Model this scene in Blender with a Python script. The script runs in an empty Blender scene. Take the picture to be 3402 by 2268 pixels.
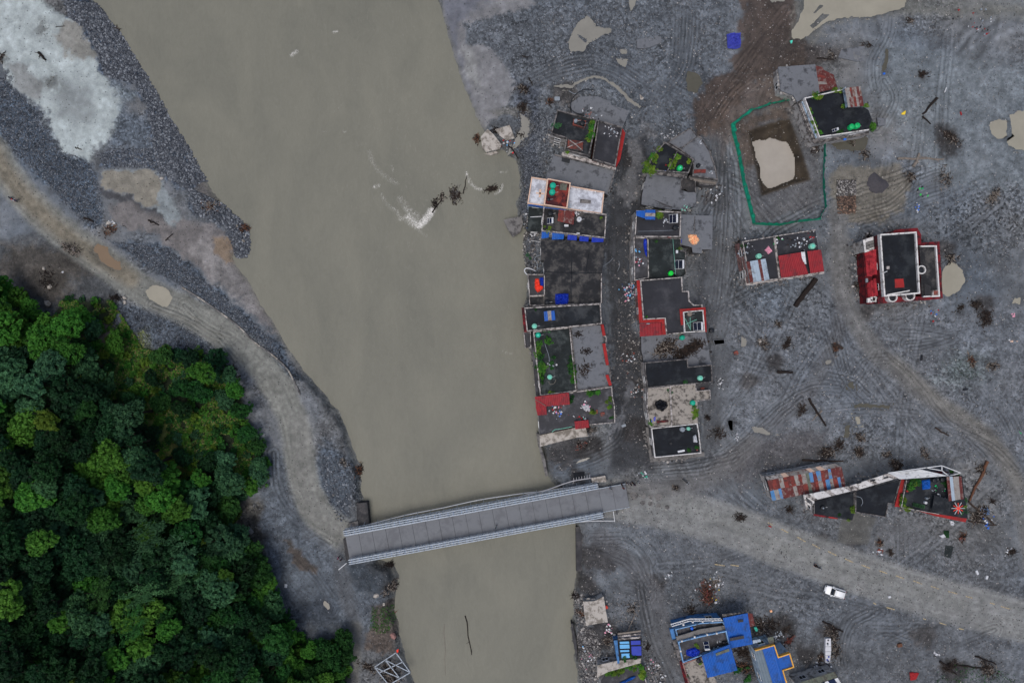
import bpy, math, random
import numpy as np
from mathutils import Vector, Matrix, Euler
random.seed(7)
RNG = np.random.default_rng(11)
PI = math.pi
sc = bpy.context.scene
COL = sc.collection
# ------------------------------------------------------------------ camera, sky, sun, exposure
H = 142.0            # flying height of the drone above the ground, metres
S = 16.0             # photo pixels per metre on the ground
cam_d = bpy.data.cameras.new('camera'); cam = bpy.data.objects.new('camera', cam_d); COL.objects.link(cam)
cam.location = (0, 0, H); cam.rotation_euler = (0, 0, 0)
cam_d.sensor_width = 36.0; cam_d.lens = 36.0 * H / (3402 / S)
cam_d.clip_start = 1.0; cam_d.clip_end = 9000.0
sc.camera = cam
w = bpy.data.worlds.new('World'); sc.world = w; w.use_nodes = True
wn = w.node_tree; wn.nodes.clear()
sky = wn.nodes.new('ShaderNodeTexSky'); sky.sky_type = 'NISHITA'; sky.sun_disc = False
SUN_EL, SUN_AZ = math.radians(74), math.radians(215)
sky.sun_elevation = SUN_EL; sky.sun_rotation = SUN_AZ
sky.air_density = 1.0; sky.dust_density = 4.0; sky.ozone_density = 1.0
bg = wn.nodes.new('ShaderNodeBackground'); bg.inputs[1].default_value = 0.085
wo = wn.nodes.new('ShaderNodeOutputWorld')
wn.links.new(sky.outputs[0], bg.inputs[0]); wn.links.new(bg.outputs[0], wo.inputs[0])
sd = bpy.data.lights.new('sun', 'SUN'); sun = bpy.data.objects.new('sun', sd); COL.objects.link(sun)
sd.energy = 1.0; sd.angle = math.radians(34); sd.color = (1.0, 0.975, 0.95)
dirv = Vector((math.sin(SUN_AZ) * math.cos(SUN_EL), math.cos(SUN_AZ) * math.cos(SUN_EL), math.sin(SUN_EL)))
sun.rotation_euler = dirv.to_track_quat('Z', 'Y').to_euler(); sun.location = (0, 0, 60)
sc.view_settings.view_transform = 'Standard'; sc.view_settings.look = 'None'
sc.view_settings.exposure = 0.5; sc.view_settings.gamma = 1.0
try: sc.view_settings.use_curve_mapping = False
except Exception: pass
sc.render.film_transparent = False
sc.cycles.max_bounces = 5; sc.cycles.diffuse_bounces = 3
# ------------------------------------------------------------------ survey helpers: photo pixel + height -> metres
def P(x, y, h=0.0):
    k = (H - h) / H / S
    return ((x - 1701) * k, (1134 - y) * k)
def crop(x0, y0, s):
    def f(*pts):
        if len(pts) == 2 and not hasattr(pts[0], '__len__'): return (x0 + pts[0] / s, y0 + pts[1] / s)
        return [(x0 + p[0] / s, y0 + p[1] / s) for p in pts]
    return f
A = crop(1650, 300, 2.6138); B = crop(1650, 850, 2.94); Cc = crop(1650, 1100, 2.94); D = crop(2350, 150, 2.4123)
E = crop(2420, 700, 3.0154); Fq = crop(2500, 1480, 2.6075); G = crop(2180, 1880, 2.8683); Hh = crop(1100, 1540, 2.24)
I = crop(1880, 1880, 4.0405); J = crop(2280, 0, 2.0963); K = crop(2350, 1000, 2.2357); L = crop(1900, 1580, 1.5659)
M = crop(1500, 0, 2.6133); N = crop(0, 0, 1.7422); O = crop(0, 800, 1.96); Pp = crop(0, 1500, 1.68); Q = crop(900, 0, 1.7422)
W = crop(0, 0, 0.69136)
def PW(pts, h=0.0): return [P(x, y, h) for x, y in pts]
def ccw(poly):
    a = sum(poly[i][0] * poly[(i + 1) % len(poly)][1] - poly[(i + 1) % len(poly)][0] * poly[i][1] for i in range(len(poly)))
    return list(poly) if a > 0 else list(reversed(poly))
def cen(poly): return (sum(p[0] for p in poly) / len(poly), sum(p[1] for p in poly) / len(poly))
def offset(poly, d):            # poly ccw, d > 0 grows
    n = len(poly); out = []
    for i in range(n):
        p0, p1, p2 = poly[i - 1], poly[i], poly[(i + 1) % n]
        a = Vector((p1[0] - p0[0], p1[1] - p0[1])); b = Vector((p2[0] - p1[0], p2[1] - p1[1]))
        if a.length < 1e-6 or b.length < 1e-6: out.append(p1); continue
        a.normalize(); b.normalize()
        n1 = Vector((a.y, -a.x)); n2 = Vector((b.y, -b.x)); m = n1 + n2
        if m.length < 0.3: m = n1
        m.normalize(); k = max(0.4, m.dot(n1))
        out.append((p1[0] + m.x * d / k, p1[1] + m.y * d / k))
    return out
def inside(pt, poly):
    x, y = pt; c = False; j = len(poly) - 1
    for i in range(len(poly)):
        xi, yi = poly[i]; xj, yj = poly[j]
        if (yi > y) != (yj > y) and x < (xj - xi) * (y - yi) / (yj - yi + 1e-12) + xi: c = not c
        j = i
    return c
# ------------------------------------------------------------------ materials
def lin(c):
    c = c / 255.0
    return c / 12.92 if c < .04045 else ((c + .055) / 1.055) ** 2.4
ILL = (1.0, 1.0, 1.0)
def rgb(c, k=1.0): return tuple(min(.85, lin(v) * k / ILL[i]) for i, v in enumerate(c))
MT = {}
def mat(name, c, rough=.85, var=.22, scale=.7, stain=None, bump=0.0, bscale=6.0, metal=0.0, objvar=0.0, c2=None, stretch=None):
    if name in MT: return MT[name]
    m = bpy.data.materials.new(name); m.use_nodes = True; nt = m.node_tree; N_ = nt.nodes; Lk = nt.links
    bs = N_['Principled BSDF']; bs.inputs['Roughness'].default_value = rough; bs.inputs['Metallic'].default_value = metal
    bs.inputs['Specular IOR Level'].default_value = 0.3
    geo = N_.new('ShaderNodeNewGeometry'); vec = geo.outputs['Position']
    if stretch:
        mp = N_.new('ShaderNodeMapping'); mp.inputs['Scale'].default_value = stretch[:3]; mp.inputs['Rotation'].default_value = (0, 0, stretch[3])
        Lk.new(vec, mp.inputs['Vector']); vec = mp.outputs[0]
    nz = N_.new('ShaderNodeTexNoise'); nz.inputs['Scale'].default_value = scale; nz.inputs['Detail'].default_value = 8; nz.inputs['Roughness'].default_value = .65
    Lk.new(vec, nz.inputs['Vector'])
    cr = N_.new('ShaderNodeValToRGB'); cr.color_ramp.elements[0].position = .32; cr.color_ramp.elements[1].position = .68
    base = rgb(c); b2 = rgb(c2) if c2 else tuple(min(.9, v * (1 + var)) for v in base)
    b1 = base if c2 else tuple(v * (1 - var) for v in base)
    cr.color_ramp.elements[0].color = (*b1, 1); cr.color_ramp.elements[1].color = (*b2, 1)
    Lk.new(nz.outputs['Fac'], cr.inputs[0]); out = cr.outputs[0]
    if stain:
        sc_, amt, ssc = stain
        n2 = N_.new('ShaderNodeTexNoise'); n2.inputs['Scale'].default_value = ssc; n2.inputs['Detail'].default_value = 9; n2.inputs['Roughness'].default_value = .7
        Lk.new(geo.outputs['Position'], n2.inputs['Vector'])
        r2 = N_.new('ShaderNodeValToRGB'); t = 0.66 - 0.28 * amt
        r2.color_ramp.elements[0].position = t - .05; r2.color_ramp.elements[1].position = t + .07
        Lk.new(n2.outputs['Fac'], r2.inputs[0])
        mx = N_.new('ShaderNodeMix'); mx.data_type = 'RGBA'; Lk.new(r2.outputs[0], mx.inputs['Factor'])
        Lk.new(out, mx.inputs['A']); mx.inputs['B'].default_value = (*rgb(sc_), 1); out = mx.outputs['Result']
    if objvar:
        oi = N_.new('ShaderNodeObjectInfo'); hs = N_.new('ShaderNodeHueSaturation')
        mr = N_.new('ShaderNodeMapRange'); mr.inputs['To Min'].default_value = 1 - objvar; mr.inputs['To Max'].default_value = 1 + objvar
        Lk.new(oi.outputs['Random'], mr.inputs['Value']); Lk.new(mr.outputs[0], hs.inputs['Value'])
        mr2 = N_.new('ShaderNodeMapRange'); mr2.inputs['To Min'].default_value = .5 - objvar * .07; mr2.inputs['To Max'].default_value = .5 + objvar * .04
        mu = N_.new('ShaderNodeMath'); mu.operation = 'FRACT'; m7 = N_.new('ShaderNodeMath'); m7.operation = 'MULTIPLY'; m7.inputs[1].default_value = 7.31
        Lk.new(oi.outputs['Random'], m7.inputs[0]); Lk.new(m7.outputs[0], mu.inputs[0]); Lk.new(mu.outputs[0], mr2.inputs['Value']); Lk.new(mr2.outputs[0], hs.inputs['Hue'])
        Lk.new(out, hs.inputs['Color']); out = hs.outputs[0]
    Lk.new(out, bs.inputs['Base Color'])
    if bump:
        n3 = N_.new('ShaderNodeTexNoise'); n3.inputs['Scale'].default_value = bscale; n3.inputs['Detail'].default_value = 5
        Lk.new(geo.outputs['Position'], n3.inputs['Vector'])
        bp = N_.new('ShaderNodeBump'); bp.inputs['Strength'].default_value = .6; bp.inputs['Distance'].default_value = bump
        Lk.new(n3.outputs['Fac'], bp.inputs['Height']); Lk.new(bp.outputs[0], bs.inputs['Normal'])
    MT[name] = m; return m
mat('wall_white', (176, 172, 168), stain=((98, 92, 88), .45, .9), bump=.03)
mat('wall_grey', (104, 102, 102), stain=((60, 58, 58), .6, .8), bump=.03)
mat('wall_pink', (150, 112, 106), stain=((80, 70, 68), .5, .9), bump=.03)
mat('wall_red', (112, 26, 34), stain=((52, 22, 28), .55, .9), bump=.03)
mat('wall_blue', (72, 120, 172), stain=((44, 60, 84), .35, .9), bump=.03)
mat('wall_paleblue', (158, 178, 196), stain=((90, 98, 108), .4, .9), bump=.03)
mat('brick', (124, 66, 56), stain=((74, 66, 66), .5, 1.2), bump=.04)
mat('coping', (172, 166, 162), stain=((78, 74, 72), .55, 1.6))
mat('coping_white', (206, 204, 202), stain=((120, 116, 112), .35, 1.4))
mat('coping_grey', (120, 116, 114), stain=((56, 54, 54), .6, 1.4))
mat('coping_red', (148, 38, 38), stain=((120, 44, 42), .4, 1.0))
mat('porch_red', (176, 50, 58), stain=((120, 30, 38), .45, .8))
mat('coping_blue', (120, 160, 200), stain=((70, 84, 104), .35, 1.4))
mat('coping_yellow', (226, 168, 76), stain=((150, 110, 62), .3, 1.4))
mat('roof_dark', (27, 31, 36), var=.4, scale=.45, stain=((56, 59, 62), .42, .4), bump=.02)
mat('roof_black', (19, 23, 29), var=.4, scale=.5, stain=((42, 46, 50), .38, .35), bump=.01)
mat('roof_concrete', (38, 39, 42), var=.35, scale=.5, stain=((76, 74, 72), .45, .5), bump=.02)
mat('roof_mud', (106, 109, 114), var=.22, scale=.5, stain=((64, 66, 70), .38, .5), bump=.04)
mat('roof_mud_dark', (60, 60, 63), var=.25, scale=.4, stain=((88, 88, 92), .4, .4), bump=.04)
mat('roof_speck', (70, 66, 62), var=.3, scale=1.2, stain=((146, 140, 132), .75, .9), bump=.02)
mat('roof_smooth', (45, 46, 51), var=.25, scale=.35, stain=((66, 66, 70), .35, .22), bump=.01)
mat('roof_green', (30, 36, 37), var=.4, scale=.5, stain=((62, 68, 68), .42, .45), bump=.02)
mat('tile_white', (196, 200, 208), var=.06, scale=2.5, stain=((150, 152, 160), .5, .6), rough=.5)
mat('tile_darkred', (58, 26, 30), var=.35, scale=.6, stain=((128, 52, 44), .55, .5))
mat('tile_pink', (206, 176, 156), var=.1)
mat('sheet_red', (134, 24, 34), rough=.6, var=.16, stain=((100, 28, 36), .4, .8))
mat('sheet_rust', (92, 44, 42), rough=.8, var=.3, scale=1.2, stain=((128, 112, 108), .35, 1.1), stretch=(3, .6, 1, .1))
mat('sheet_rust2', (118, 52, 46), rough=.8, var=.3, scale=1.2, stain=((80, 48, 44), .5, 1.1))
mat('sheet_grey', (136, 132, 128), rough=.6, var=.15, stain=((104, 74, 66), .4, .9))
mat('sheet_green', (92, 98, 86), rough=.6, var=.15, stain=((70, 66, 60), .4, .9))
mat('sheet_pale', (150, 166, 180), rough=.5, var=.08, stain=((110, 116, 124), .3, .6))
mat('sheet_blue', (4, 82, 168), rough=.5, var=.14, stain=((18, 66, 128), .45, .7))
mat('sheet_steel_blue', (70, 122, 172), rough=.6, var=.15, stain=((110, 118, 122), .4, .7))
mat('sheet_grey_clear', (98, 112, 122), rough=.5, var=.1)
mat('sheet_white', (206, 208, 210), rough=.5, var=.06, stain=((150, 150, 150), .3, 1))
mat('tarp_blue', (22, 50, 160), rough=.45, var=.2, scale=1.5)
mat('tarp_violet', (70, 78, 176), rough=.5, var=.2, scale=1.5)
mat('tarp_orange', (255, 132, 84), rough=.5, var=.2, c2=(255, 214, 170), scale=2.2)
mat('tarp_red', (232, 64, 44), rough=.5, var=.2, scale=2)
mat('tarp_black', (20, 22, 28), rough=.4, var=.2, scale=2)
mat('tarp_ltblue', (96, 168, 218), rough=.5, var=.1)
mat('teal', (18, 160, 132), rough=.4, var=.1)
mat('teal_pale', (122, 190, 168), rough=.5, var=.1)
mat('green_pl', (20, 172, 96), rough=.4, var=.1)
mat('green_bright', (24, 214, 70), rough=.4, var=.08)
mat('green_lid', (90, 214, 190), rough=.4, var=.05)
mat('black_pl', (28, 32, 38), rough=.5, var=.2)
mat('white_pl', (196, 198, 202), rough=.45, var=.05)
mat('grey_pl', (130, 138, 146), rough=.5, var=.1)
mat('blue_pl', (36, 108, 214), rough=.4, var=.1)
mat('red_pl', (200, 40, 50), rough=.5, var=.1)
mat('pink_pl', (214, 130, 150), rough=.5, var=.1)
mat('yellow_pl', (230, 200, 60), rough=.5, var=.1)
mat('net_green', (16, 142, 112), rough=.7, var=.3, scale=1.4)
mat('steel', (160, 170, 180), rough=.5, var=.12, scale=2, stain=((110, 120, 130), .4, 3))
mat('steel_blue', (92, 122, 162), rough=.5, var=.2, scale=3)
mat('steel_dark', (66, 66, 68), rough=.6, var=.2)
mat('deck', (112, 115, 119), var=.05, scale=.5, stain=((102, 104, 108), .4, .4), bump=.01)
mat('concrete', (112, 110, 108), var=.15, scale=.8, stain=((72, 70, 70), .5, .7), bump=.04)
mat('concrete_pale', (176, 170, 162), var=.12, scale=.9, stain=((116, 110, 102), .55, .9), bump=.04)
mat('concrete_dark', (54, 54, 56), var=.3, scale=.8, stain=((78, 76, 76), .4, .6), bump=.05)
mat('glass', (26, 32, 40), rough=.12, var=.1)
mat('panel', (22, 32, 60), rough=.15, var=.1)
mat('frame_white', (200, 202, 204), rough=.6, var=.06)
mat('wood', (54, 44, 38), var=.35, scale=2, bump=.03)
mat('wood_pale', (120, 112, 104), var=.3, scale=2, bump=.03)
mat('wood_brown', (96, 66, 50), var=.3, scale=2, bump=.03)
mat('root', (34, 27, 24), var=.4, scale=2)
mat('bark', (46, 40, 34), var=.3, scale=2)
mat('tyre', (16, 16, 18), rough=.8, var=.1)
mat('car_paint', (236, 240, 246), rough=.25, var=.02)
mat('yellow_paint', (176, 160, 124), var=.12, scale=3, stain=((110, 106, 100), .5, 3))
mat('skin', (150, 104, 82), var=.05); mat('hair', (18, 16, 16), var=.1)
mat('cloth_black', (26, 26, 30), var=.1); mat('cloth_blue', (50, 60, 90), var=.1); mat('cloth_pink', (214, 150, 170), var=.1)
mat('cloth_white', (178, 178, 182), var=.06); mat('cloth_red', (150, 36, 40), var=.1); mat('cloth_grey', (130, 146, 150), var=.1)
mat('sand_heap', (70, 68, 72), var=.18, scale=3, bump=.05, bscale=12)
def foliage(name, c, c2, ov=.3):
    m = mat(name, c, rough=.7, scale=.9, c2=c2, objvar=ov)
    m.node_tree.nodes['Principled BSDF'].inputs['Specular IOR Level'].default_value = .15
    return m
foliage('leaf_dark', (9, 29, 18), (28, 66, 36)); foliage('leaf_mid', (15, 47, 22), (44, 92, 38))
foliage('leaf_light', (28, 72, 22), (72, 122, 42)); foliage('leaf_yellow', (46, 78, 22), (94, 120, 40), .2)
foliage('leaf_grey', (22, 54, 36), (66, 106, 70)); foliage('leaf_roof', (44, 76, 20), (112, 140, 48), .2)
foliage('grass_brown', (88, 88, 48), (136, 128, 88), .1); foliage('grass_green', (50, 94, 30), (98, 142, 52), .1)
# ------------------------------------------------------------------ mesh builder
WL = {}
def wloc(o): return WL.get(o.name, Vector((0, 0, 0)))
class MB:
    def __init__(s): s.v = []; s.f = []; s.m = []
    def add(s, vs, fs, mi=0):
        k = len(s.v); s.v += [tuple(p) for p in vs]; s.f += [tuple(i + k for i in f) for f in fs]; s.m += [mi] * len(fs); return s
    def box(s, c, d, rz=0.0, mi=0, eul=None):
        R = (Euler(eul) if eul else Euler((0, 0, rz))).to_matrix(); c = Vector(c); vs = []
        for z in (-.5, .5):
            for x, y in ((-.5, -.5), (.5, -.5), (.5, .5), (-.5, .5)): vs.append(c + R @ Vector((x * d[0], y * d[1], z * d[2])))
        return s.add(vs, [(3, 2, 1, 0), (4, 5, 6, 7), (0, 1, 5, 4), (1, 2, 6, 5), (2, 3, 7, 6), (3, 0, 4, 7)], mi)
    def bar(s, p0, p1, wd, ht, mi=0):
        p0, p1 = Vector(p0), Vector(p1); d = p1 - p0; l = d.length
        if l < 1e-5: return s
        d /= l; side = d.cross(Vector((0, 0, 1)))
        if side.length < .05: side = Vector((1, 0, 0))
        side.normalize(); up = side.cross(d); vs = []
        for p in (p0, p1):
            for a, b in ((-.5, -.5), (.5, -.5), (.5, .5), (-.5, .5)): vs.append(p + side * a * wd + up * b * ht)
        return s.add(vs, [(0, 1, 2, 3), (7, 6, 5, 4), (0, 4, 5, 1), (1, 5, 6, 2), (2, 6, 7, 3), (3, 7, 4, 0)], mi)
    def tube(s, pts, r, n=6, mi=0, r1=None):
        pts = [Vector(p) for p in pts]; k0 = len(s.v); m = len(pts)
        for i, p in enumerate(pts):
            d = (pts[min(i + 1, m - 1)] - pts[max(i - 1, 0)]);
            if d.length < 1e-6: d = Vector((0, 0, 1))
            d.normalize(); a = d.cross(Vector((0, 0, 1)))
            if a.length < .05: a = Vector((1, 0, 0))
            a.normalize(); b = d.cross(a); rr = r if r1 is None else r + (r1 - r) * i / (m - 1)
            for j in range(n):
                t = 2 * PI * j / n; q = p + (a * math.cos(t) + b * math.sin(t)) * rr; s.v.append(tuple(q))
        for i in range(m - 1):
            for j in range(n):
                a0 = k0 + i * n + j; a1 = k0 + i * n + (j + 1) % n; s.f.append((a0, a1, a1 + n, a0 + n)); s.m.append(mi)
        s.f.append(tuple(k0 + j for j in reversed(range(n)))); s.f.append(tuple(k0 + (m - 1) * n + j for j in range(n))); s.m += [mi, mi]
        return s
    def lathe(s, prof, n=16, c=(0, 0, 0), mi=0):
        k0 = len(s.v); m = len(prof)
        for r, z in prof:
            for j in range(n):
                t = 2 * PI * j / n; s.v.append((c[0] + r * math.cos(t), c[1] + r * math.sin(t), c[2] + z))
        for i in range(m - 1):
            for j in range(n):
                a0 = k0 + i * n + j; a1 = k0 + i * n + (j + 1) % n; s.f.append((a0, a1, a1 + n, a0 + n)); s.m.append(mi)
        s.f.append(tuple(k0 + (m - 1) * n + j for j in range(n))); s.m.append(mi)
        return s
    def prism(s, poly, z0, z1, top=True, bottom=False, mi=0, gz=None):
        n = len(poly); g = gz or (lambda x, y: 0.0)
        vs = [(x, y, z0 + (g(x, y) if bottom else 0)) for x, y in poly] + [(x, y, z1 + g(x, y)) for x, y in poly]
        fs = [(i, (i + 1) % n, n + (i + 1) % n, n + i) for i in range(n)]
        if top: fs.append(tuple(range(n, 2 * n)))
        if bottom: fs.append(tuple(reversed(range(n))))
        return s.add(vs, fs, mi)
    def ring(s, outer, inner, z0, z1, mi=0):
        n = len(outer); vs = [(x, y, z0) for x, y in outer] + [(x, y, z1) for x, y in outer] + [(x, y, z1) for x, y in inner] + [(x, y, z0) for x, y in inner]
        fs = []
        for i in range(n):
            j = (i + 1) % n
            fs += [(i, j, n + j, n + i), (n + i, n + j, 2 * n + j, 2 * n + i), (2 * n + i, 2 * n + j, 3 * n + j, 3 * n + i)]
        return s.add(vs, fs, mi)
    def build(s, name, mats, parent=None, world=True, smooth=False):
        me = bpy.data.meshes.new(name); off = Vector((0, 0, 0))
        if world:
            if parent is not None: off = wloc(parent)
            else:
                a = np.array(s.v); off = Vector(((a[:, 0].min() + a[:, 0].max()) / 2, (a[:, 1].min() + a[:, 1].max()) / 2, a[:, 2].min()))
        me.from_pydata([(p[0] - off.x, p[1] - off.y, p[2] - off.z) for p in s.v], [], s.f)
        if not isinstance(mats, (list, tuple)): mats = [mats]
        for m in mats: me.materials.append(MT[m] if isinstance(m, str) else m)
        if len(mats) > 1: me.polygons.foreach_set('material_index', s.m)
        if smooth: me.polygons.foreach_set('use_smooth', [True] * len(me.polygons))
        me.update()
        o = bpy.data.objects.new(name, me); COL.objects.link(o)
        if parent is not None: o.parent = parent; WL[o.name] = wloc(parent) if world else Vector((0, 0, 0))
        elif world: o.location = off; WL[o.name] = off.copy()
        return o
def tag(o, label=None, cat=None, group=None, kind=None):
    if label: o['label'] = label
    if cat: o['category'] = cat
    if group: o['group'] = group
    if kind: o['kind'] = kind
    return o
def thing(name, label, cat, loc, rz=0.0, group=None):
    o = bpy.data.objects.new(name, None); COL.objects.link(o); o.location = loc; o.rotation_euler = (0, 0, rz); o.empty_display_size = .3
    WL[o.name] = Vector(loc); return tag(o, label, cat, group)
def inst(src, name, parent=None, loc=(0, 0, 0), rot=(0, 0, 0), scl=(1, 1, 1)):
    o = src.copy() if isinstance(src, bpy.types.Object) else bpy.data.objects.new(name, src)
    o.name = name; COL.objects.link(o); o.parent = parent; o.location = loc; o.rotation_euler = rot; o.scale = scl; return o
# ------------------------------------------------------------------ numpy noise and distance fields
TAB = RNG.random((256, 256))
def vn(X, Y, sx, sy=None, seed=0):
    sy = sy or sx; x = X / sx + seed * 17.3 + 1000; y = Y / sy + seed * 9.7 + 1000
    xi = np.floor(x).astype(np.int64); yi = np.floor(y).astype(np.int64); fx = x - xi; fy = y - yi
    fx = fx * fx * (3 - 2 * fx); fy = fy * fy * (3 - 2 * fy)
    a = TAB[xi % 256, yi % 256]; b = TAB[(xi + 1) % 256, yi % 256]; c = TAB[xi % 256, (yi + 1) % 256]; d = TAB[(xi + 1) % 256, (yi + 1) % 256]
    return (a * (1 - fx) + b * fx) * (1 - fy) + (c * (1 - fx) + d * fx) * fy
def fbm(X, Y, s, oct=4, seed=0, gain=.55):
    t = 0; a = 1; n = 0
    for o in range(oct):
        t = t + a * vn(X * math.cos(o) + Y * math.sin(o), Y * math.cos(o) - X * math.sin(o), s / 2 ** o, seed=seed + o * 3); n += a; a *= gain
    return t / n - .5
def sstep(a, b, x):
    t = np.clip((x - a) / (b - a), 0, 1); return t * t * (3 - 2 * t)
def seg_d(X, Y, p, q):
    dx, dy = q[0] - p[0], q[1] - p[1]; l = dx * dx + dy * dy + 1e-9
    t = np.clip(((X - p[0]) * dx + (Y - p[1]) * dy) / l, 0, 1)
    ex = X - p[0] - t * dx; ey = Y - p[1] - t * dy
    return np.sqrt(ex * ex + ey * ey), np.sign(dx * ey - dy * ex), t
def sdf(X, Y, poly):            # positive inside, metres
    d = np.full(X.shape, 1e9); c = np.zeros(X.shape, bool); n = len(poly)
    for i in range(n):
        p, q = poly[i], poly[(i + 1) % n]; d = np.minimum(d, seg_d(X, Y, p, q)[0])
        c ^= ((p[1] > Y) != (q[1] > Y)) & (X < (q[0] - p[0]) * (Y - p[1]) / (q[1] - p[1] + 1e-12) + p[0])
    return np.where(c, d, -d)
def spline(pts, n=6):
    out = []; m = len(pts)
    for i in range(m - 1):
        p0 = pts[max(i - 1, 0)]; p1 = pts[i]; p2 = pts[i + 1]; p3 = pts[min(i + 2, m - 1)]
        for k in range(n):
            t = k / n
            out.append(tuple(.5 * ((2 * p1[a]) + (-p0[a] + p2[a]) * t + (2 * p0[a] - 5 * p1[a] + 4 * p2[a] - p3[a]) * t * t + (-p0[a] + 3 * p1[a] - 3 * p2[a] + p3[a]) * t ** 3) for a in range(len(p1))))
    out.append(tuple(pts[-1])); return out
WZ = -1.6                       # river level
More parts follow.
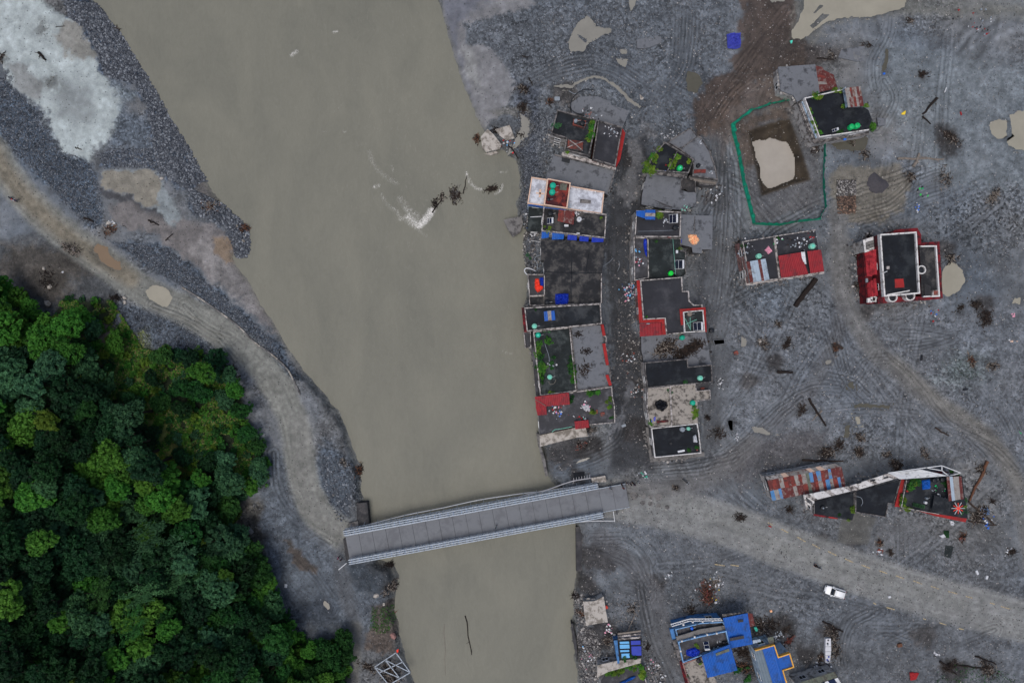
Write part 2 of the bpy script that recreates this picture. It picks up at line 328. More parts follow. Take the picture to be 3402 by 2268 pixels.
# ------------------------------------------------------------------ driftwood heaps: crop, x, y, radius, pieces, label, materials, length, level, height
TANGLES = ((J, 1640, 520, 1.4, 60, 'root tangle on the silt right of the stripes'), (J, 1560, 1230, 1.6, 80, 'black root tangle right of the dark sand heap'), (J, 2135, 1370, 2.2, 150, 'round driftwood heap near the right edge', ('root', 'wood_pale')), (J, 1840, 960, 2.6, 130, 'dark driftwood and soil heap right of the weedy terrace house'), (J, 1800, 1250, 3, 70, 'thin brushwood on the plain at right'), (J, 1250, 1080, 1.8, 50, 'brushwood below the olive puddle'), (J, 1560, 150, 1.2, 30, 'twigs below the long top puddle'), (J, 1250, 320, 1.4, 30, 'twigs at the top slab'), (J, 1000, 390, 1.4, 30, 'twigs by the mud covered slab'),
        (K, 2060, 130, 2.4, 150, 'root ball heap right of the crimson house', ('root', 'wood')), (K, 1990, 30, 1.6, 70, 'brush above the root ball heap'), (K, 1870, 55, 1.4, 40, 'spiky black twigs right of the crimson house'), (K, 590, 320, 1.5, 90, 'small root ball on the middle plain'), (K, 530, 170, 1.1, 40, 'brush above the small root ball'), (K, 950, 350, 1.6, 60, 'stumps and twigs left of the main track', ('root', 'wood_brown')), (K, 420, 310, 2.2, 60, 'twiggy litter on the gravelly middle'), (K, 1960, 450, 1.8, 70, 'brown brushwood on the right gravel', ('root', 'wood_brown')), (K, 2100, 480, 2, 60, 'dark brushwood near the right edge'), (K, 1140, 1010, 1.6, 90, 'brown brush heap north of the wedge house'), (K, 980, 1070, 1.6, 90, 'dark frame like debris north of the shed'), (K, 1130, 1120, 1.4, 70, 'dark root clump above the wedge house'), (K, 1400, 1210, 1.6, 90, 'dark root heap behind the wedge house'), (K, 1620, 1135, 1.3, 50, 'twigs north of the red edged house'), (K, 1330, 1140, 1.2, 40, 'flat dark twigs above the wedge house'), (K, 700, 810, 1.6, 60, 'dark twigs left of the crossed logs'), (K, 880, 1120, 2.2, 70, 'brush above the patchwork roofed shed'), (K, 80, 980, 2.4, 60, 'dark litter beside the southernmost street house'),
        (B, 1620, 900, 3.2, 330, 'dense driftwood tangle filling the slab below the red tiled house', ('root', 'wood', 'wood_pale'), 2.0, 2.2, 1.2), (B, 1880, 900, 3.0, 330, 'right part of the driftwood tangle on the slab', ('root', 'wood'), 2.0, 2.2, 1.2), (B, 1760, 960, 2.4, 200, 'lower part of the driftwood tangle on the slab', ('root', 'wood'), 1.6, 2.2, 1), (Cc, 830, 370, 2, 90, 'twigs on the mud filled terrace', ('root', 'wood'), 1.2, 5.0, .3), (Cc, 850, 190, 1.6, 40, 'long twigs at the top of the mud filled terrace', ('root',), 1.6, 5.0, .3), (B, 770, 775, 1.2, 30, 'twigs in the top corner of the mud filled terrace', ('root',), 1.4, 5.0, .3),
        (Q, 1060, 1122, 2.3, 240, 'dark debris island in the river rapids', ('root', 'wood', 'concrete'), 1.2, WZ, 1.0), (Q, 1275, 1085, 1.7, 130, 'smaller dark debris island near the bank', ('root', 'wood'), 1.1, WZ, .9), (Q, 945, 1170, 1.3, 90, 'debris snag above the white water', ('root',), .9, WZ, .5), (Q, 985, 1135, 1.5, 70, 'thin snag joining the debris island', ('root', 'wood_pale'), .9, WZ, .4), (Q, 1190, 790, 1.3, 110, 'brushwood west of the jagged slab', ('root', 'wood_brown'), 1.1, WZ, .9), (Q, 1420, 740, 1.6, 110, 'roots beside the square stranded slab', ('root', 'wood'), 1.2, WZ + .3, 1.2), (Q, 1460, 515, 1.5, 90, 'driftwood at the edge of the pale silt', ('root', 'wood')), (Q, 1455, 625, 1.3, 80, 'driftwood below the pale silt', ('root', 'wood')), (Q, 1300, 750, 1.2, 70, 'dark roots between the two stranded slabs', ('root',), 1, -.8, .9), (Q, 1450, 780, 1.0, 40, 'dark stub in the muddy pool', ('root',)),
        (N, 1210, 1190, 2.4, 190, 'brown driftwood on the cobble spit', ('root', 'wood_brown', 'wood_pale')), (N, 1400, 1310, 1.8, 120, 'brown driftwood at the tip of the spit', ('root', 'wood_brown')), (N, 640, 1330, 2.0, 110, 'brown debris beside the left road', ('root', 'wood_brown')), (N, 15, 340, 1.3, 50, 'dark twigs at the left edge on the sand', ('root',)), (N, 660, 145, 1, 40, 'twigs at the river edge near the top'), (N, 300, 480, 3, 40, 'tiny twigs strewn on the pale sand', ('root',), .5, None, .05, .04), (N, 260, 170, 3.4, 60, 'tiny twigs strewn on the upper pale sand', ('root',), .5, None, .05, .04), (N, 400, 1440, 2.2, 60, 'debris beside the left road bend', ('root', 'wood_pale')),
        (O, 500, 60, 2.2, 60, 'grey sticks on the washed out slope', ('root', 'wood_pale')), (O, 320, 260, 3, 60, 'roots on the washed out slope', ('root',)), (O, 750, 370, 1.5, 50, 'roots at the foot of the washed out slope', ('root',)), (O, 1520, 830, 1.2, 30, 'roots by the road bend'),
        (Pp, 2180, 760, 2.4, 120, 'dark roots hanging over the bank south of the bridge', ('root',)), (Pp, 2170, 640, 1.6, 80, 'roots at the bank corner below the bridge', ('root',)), (Pp, 2220, 900, 1.6, 80, 'roots down the eroded bank', ('root', 'wood_brown')), (Pp, 2000, 110, 1.6, 110, 'brown roots on the bank north of the bridge', ('root', 'wood_brown')), (Pp, 2180, 1240, 3.4, 330, 'branches tangled in the steel wreck', ('root', 'wood')), (Pp, 2060, 1200, 2, 90, 'branches beside the steel wreck', ('root', 'wood')), (Pp, 1920, 60, 1.2, 40, 'roots above the bank north of the bridge', ('root',)),
        (G, 480, 260, 2.8, 330, 'brown debris heap north of the balconied house', ('root', 'wood_brown', 'brick'), 1.2, None, 1.3), (G, 560, 160, 1.6, 90, 'upper tip of the brown debris heap', ('wood', 'wood_pale')), (G, 1680, 650, 2.6, 120, 'dark roots above the long white wreck', ('root', 'wood')), (G, 1700, 800, 2.4, 120, 'dark roots right of the long white wreck', ('root',)), (G, 1580, 870, 2, 90, 'dark debris left of the long white wreck', ('root', 'wood')), (G, 1260, 710, 1.6, 80, 'dark red brown roots right of the yellow trim', ('root', 'brick')), (G, 330, 410, 1.6, 70, 'grey debris at the head of the balconied house'), (G, 980, 560, 2.2, 90, 'debris beside the faded blue roof', ('root', 'wood')), (G, 830, 820, 2.6, 160, 'dark debris in the yard between blue roofs', ('root', 'wood')), (G, 830, 960, 2.2, 120, 'brown debris low in the yard between blue roofs', ('root', 'wood_brown')), (G, 960, 745, 1.8, 70, 'planks at the back of the yellow trimmed house', ('wood', 'wood_pale')), (G, 1100, 560, 2.4, 60, 'twigs on the mud right of the rusty strip'), (G, 1240, 600, 1.2, 30, 'small root on the mud'),
        (Fq, 1950, 600, 2.8, 260, 'black debris fan east of the red edged house', ('root', 'wood')), (Fq, 2010, 560, 1.4, 50, 'blue tinted wreck frame in the debris fan', ('steel_blue', 'root')), (Fq, 1100, 840, 1.0, 50, 'brown stump clump south of the wedge house', ('root', 'wood_brown')), (Fq, 1815, 790, 1.1, 60, 'brown bundle south of the red edged house', ('wood_brown', 'root')), (Fq, 920, 60, 1.4, 80, 'root clump high above the shed'), (Fq, 1255, 175, 1.6, 100, 'dark root heap just behind the wedge house'), (Fq, 660, 60, 2.4, 120, 'dark brush above the shed'), (Fq, 320, 550, 1.0, 40, 'dark hoop of roots below the shed'), (Fq, 1980, 200, 1.6, 70, 'roots beside the long reddish trunk'), (Fq, 2080, 480, .8, 30, 'dark stub right of the debris fan'), (Fq, 2240, 920, 1, 40, 'brown roots near the right edge'), (Fq, 1190, 920, 1.0, 30, 'low sticks below the paving'),
        (E, 1330, 460, 2.0, 140, 'dark brush against the crimson house front', ('root', 'wood')), (E, 1310, 760, 1.6, 120, 'dark brush at the lower front of the crimson house', ('root', 'wood')), (E, 1400, 280, 1.2, 70, 'brush behind the white porch of the crimson house', ('root',)), (E, 90, 340, 1.2, 50, 'broken frame at the west end of the long low house', ('root', 'wood')), (E, 2230, 480, 1.8, 70, 'brush right of the crimson house', ('root',)), (A, 460, 100, .9, 40, 'brown box wreck north of the riverside row', ('wood_brown', 'root')), (A, 1480, 1640, 1, 30, 'black cloth tangle on the laundry strip', ('tarp_black',), .6, 5.0, .3), (D, 800, 640, 2, 60, 'rubble twigs between the net and the weedy terrace house'), (D, 870, 830, 1.6, 60, 'roots at the corner of the net'), (D, 1170, 780, 1.2, 30, 'twigs in the olive puddle'),
        (Cc, 900, 960, 1.4, 60, 'broken tiles and bars below the laundry terrace', ('wood', 'root', 'concrete_dark')), (Cc, 840, 1110, 1.6, 70, 'rusty frames below the laundry terrace', ('root', 'brick', 'concrete')), (Cc, 2060, 850, .8, 30, 'dark round scrap east of the speckled roof', ('root',)), (I, 210, 620, 1.2, 90, 'rust brown roots beside the lone whitish slab', ('wood_brown', 'root')), (I, 130, 420, 1.2, 70, 'dark brush by the river above the lone slab', ('root', 'wood')), (I, 880, 560, 1.4, 50, 'dark debris in the yard of poles', ('root',)), (I, 560, 1000, 1.6, 60, 'planks around the low dark room', ('wood', 'wood_pale')), (I, 1090, 1090, .6, 30, 'black scraps at the street edge of the blue room', ('root',)), (L, 2160, 1000, 2.6, 160, 'branch heap in the bottom right corner', ('root', 'wood')), (L, 1960, 990, 2.2, 120, 'branch heap among weeds at bottom right', ('root', 'wood')), (L, 880, 215, 2.0, 60, 'dark debris north of the road bend'), (L, 540, 60, .9, 30, 'dark bits behind the motorbike'))
# ------------------------------------------------------------------ the ground
def axis(lo, hi, st):
    core = list(np.arange(lo, hi + 1e-6, st)); s = st; a, b = [], []
    x = hi
    while x < 1600: s *= 1.28; x += s; a.append(x)
    s = st; x = lo
    while x > -1600: s *= 1.28; x -= s; b.append(x)
    return np.array(b[::-1] + core + a)
GST = .25
xs = axis(-113, 113, GST); ys = axis(-78, 78, GST)
NX, NY = len(xs), len(ys)
X, Y = np.meshgrid(xs, ys)
def sub(poly, mg):
    px = [p[0] for p in poly]; py = [p[1] for p in poly]
    i0, i1 = np.searchsorted(xs, [min(px) - mg, max(px) + mg]); j0, j1 = np.searchsorted(ys, [min(py) - mg, max(py) + mg])
    return slice(max(j0 - 1, 0), j1 + 1), slice(max(i0 - 1, 0), i1 + 1)
def far(p, q, k): return (q[0] + (q[0] - p[0]) * k, q[1] + (q[1] - p[1]) * k)
left_bank = W((-4200, -16800), (-200, -700), (190, -40), (215, 0), (285, 90), (340, 180), (385, 262), (440, 350), (472, 412), (488, 440), (520, 478), (548, 500), (572, 530), (574, 580), (560, 594), (535, 588), (545, 612), (575, 650), (600, 700), (630, 742), (665, 805), (700, 850), (720, 872), (755, 915), (785, 955), (798, 985), (806, 1020), (815, 1045), (832, 1082), (830, 1120), (836, 1150), (846, 1165), (850, 1195), (862, 1240), (872, 1288), (900, 1298), (912, 1322), (903, 1345), (910, 1375), (905, 1400), (916, 1425), (922, 1475), (930, 1505), (955, 1568), (1000, 1700), (1200, 2300), (4000, 16800))
right_bank = W((7000, 16800), (1600, 2300), (1345, 1700), (1330, 1568), (1318, 1500), (1312, 1440), (1320, 1400), (1314, 1370), (1322, 1320), (1326, 1260), (1323, 1205), (1300, 1150), (1268, 1105), (1252, 1080), (1248, 1040), (1240, 1010), (1238, 960), (1232, 900), (1226, 850), (1212, 780), (1204, 745), (1206, 700), (1212, 640), (1204, 600), (1200, 560), (1206, 530), (1190, 505), (1185, 470), (1196, 440), (1192, 400), (1186, 370), (1165, 352), (1150, 345), (1110, 300), (1090, 262), (1075, 225), (1058, 180), (1040, 120), (1025, 70), (1012, 20), (990, -30), (800, -700), (-2400, -16800))
RIV = PW(left_bank + right_bank, WZ)
dr = -sdf(X, Y, RIV)            # positive on land
fn1 = fbm(X, Y, 2.2, 4, 5); fn2 = fbm(X, Y, 9, 4, 6); fn3 = fbm(X, Y, .8, 3, 9); fn4 = fbm(X, Y, 30, 3, 12)
beach = np.zeros_like(X)        # where the bank shelves gently
for poly in (W((150, 300), (520, 480), (600, 560), (560, 590), (700, 830), (640, 860), (500, 640), (380, 560)), W((980, -40), (1200, -40), (1200, 300), (1100, 310)), W((180, -60), (560, 520), (430, 520), (100, -60))):
    pw = PW(poly); s_ = sub(pw, 6); beach[s_] = np.maximum(beach[s_], sstep(-4, 2, sdf(X[s_], Y[s_], pw)))
drn = dr + fn1 * 1.1 * (1 - beach) + fn3 * .5
bw = 1.3 + 5.0 * beach
Z = WZ + np.where(drn > 0, (-WZ) * sstep(0, 1, drn / bw) ** (1 - .35 * beach), np.maximum(drn * .8, -3.0))
land = sstep(0, 1.5, dr)
near = np.exp(-((np.abs(X) / 400) ** 4)) 
Z = Z + land * (fn2 * .5 + fn1 * .22 + fn3 * .12) + fbm(X, Y, 60, 2, 33) * .6 * land
C = np.zeros(X.shape + (3,)); C[:] = rgb((98, 101, 110))
def tone(a): return (1 + a)[..., None]
C *= tone(fn4 * .35) * tone(fn2 * .45) * tone(fn1 * .30)
# colour drift of the silt: bluish, pinkish, brownish
C = C * (1 + fbm(X, Y, 14, 3, 44)[..., None] * np.array([.28, .06, -.18]))
ST = np.clip(.35 + fbm(X, Y, 11, 3, 51) * 2.2, 0, 1)       # stony
WET = np.zeros_like(X)
fn5 = fbm(X, Y, .9, 3, 19)
wx, wy = X + fn1 * 2.6 + fn5 * 1.1, Y + fbm(X, Y, 2.6, 4, 61) * 2.6 + fn3 * 1.1       # warped positions give ragged zone edges
def zone(pts, col, soft=.6, amt=1.0, st=None, wet=None, dz=None, noise=.25, warp=True, hz=0.0):
    pw = PW(pts, hz); s_ = sub(pw, 8)
    d = sdf(wx[s_] if warp else X[s_], wy[s_] if warp else Y[s_], pw); m = sstep(-soft * .75, soft * .75, d + (fn3[s_] + fn5[s_]) * soft * 1.1) * amt
    if col is not None:
        c = np.array(rgb(col)) * (1 + fn1[s_] * noise * 1.6 + fn3[s_] * noise)[..., None]
        C[s_] = C[s_] * (1 - m[..., None]) + c * m[..., None]
    if st is not None: ST[s_] = ST[s_] * (1 - m) + st * m
    if wet is not None: WET[s_] = WET[s_] * (1 - m) + wet * m
    if dz is not None: Z[s_] = Z[s_] + m * dz
    return s_, m
# smooth silt sheets against stonier ground, with definite edges
pm = sstep(-.03, .03, fbm(wx, wy, 13, 5, 141, .62) + .02); ST = ST * (1 - pm * .85) + (1 - pm) * .25; C *= tone(pm * .16 - .07)
pm2 = sstep(.06, .10, fbm(wx, wy, 7, 5, 151, .6)); C *= tone(-pm2 * .16)
# churned arcs left by the diggers and lorries
for cx0, cy0, r0, s_w in ((1300, 330, 17, .8), (1700, 60, 14, .7), (2050, 560, 15, .7), (2300, 700, 15, .8), (2000, 1540, 13, .6), (1780, 900, 16, .8), (2180, 900, 14, .7), (1500, 1300, 11, .6), (2350, 200, 18, .9), (1400, 1230, 12, .6), (2150, 40, 13, .8), (1900, 1060, 12, .6), (640, 1420, 9, .5), (1690, 1230, 14, .6), (2260, 1480, 12, .6)):
    qx, qy = P(*W(cx0, cy0)); s_ = sub([(qx - r0 * 2, qy - r0 * 2), (qx + r0 * 2, qy + r0 * 2)], 1); rr = np.hypot(X[s_] - qx, Y[s_] - qy) + fn2[s_] * 3 + fn1[s_] * .5; an = np.arctan2(Y[s_] - qy, X[s_] - qx)
    v = vn(rr, an * r0, s_w, 9, int(cx0)) - .5; q = np.exp(-((rr - r0 * .8) / (r0 * .45)) ** 2) * sstep(-.1, .12, fn4[s_] + fn2[s_] * .6); C[s_] *= tone(v * q * .85); Z[s_] += v * q * .2; ST[s_] *= (1 - .6 * q)
# big soft tone differences of the plain
zone(W((1000, -40), (1700, -40), (1650, 300), (1450, 420), (1180, 400), (1050, 150)), (84, 88, 98), 4, .7, st=.85)
zone(W((2020, 100), (2400, 160), (2400, 440), (2180, 430), (2080, 330), (2000, 200)), (108, 114, 124), 3, .75, st=.2)
zone(W((1670, 720), (2400, 700), (2400, 1060), (1960, 1040), (1700, 1040), (1640, 900)), (98, 101, 111), 4, .6, st=.7)
zone(W((1580, 1130), (1800, 1150), (2352, 1270), (2400, 1600), (1300, 1600), (1350, 1200)), (86, 88, 96), 4, .6, st=.5)
zone(W((1330, 1200), (1500, 1220), (1500, 1330), (1370, 1350)), (102, 106, 116), 2, .8, st=.1)
zone(W((1640, 1050), (1800, 990), (1900, 990), (1900, 1060), (1790, 1075), (1700, 1120)), (70, 64, 66), 2.5, .6, st=.3)
# dark wet street between the rows and the gaps beside the houses
zone(W((1400, 340), (1480, 300), (1505, 380), (1470, 430), (1468, 500), (1452, 560), (1456, 700), (1470, 800), (1482, 900), (1494, 1000), (1500, 1075), (1400, 1085), (1412, 900), (1398, 750), (1388, 620), (1392, 500), (1420, 420)), (47, 48, 54), 1.2, .9, st=.1, wet=.5)
zone(W((1190, 180), (1240, 200), (1240, 360), (1215, 1060), (1250, 1085), (1200, 1080), (1190, 500)), (66, 70, 82), 1, .8, st=.9)
zone(W((1600, 690), (1650, 700), (1640, 1060), (1480, 1070), (1500, 1040), (1620, 1040)), (56, 56, 62), 1.6, .7, st=.4)
zone(W((1620, 450), (1650, 560), (1640, 760), (1590, 700)), (62, 63, 70), 1.6, .7)
for x, y, r, v in ((1455, 358, 26, 48), (1462, 985, 32, 46), (1325, 1093, 20, 40), (1845, 135, 40, 58), (1650, 460, 25, 60), (2180, 330, 26, 46), (2165, 300, 20, 50), (1300, 215, 30, 78), (1725, 875, 20, 74), (1990, 720, 20, 74), (1780, 830, 22, 60), (1990, 590, 16, 54), (2170, 570, 22, 60), (2260, 700, 26, 62), (1960, 1235, 22, 58), (1500, 1350, 30, 62), (1620, 1420, 24, 52), (1375, 1280, 40, 58), (1345, 1340, 25, 56), (1380, 1450, 34, 52), (1340, 1480, 26, 50), (1790, 1440, 32, 58), (1850, 1500, 24, 46), (1900, 1450, 20, 60), (1740, 1440, 22, 62), (1730, 1530, 30, 50), (2190, 1540, 30, 58), (2120, 1460, 26, 70), (1300, 1040, 40, 66), (1350, 1030, 30, 56), (1460, 880, 16, 48), (1440, 800, 22, 60), (1885, 1250, 24, 70)):
    q = [(x + r * math.cos(t) * 1.15, y + r * math.sin(t)) for t in np.linspace(0, 2 * PI, 12)[:-1]]
    zone(W(*q), (v * .86 + 3, v * .86, v * .86 + 2), 1.2, .85, st=.35, noise=.5)
# pale mud flows in the street
zone(A((1230, 220), (1330, 260), (1390, 430), (1240, 420), (1300, 620), (1230, 760), (1230, 950), (1100, 1000), (1050, 820), (1190, 640), (1130, 430), (1280, 380)), (98, 98, 105), .5, .75, wet=.4, noise=.1)
zone(Cc((1280, 480), (1340, 500), (1290, 650), (1220, 900), (1100, 1080), (1080, 1060), (1240, 760)), (96, 97, 106), .4, .8, wet=.3, noise=.1)
# pale sand bars on the left bank
SAND1 = N((-40, -60), (240, -40), (290, 40), (420, 120), (500, 150), (548, 270), (560, 350), (600, 430), (640, 470), (770, 545), (700, 650), (650, 780), (545, 870), (510, 930), (400, 915), (350, 850), (300, 760), (240, 620), (140, 545), (60, 470), (20, 380), (-40, 330))
zone(SAND1, (162, 169, 176), .9, 1, st=0, dz=.25, noise=.14)
zone(N((380, 130), (500, 150), (550, 270), (560, 350), (470, 340), (370, 310), (330, 220)), (120, 116, 114), .8, .85, noise=.1)
zone(N((360, 490), (500, 480), (530, 700), (440, 720), (340, 660), (320, 560)), (118, 122, 128), 3, .8, noise=.15)
zone(N((30, 370), (160, 380), (240, 480), (250, 590), (130, 540)), (116, 116, 120), .8, .8, noise=.15)
zone(N((600, 400), (790, 540), (740, 640), (860, 700), (880, 860), (640, 850), (660, 700), (700, 620)), (84, 92, 106), 1.5, .8, st=.7)
zone(N((590, 1050), (610, 985), (700, 975), (880, 982), (945, 1060), (1000, 1150), (1050, 1260), (990, 1300), (870, 1215), (800, 1190), (750, 1120), (690, 1105)), (128, 134, 142), .6, .95, st=0, noise=.1)
zone(N((610, 990), (880, 985), (940, 1060), (900, 1190), (850, 1210), (790, 1180), (760, 1130), (690, 1105), (590, 1080)), (124, 119, 114), .25, 1, st=0, noise=.06, dz=.1)
zone(N((580, 1085), (690, 1115), (750, 1130), (790, 1190), (900, 1230), (980, 1290), (900, 1300), (780, 1220), (660, 1150), (600, 1140)), (66, 66, 72), .3, .9, st=.1)
MUD = N((620, 1180), (740, 1170), (850, 1240), (1000, 1300), (1060, 1250), (1140, 1310), (1240, 1300), (1320, 1340), (1350, 1460), (1440, 1500), (1520, 1600), (1560, 1750), (1700, 1950), (1780, 2120), (1700, 2050), (1560, 1900), (1400, 1760), (1250, 1620), (1100, 1540), (1000, 1440), (900, 1360), (760, 1340), (640, 1260))
zone(MUD, (108, 103, 106), .8, .9, st=.05, noise=.18, wet=.25)
zone(O((1240, 20), (1380, 10), (1480, 150), (1620, 330), (1700, 470), (1600, 440), (1470, 330), (1360, 180), (1260, 120)), (136, 132, 136), 1.2, .55, noise=.35)
zone(N((1240, 1380), (1330, 1370), (1350, 1470), (1430, 1520), (1330, 1520), (1260, 1470)), (116, 98, 82), .6, .8, noise=.05, wet=.8)
zone(O((700, 60), (1500, 500), (1764, 700), (1900, 900), (1700, 800), (1200, 320), (900, 160)), (74, 80, 92), 1, .4, st=.9)
# pale silt of the right bank
zone(Q((985, -40), (1400, -60), (1530, 0), (1480, 40), (1360, 75), (1210, 125), (1105, 120), (1120, 250), (1250, 275), (1310, 330), (1380, 400), (1420, 480), (1400, 600), (1330, 640), (1260, 700), (1215, 740), (1150, 600), (1090, 380), (1010, 180)), (118, 117, 124), .7, .95, st=0, noise=.12, wet=.2)
zone(Q((990, -40), (1300, -40), (1150, 60), (1080, 120), (1060, 220), (1120, 420), (1170, 580), (1140, 590), (1080, 370), (1005, 180)), (96, 98, 112), 1.2, .8, st=0, noise=.08, wet=.4)
zone(Q((1100, 260), (1160, 290), (1190, 400), (1220, 520), (1180, 500), (1120, 380)), (146, 146, 150), 1, .6, noise=.3)
zone(Q((1240, 640), (1400, 620), (1500, 640), (1520, 760), (1480, 830), (1400, 840), (1440, 690)), (92, 90, 90), .6, .8, wet=.6, noise=.08)
# brown soil heap
BROWN = W((1705, -20), (1830, -20), (1842, 80), (1860, 160), (1780, 175), (1715, 190), (1690, 235), (1650, 300), (1600, 318), (1588, 260), (1615, 190), (1680, 165), (1700, 90))
zone(BROWN, (68, 56, 51), .9, .88, st=.1, dz=.25, noise=.3)
zone(W((1700, 190), (1790, 170), (1800, 215), (1840, 230), (1740, 250), (1690, 290), (1660, 380), (1625, 300), (1660, 240)), (88, 76, 72), 1.5, .85, st=.1, noise=.3)
zone(W((1760, 90), (1960, 110), (1880, 150), (1790, 160)), (66, 60, 60), 1.5, .6, st=.3)
zone(D((190, 620), (480, 460), (720, 500), (900, 780), (930, 1280), (380, 1440), (260, 900)), (82, 80, 84), 1, .7, st=.3)
zone(D((210, 620), (600, 470), (660, 560), (360, 690), (420, 960), (300, 960), (240, 760)), (82, 70, 64), 1.2, .8, st=.2)
zone(J((1050, 1150), (1480, 1165), (1570, 1290), (1500, 1460), (1380, 1540), (1150, 1560), (1030, 1440), (1000, 1250)), (110, 104, 98), 1, .85, st=.1, noise=.12)
zone(J((780, 0), (1520, -30), (1700, 60), (2400, 40), (2400, 110), (1900, 90), (1540, 80), (1200, 130), (1000, 170), (880, 300), (720, 270)), (104, 102, 100), 1.2, .6, st=.1, wet=.3)
zone(Fq((780, 640), (870, 580), (1075, 620), (1035, 730), (1010, 860), (730, 840)), (84, 83, 84), .4, .85, st=0, noise=.15, warp=False)
zone(Fq((1080, 640), (1550, 600), (1500, 900), (1000, 950)), (98, 99, 106), 1.5, .8, st=.15)
zone(K((1850, 380), (2050, 400), (2060, 560), (1850, 640), (1700, 560)), (92, 100, 104), 3, .6, st=.9)
# left side: gravel fields, slope of mud above the wood
zone(N((-60, 400), (60, 500), (210, 620), (340, 860), (520, 940), (560, 1010), (600, 1230), (560, 1330), (440, 1250), (300, 1090), (80, 880), (-60, 760)), (66, 76, 92), 1.2, .95, st=1)
zone(N((360, -30), (560, -30), (700, 200), (840, 400), (1000, 680), (1100, 850), (1210, 1010), (1060, 1100), (920, 1000), (800, 940), (560, 960), (640, 860), (880, 860), (850, 640), (770, 480), (600, 440), (560, 330), (500, 180), (400, 100)), (72, 82, 100), .8, .95, st=1)
zone(N((1040, 1020), (1210, 1020), (1330, 1220), (1430, 1270), (1450, 1480), (1350, 1490), (1300, 1310), (1120, 1250), (1090, 1100)), (66, 72, 84), .6, .9, st=1)
zone(N((1120, 1040), (1200, 1030), (1280, 1180), (1190, 1170), (1120, 1090)), (98, 94, 96), .5, .9, st=.1)
zone(O((740, 0), (1100, 40), (1260, 190), (1430, 330), (1600, 480), (1764, 620), (1880, 780), (1960, 900), (1870, 900), (1700, 760), (1500, 540), (1200, 320), (1000, 200), (840, 100)), (68, 76, 90), .8, .95, st=1)
zone(O((-60, 0), (500, -120), (640, 0), (620, 160), (740, 240), (780, 380), (740, 520), (500, 500), (200, 450), (-60, 250)), (70, 72, 78), 1.2, .9, st=.3, noise=.5)
zone(O((60, 40), (560, 30), (620, 170), (480, 240), (420, 400), (280, 420), (120, 300), (-40, 200)), (72, 66, 62), 2.5, .75, st=.25, noise=.5)
zone(O((740, 400), (900, 420), (1180, 520), (1420, 690), (1480, 800), (1200, 760), (900, 700), (780, 560)), (68, 75, 88), 1, .9, st=.95)
zone(Pp((1500, -60), (1640, 60), (1600, 250), (1700, 480), (1880, 580), (2100, 600), (2200, 700), (2190, 900), (2100, 1000), (1950, 1040), (1700, 960), (1560, 800), (1500, 600), (1460, 300)), (86, 92, 104), 1.2, .85, st=.4, noise=.35)
zone(Pp((1800, -60), (1980, 60), (2010, 260), (1930, 300), (1930, 430), (1880, 430), (1800, 250), (1760, 60)), (72, 80, 94), 1, .85, st=.6, noise=.45)
zone(Pp((1900, 620), (2130, 610), (2200, 700), (2150, 790), (2000, 760)), (56, 62, 72), .8, .9, st=.2, noise=.5, dz=.3)
zone(Pp((2060, 850), (2200, 820), (2240, 960), (2200, 1120), (2050, 1100), (2080, 950)), (78, 66, 60), 1, .8, noise=.4)
zone(Pp((1330, 280), (1450, 260), (1460, 420), (1490, 560), (1400, 560), (1330, 460), (1260, 430)), (74, 70, 66), 1.4, .85, noise=.5)
zone(Pp((1570, 480), (1640, 520), (1770, 640), (1760, 690), (1650, 640), (1600, 540)), (76, 66, 60), .6, .8, noise=.3)
zone(Pp((1780, 800), (1920, 870), (1880, 960), (1700, 940), (1650, 860)), (58, 64, 76), 1.5, .8, noise=.5)
# ---- roads and wheel tracks
def path_fields(pts, half, hz=0):
    pw = PW(spline(pts, 5), hz); s_ = sub(pw, half + 3); Xs, Ys = X[s_], Y[s_]
    d = np.full(Xs.shape, 1e9); sg = np.ones(Xs.shape)
    for i in range(len(pw) - 1):
        dd, s2, _ = seg_d(Xs, Ys, pw[i], pw[i + 1]); c = dd < d; d = np.where(c, dd, d); sg = np.where(c, s2, sg)
    return s_, d * sg
def road(pts, half, col, soft=.8, amt=1.0, st=.05, flat=.7, ruts=(), rutd=.22, noise=.12, wobble=.6):
    s_, d = path_fields(pts, half); dn = np.abs(d) + fn1[s_] * wobble + fn2[s_] * wobble
    m = sstep(half + soft, half - soft, dn) * amt
    c = np.array(rgb(col)) * (1 + fn2[s_] * noise + fn3[s_] * noise)[..., None]
    streak = 1 + (vn(d, X[s_] * 0, .45, 9, 77) - .5) * .22
    C[s_] = C[s_] * (1 - m[..., None]) + c * streak[..., None] * m[..., None]
    ST[s_] = ST[s_] * (1 - m) + st * m
    Z[s_] = Z[s_] * (1 - flat * m)
    for off in ruts:
        q = np.exp(-((d + fn1[s_] * .35 - off) / .3) ** 2) * amt * np.clip(.65 + fn2[s_] * 1.6, 0, 1)
        C[s_] *= (1 - rutd * q)[..., None]; Z[s_] -= q * .07
def tracks(pts, offs=(-.9, .9), wd=.3, dark=.3, amt=1, base=None, dz=.08):
    s_, d = path_fields(pts, 3)
    if base: 
        m = sstep(1.9, .9, np.abs(d)) * .5; C[s_] = C[s_] * (1 - m[..., None]) + np.array(rgb(base)) * m[..., None]
    dd = d + fn1[s_] * .45; live = np.clip(.75 + fn2[s_] * 2.2, 0, 1) * amt; sg_ = 1 if dark > 0 else -.7
    for off in offs:
        q = np.exp(-((dd - off) / .34) ** 4) * live; C[s_] *= (1 + .28 * q)[..., None]; ST[s_] *= (1 - q); Z[s_] -= q * dz
        for e in (-.44, .44): q = np.exp(-((dd - off - e) / .17) ** 2) * live; C[s_] *= (1 - abs(dark) * 1.9 * q)[..., None]
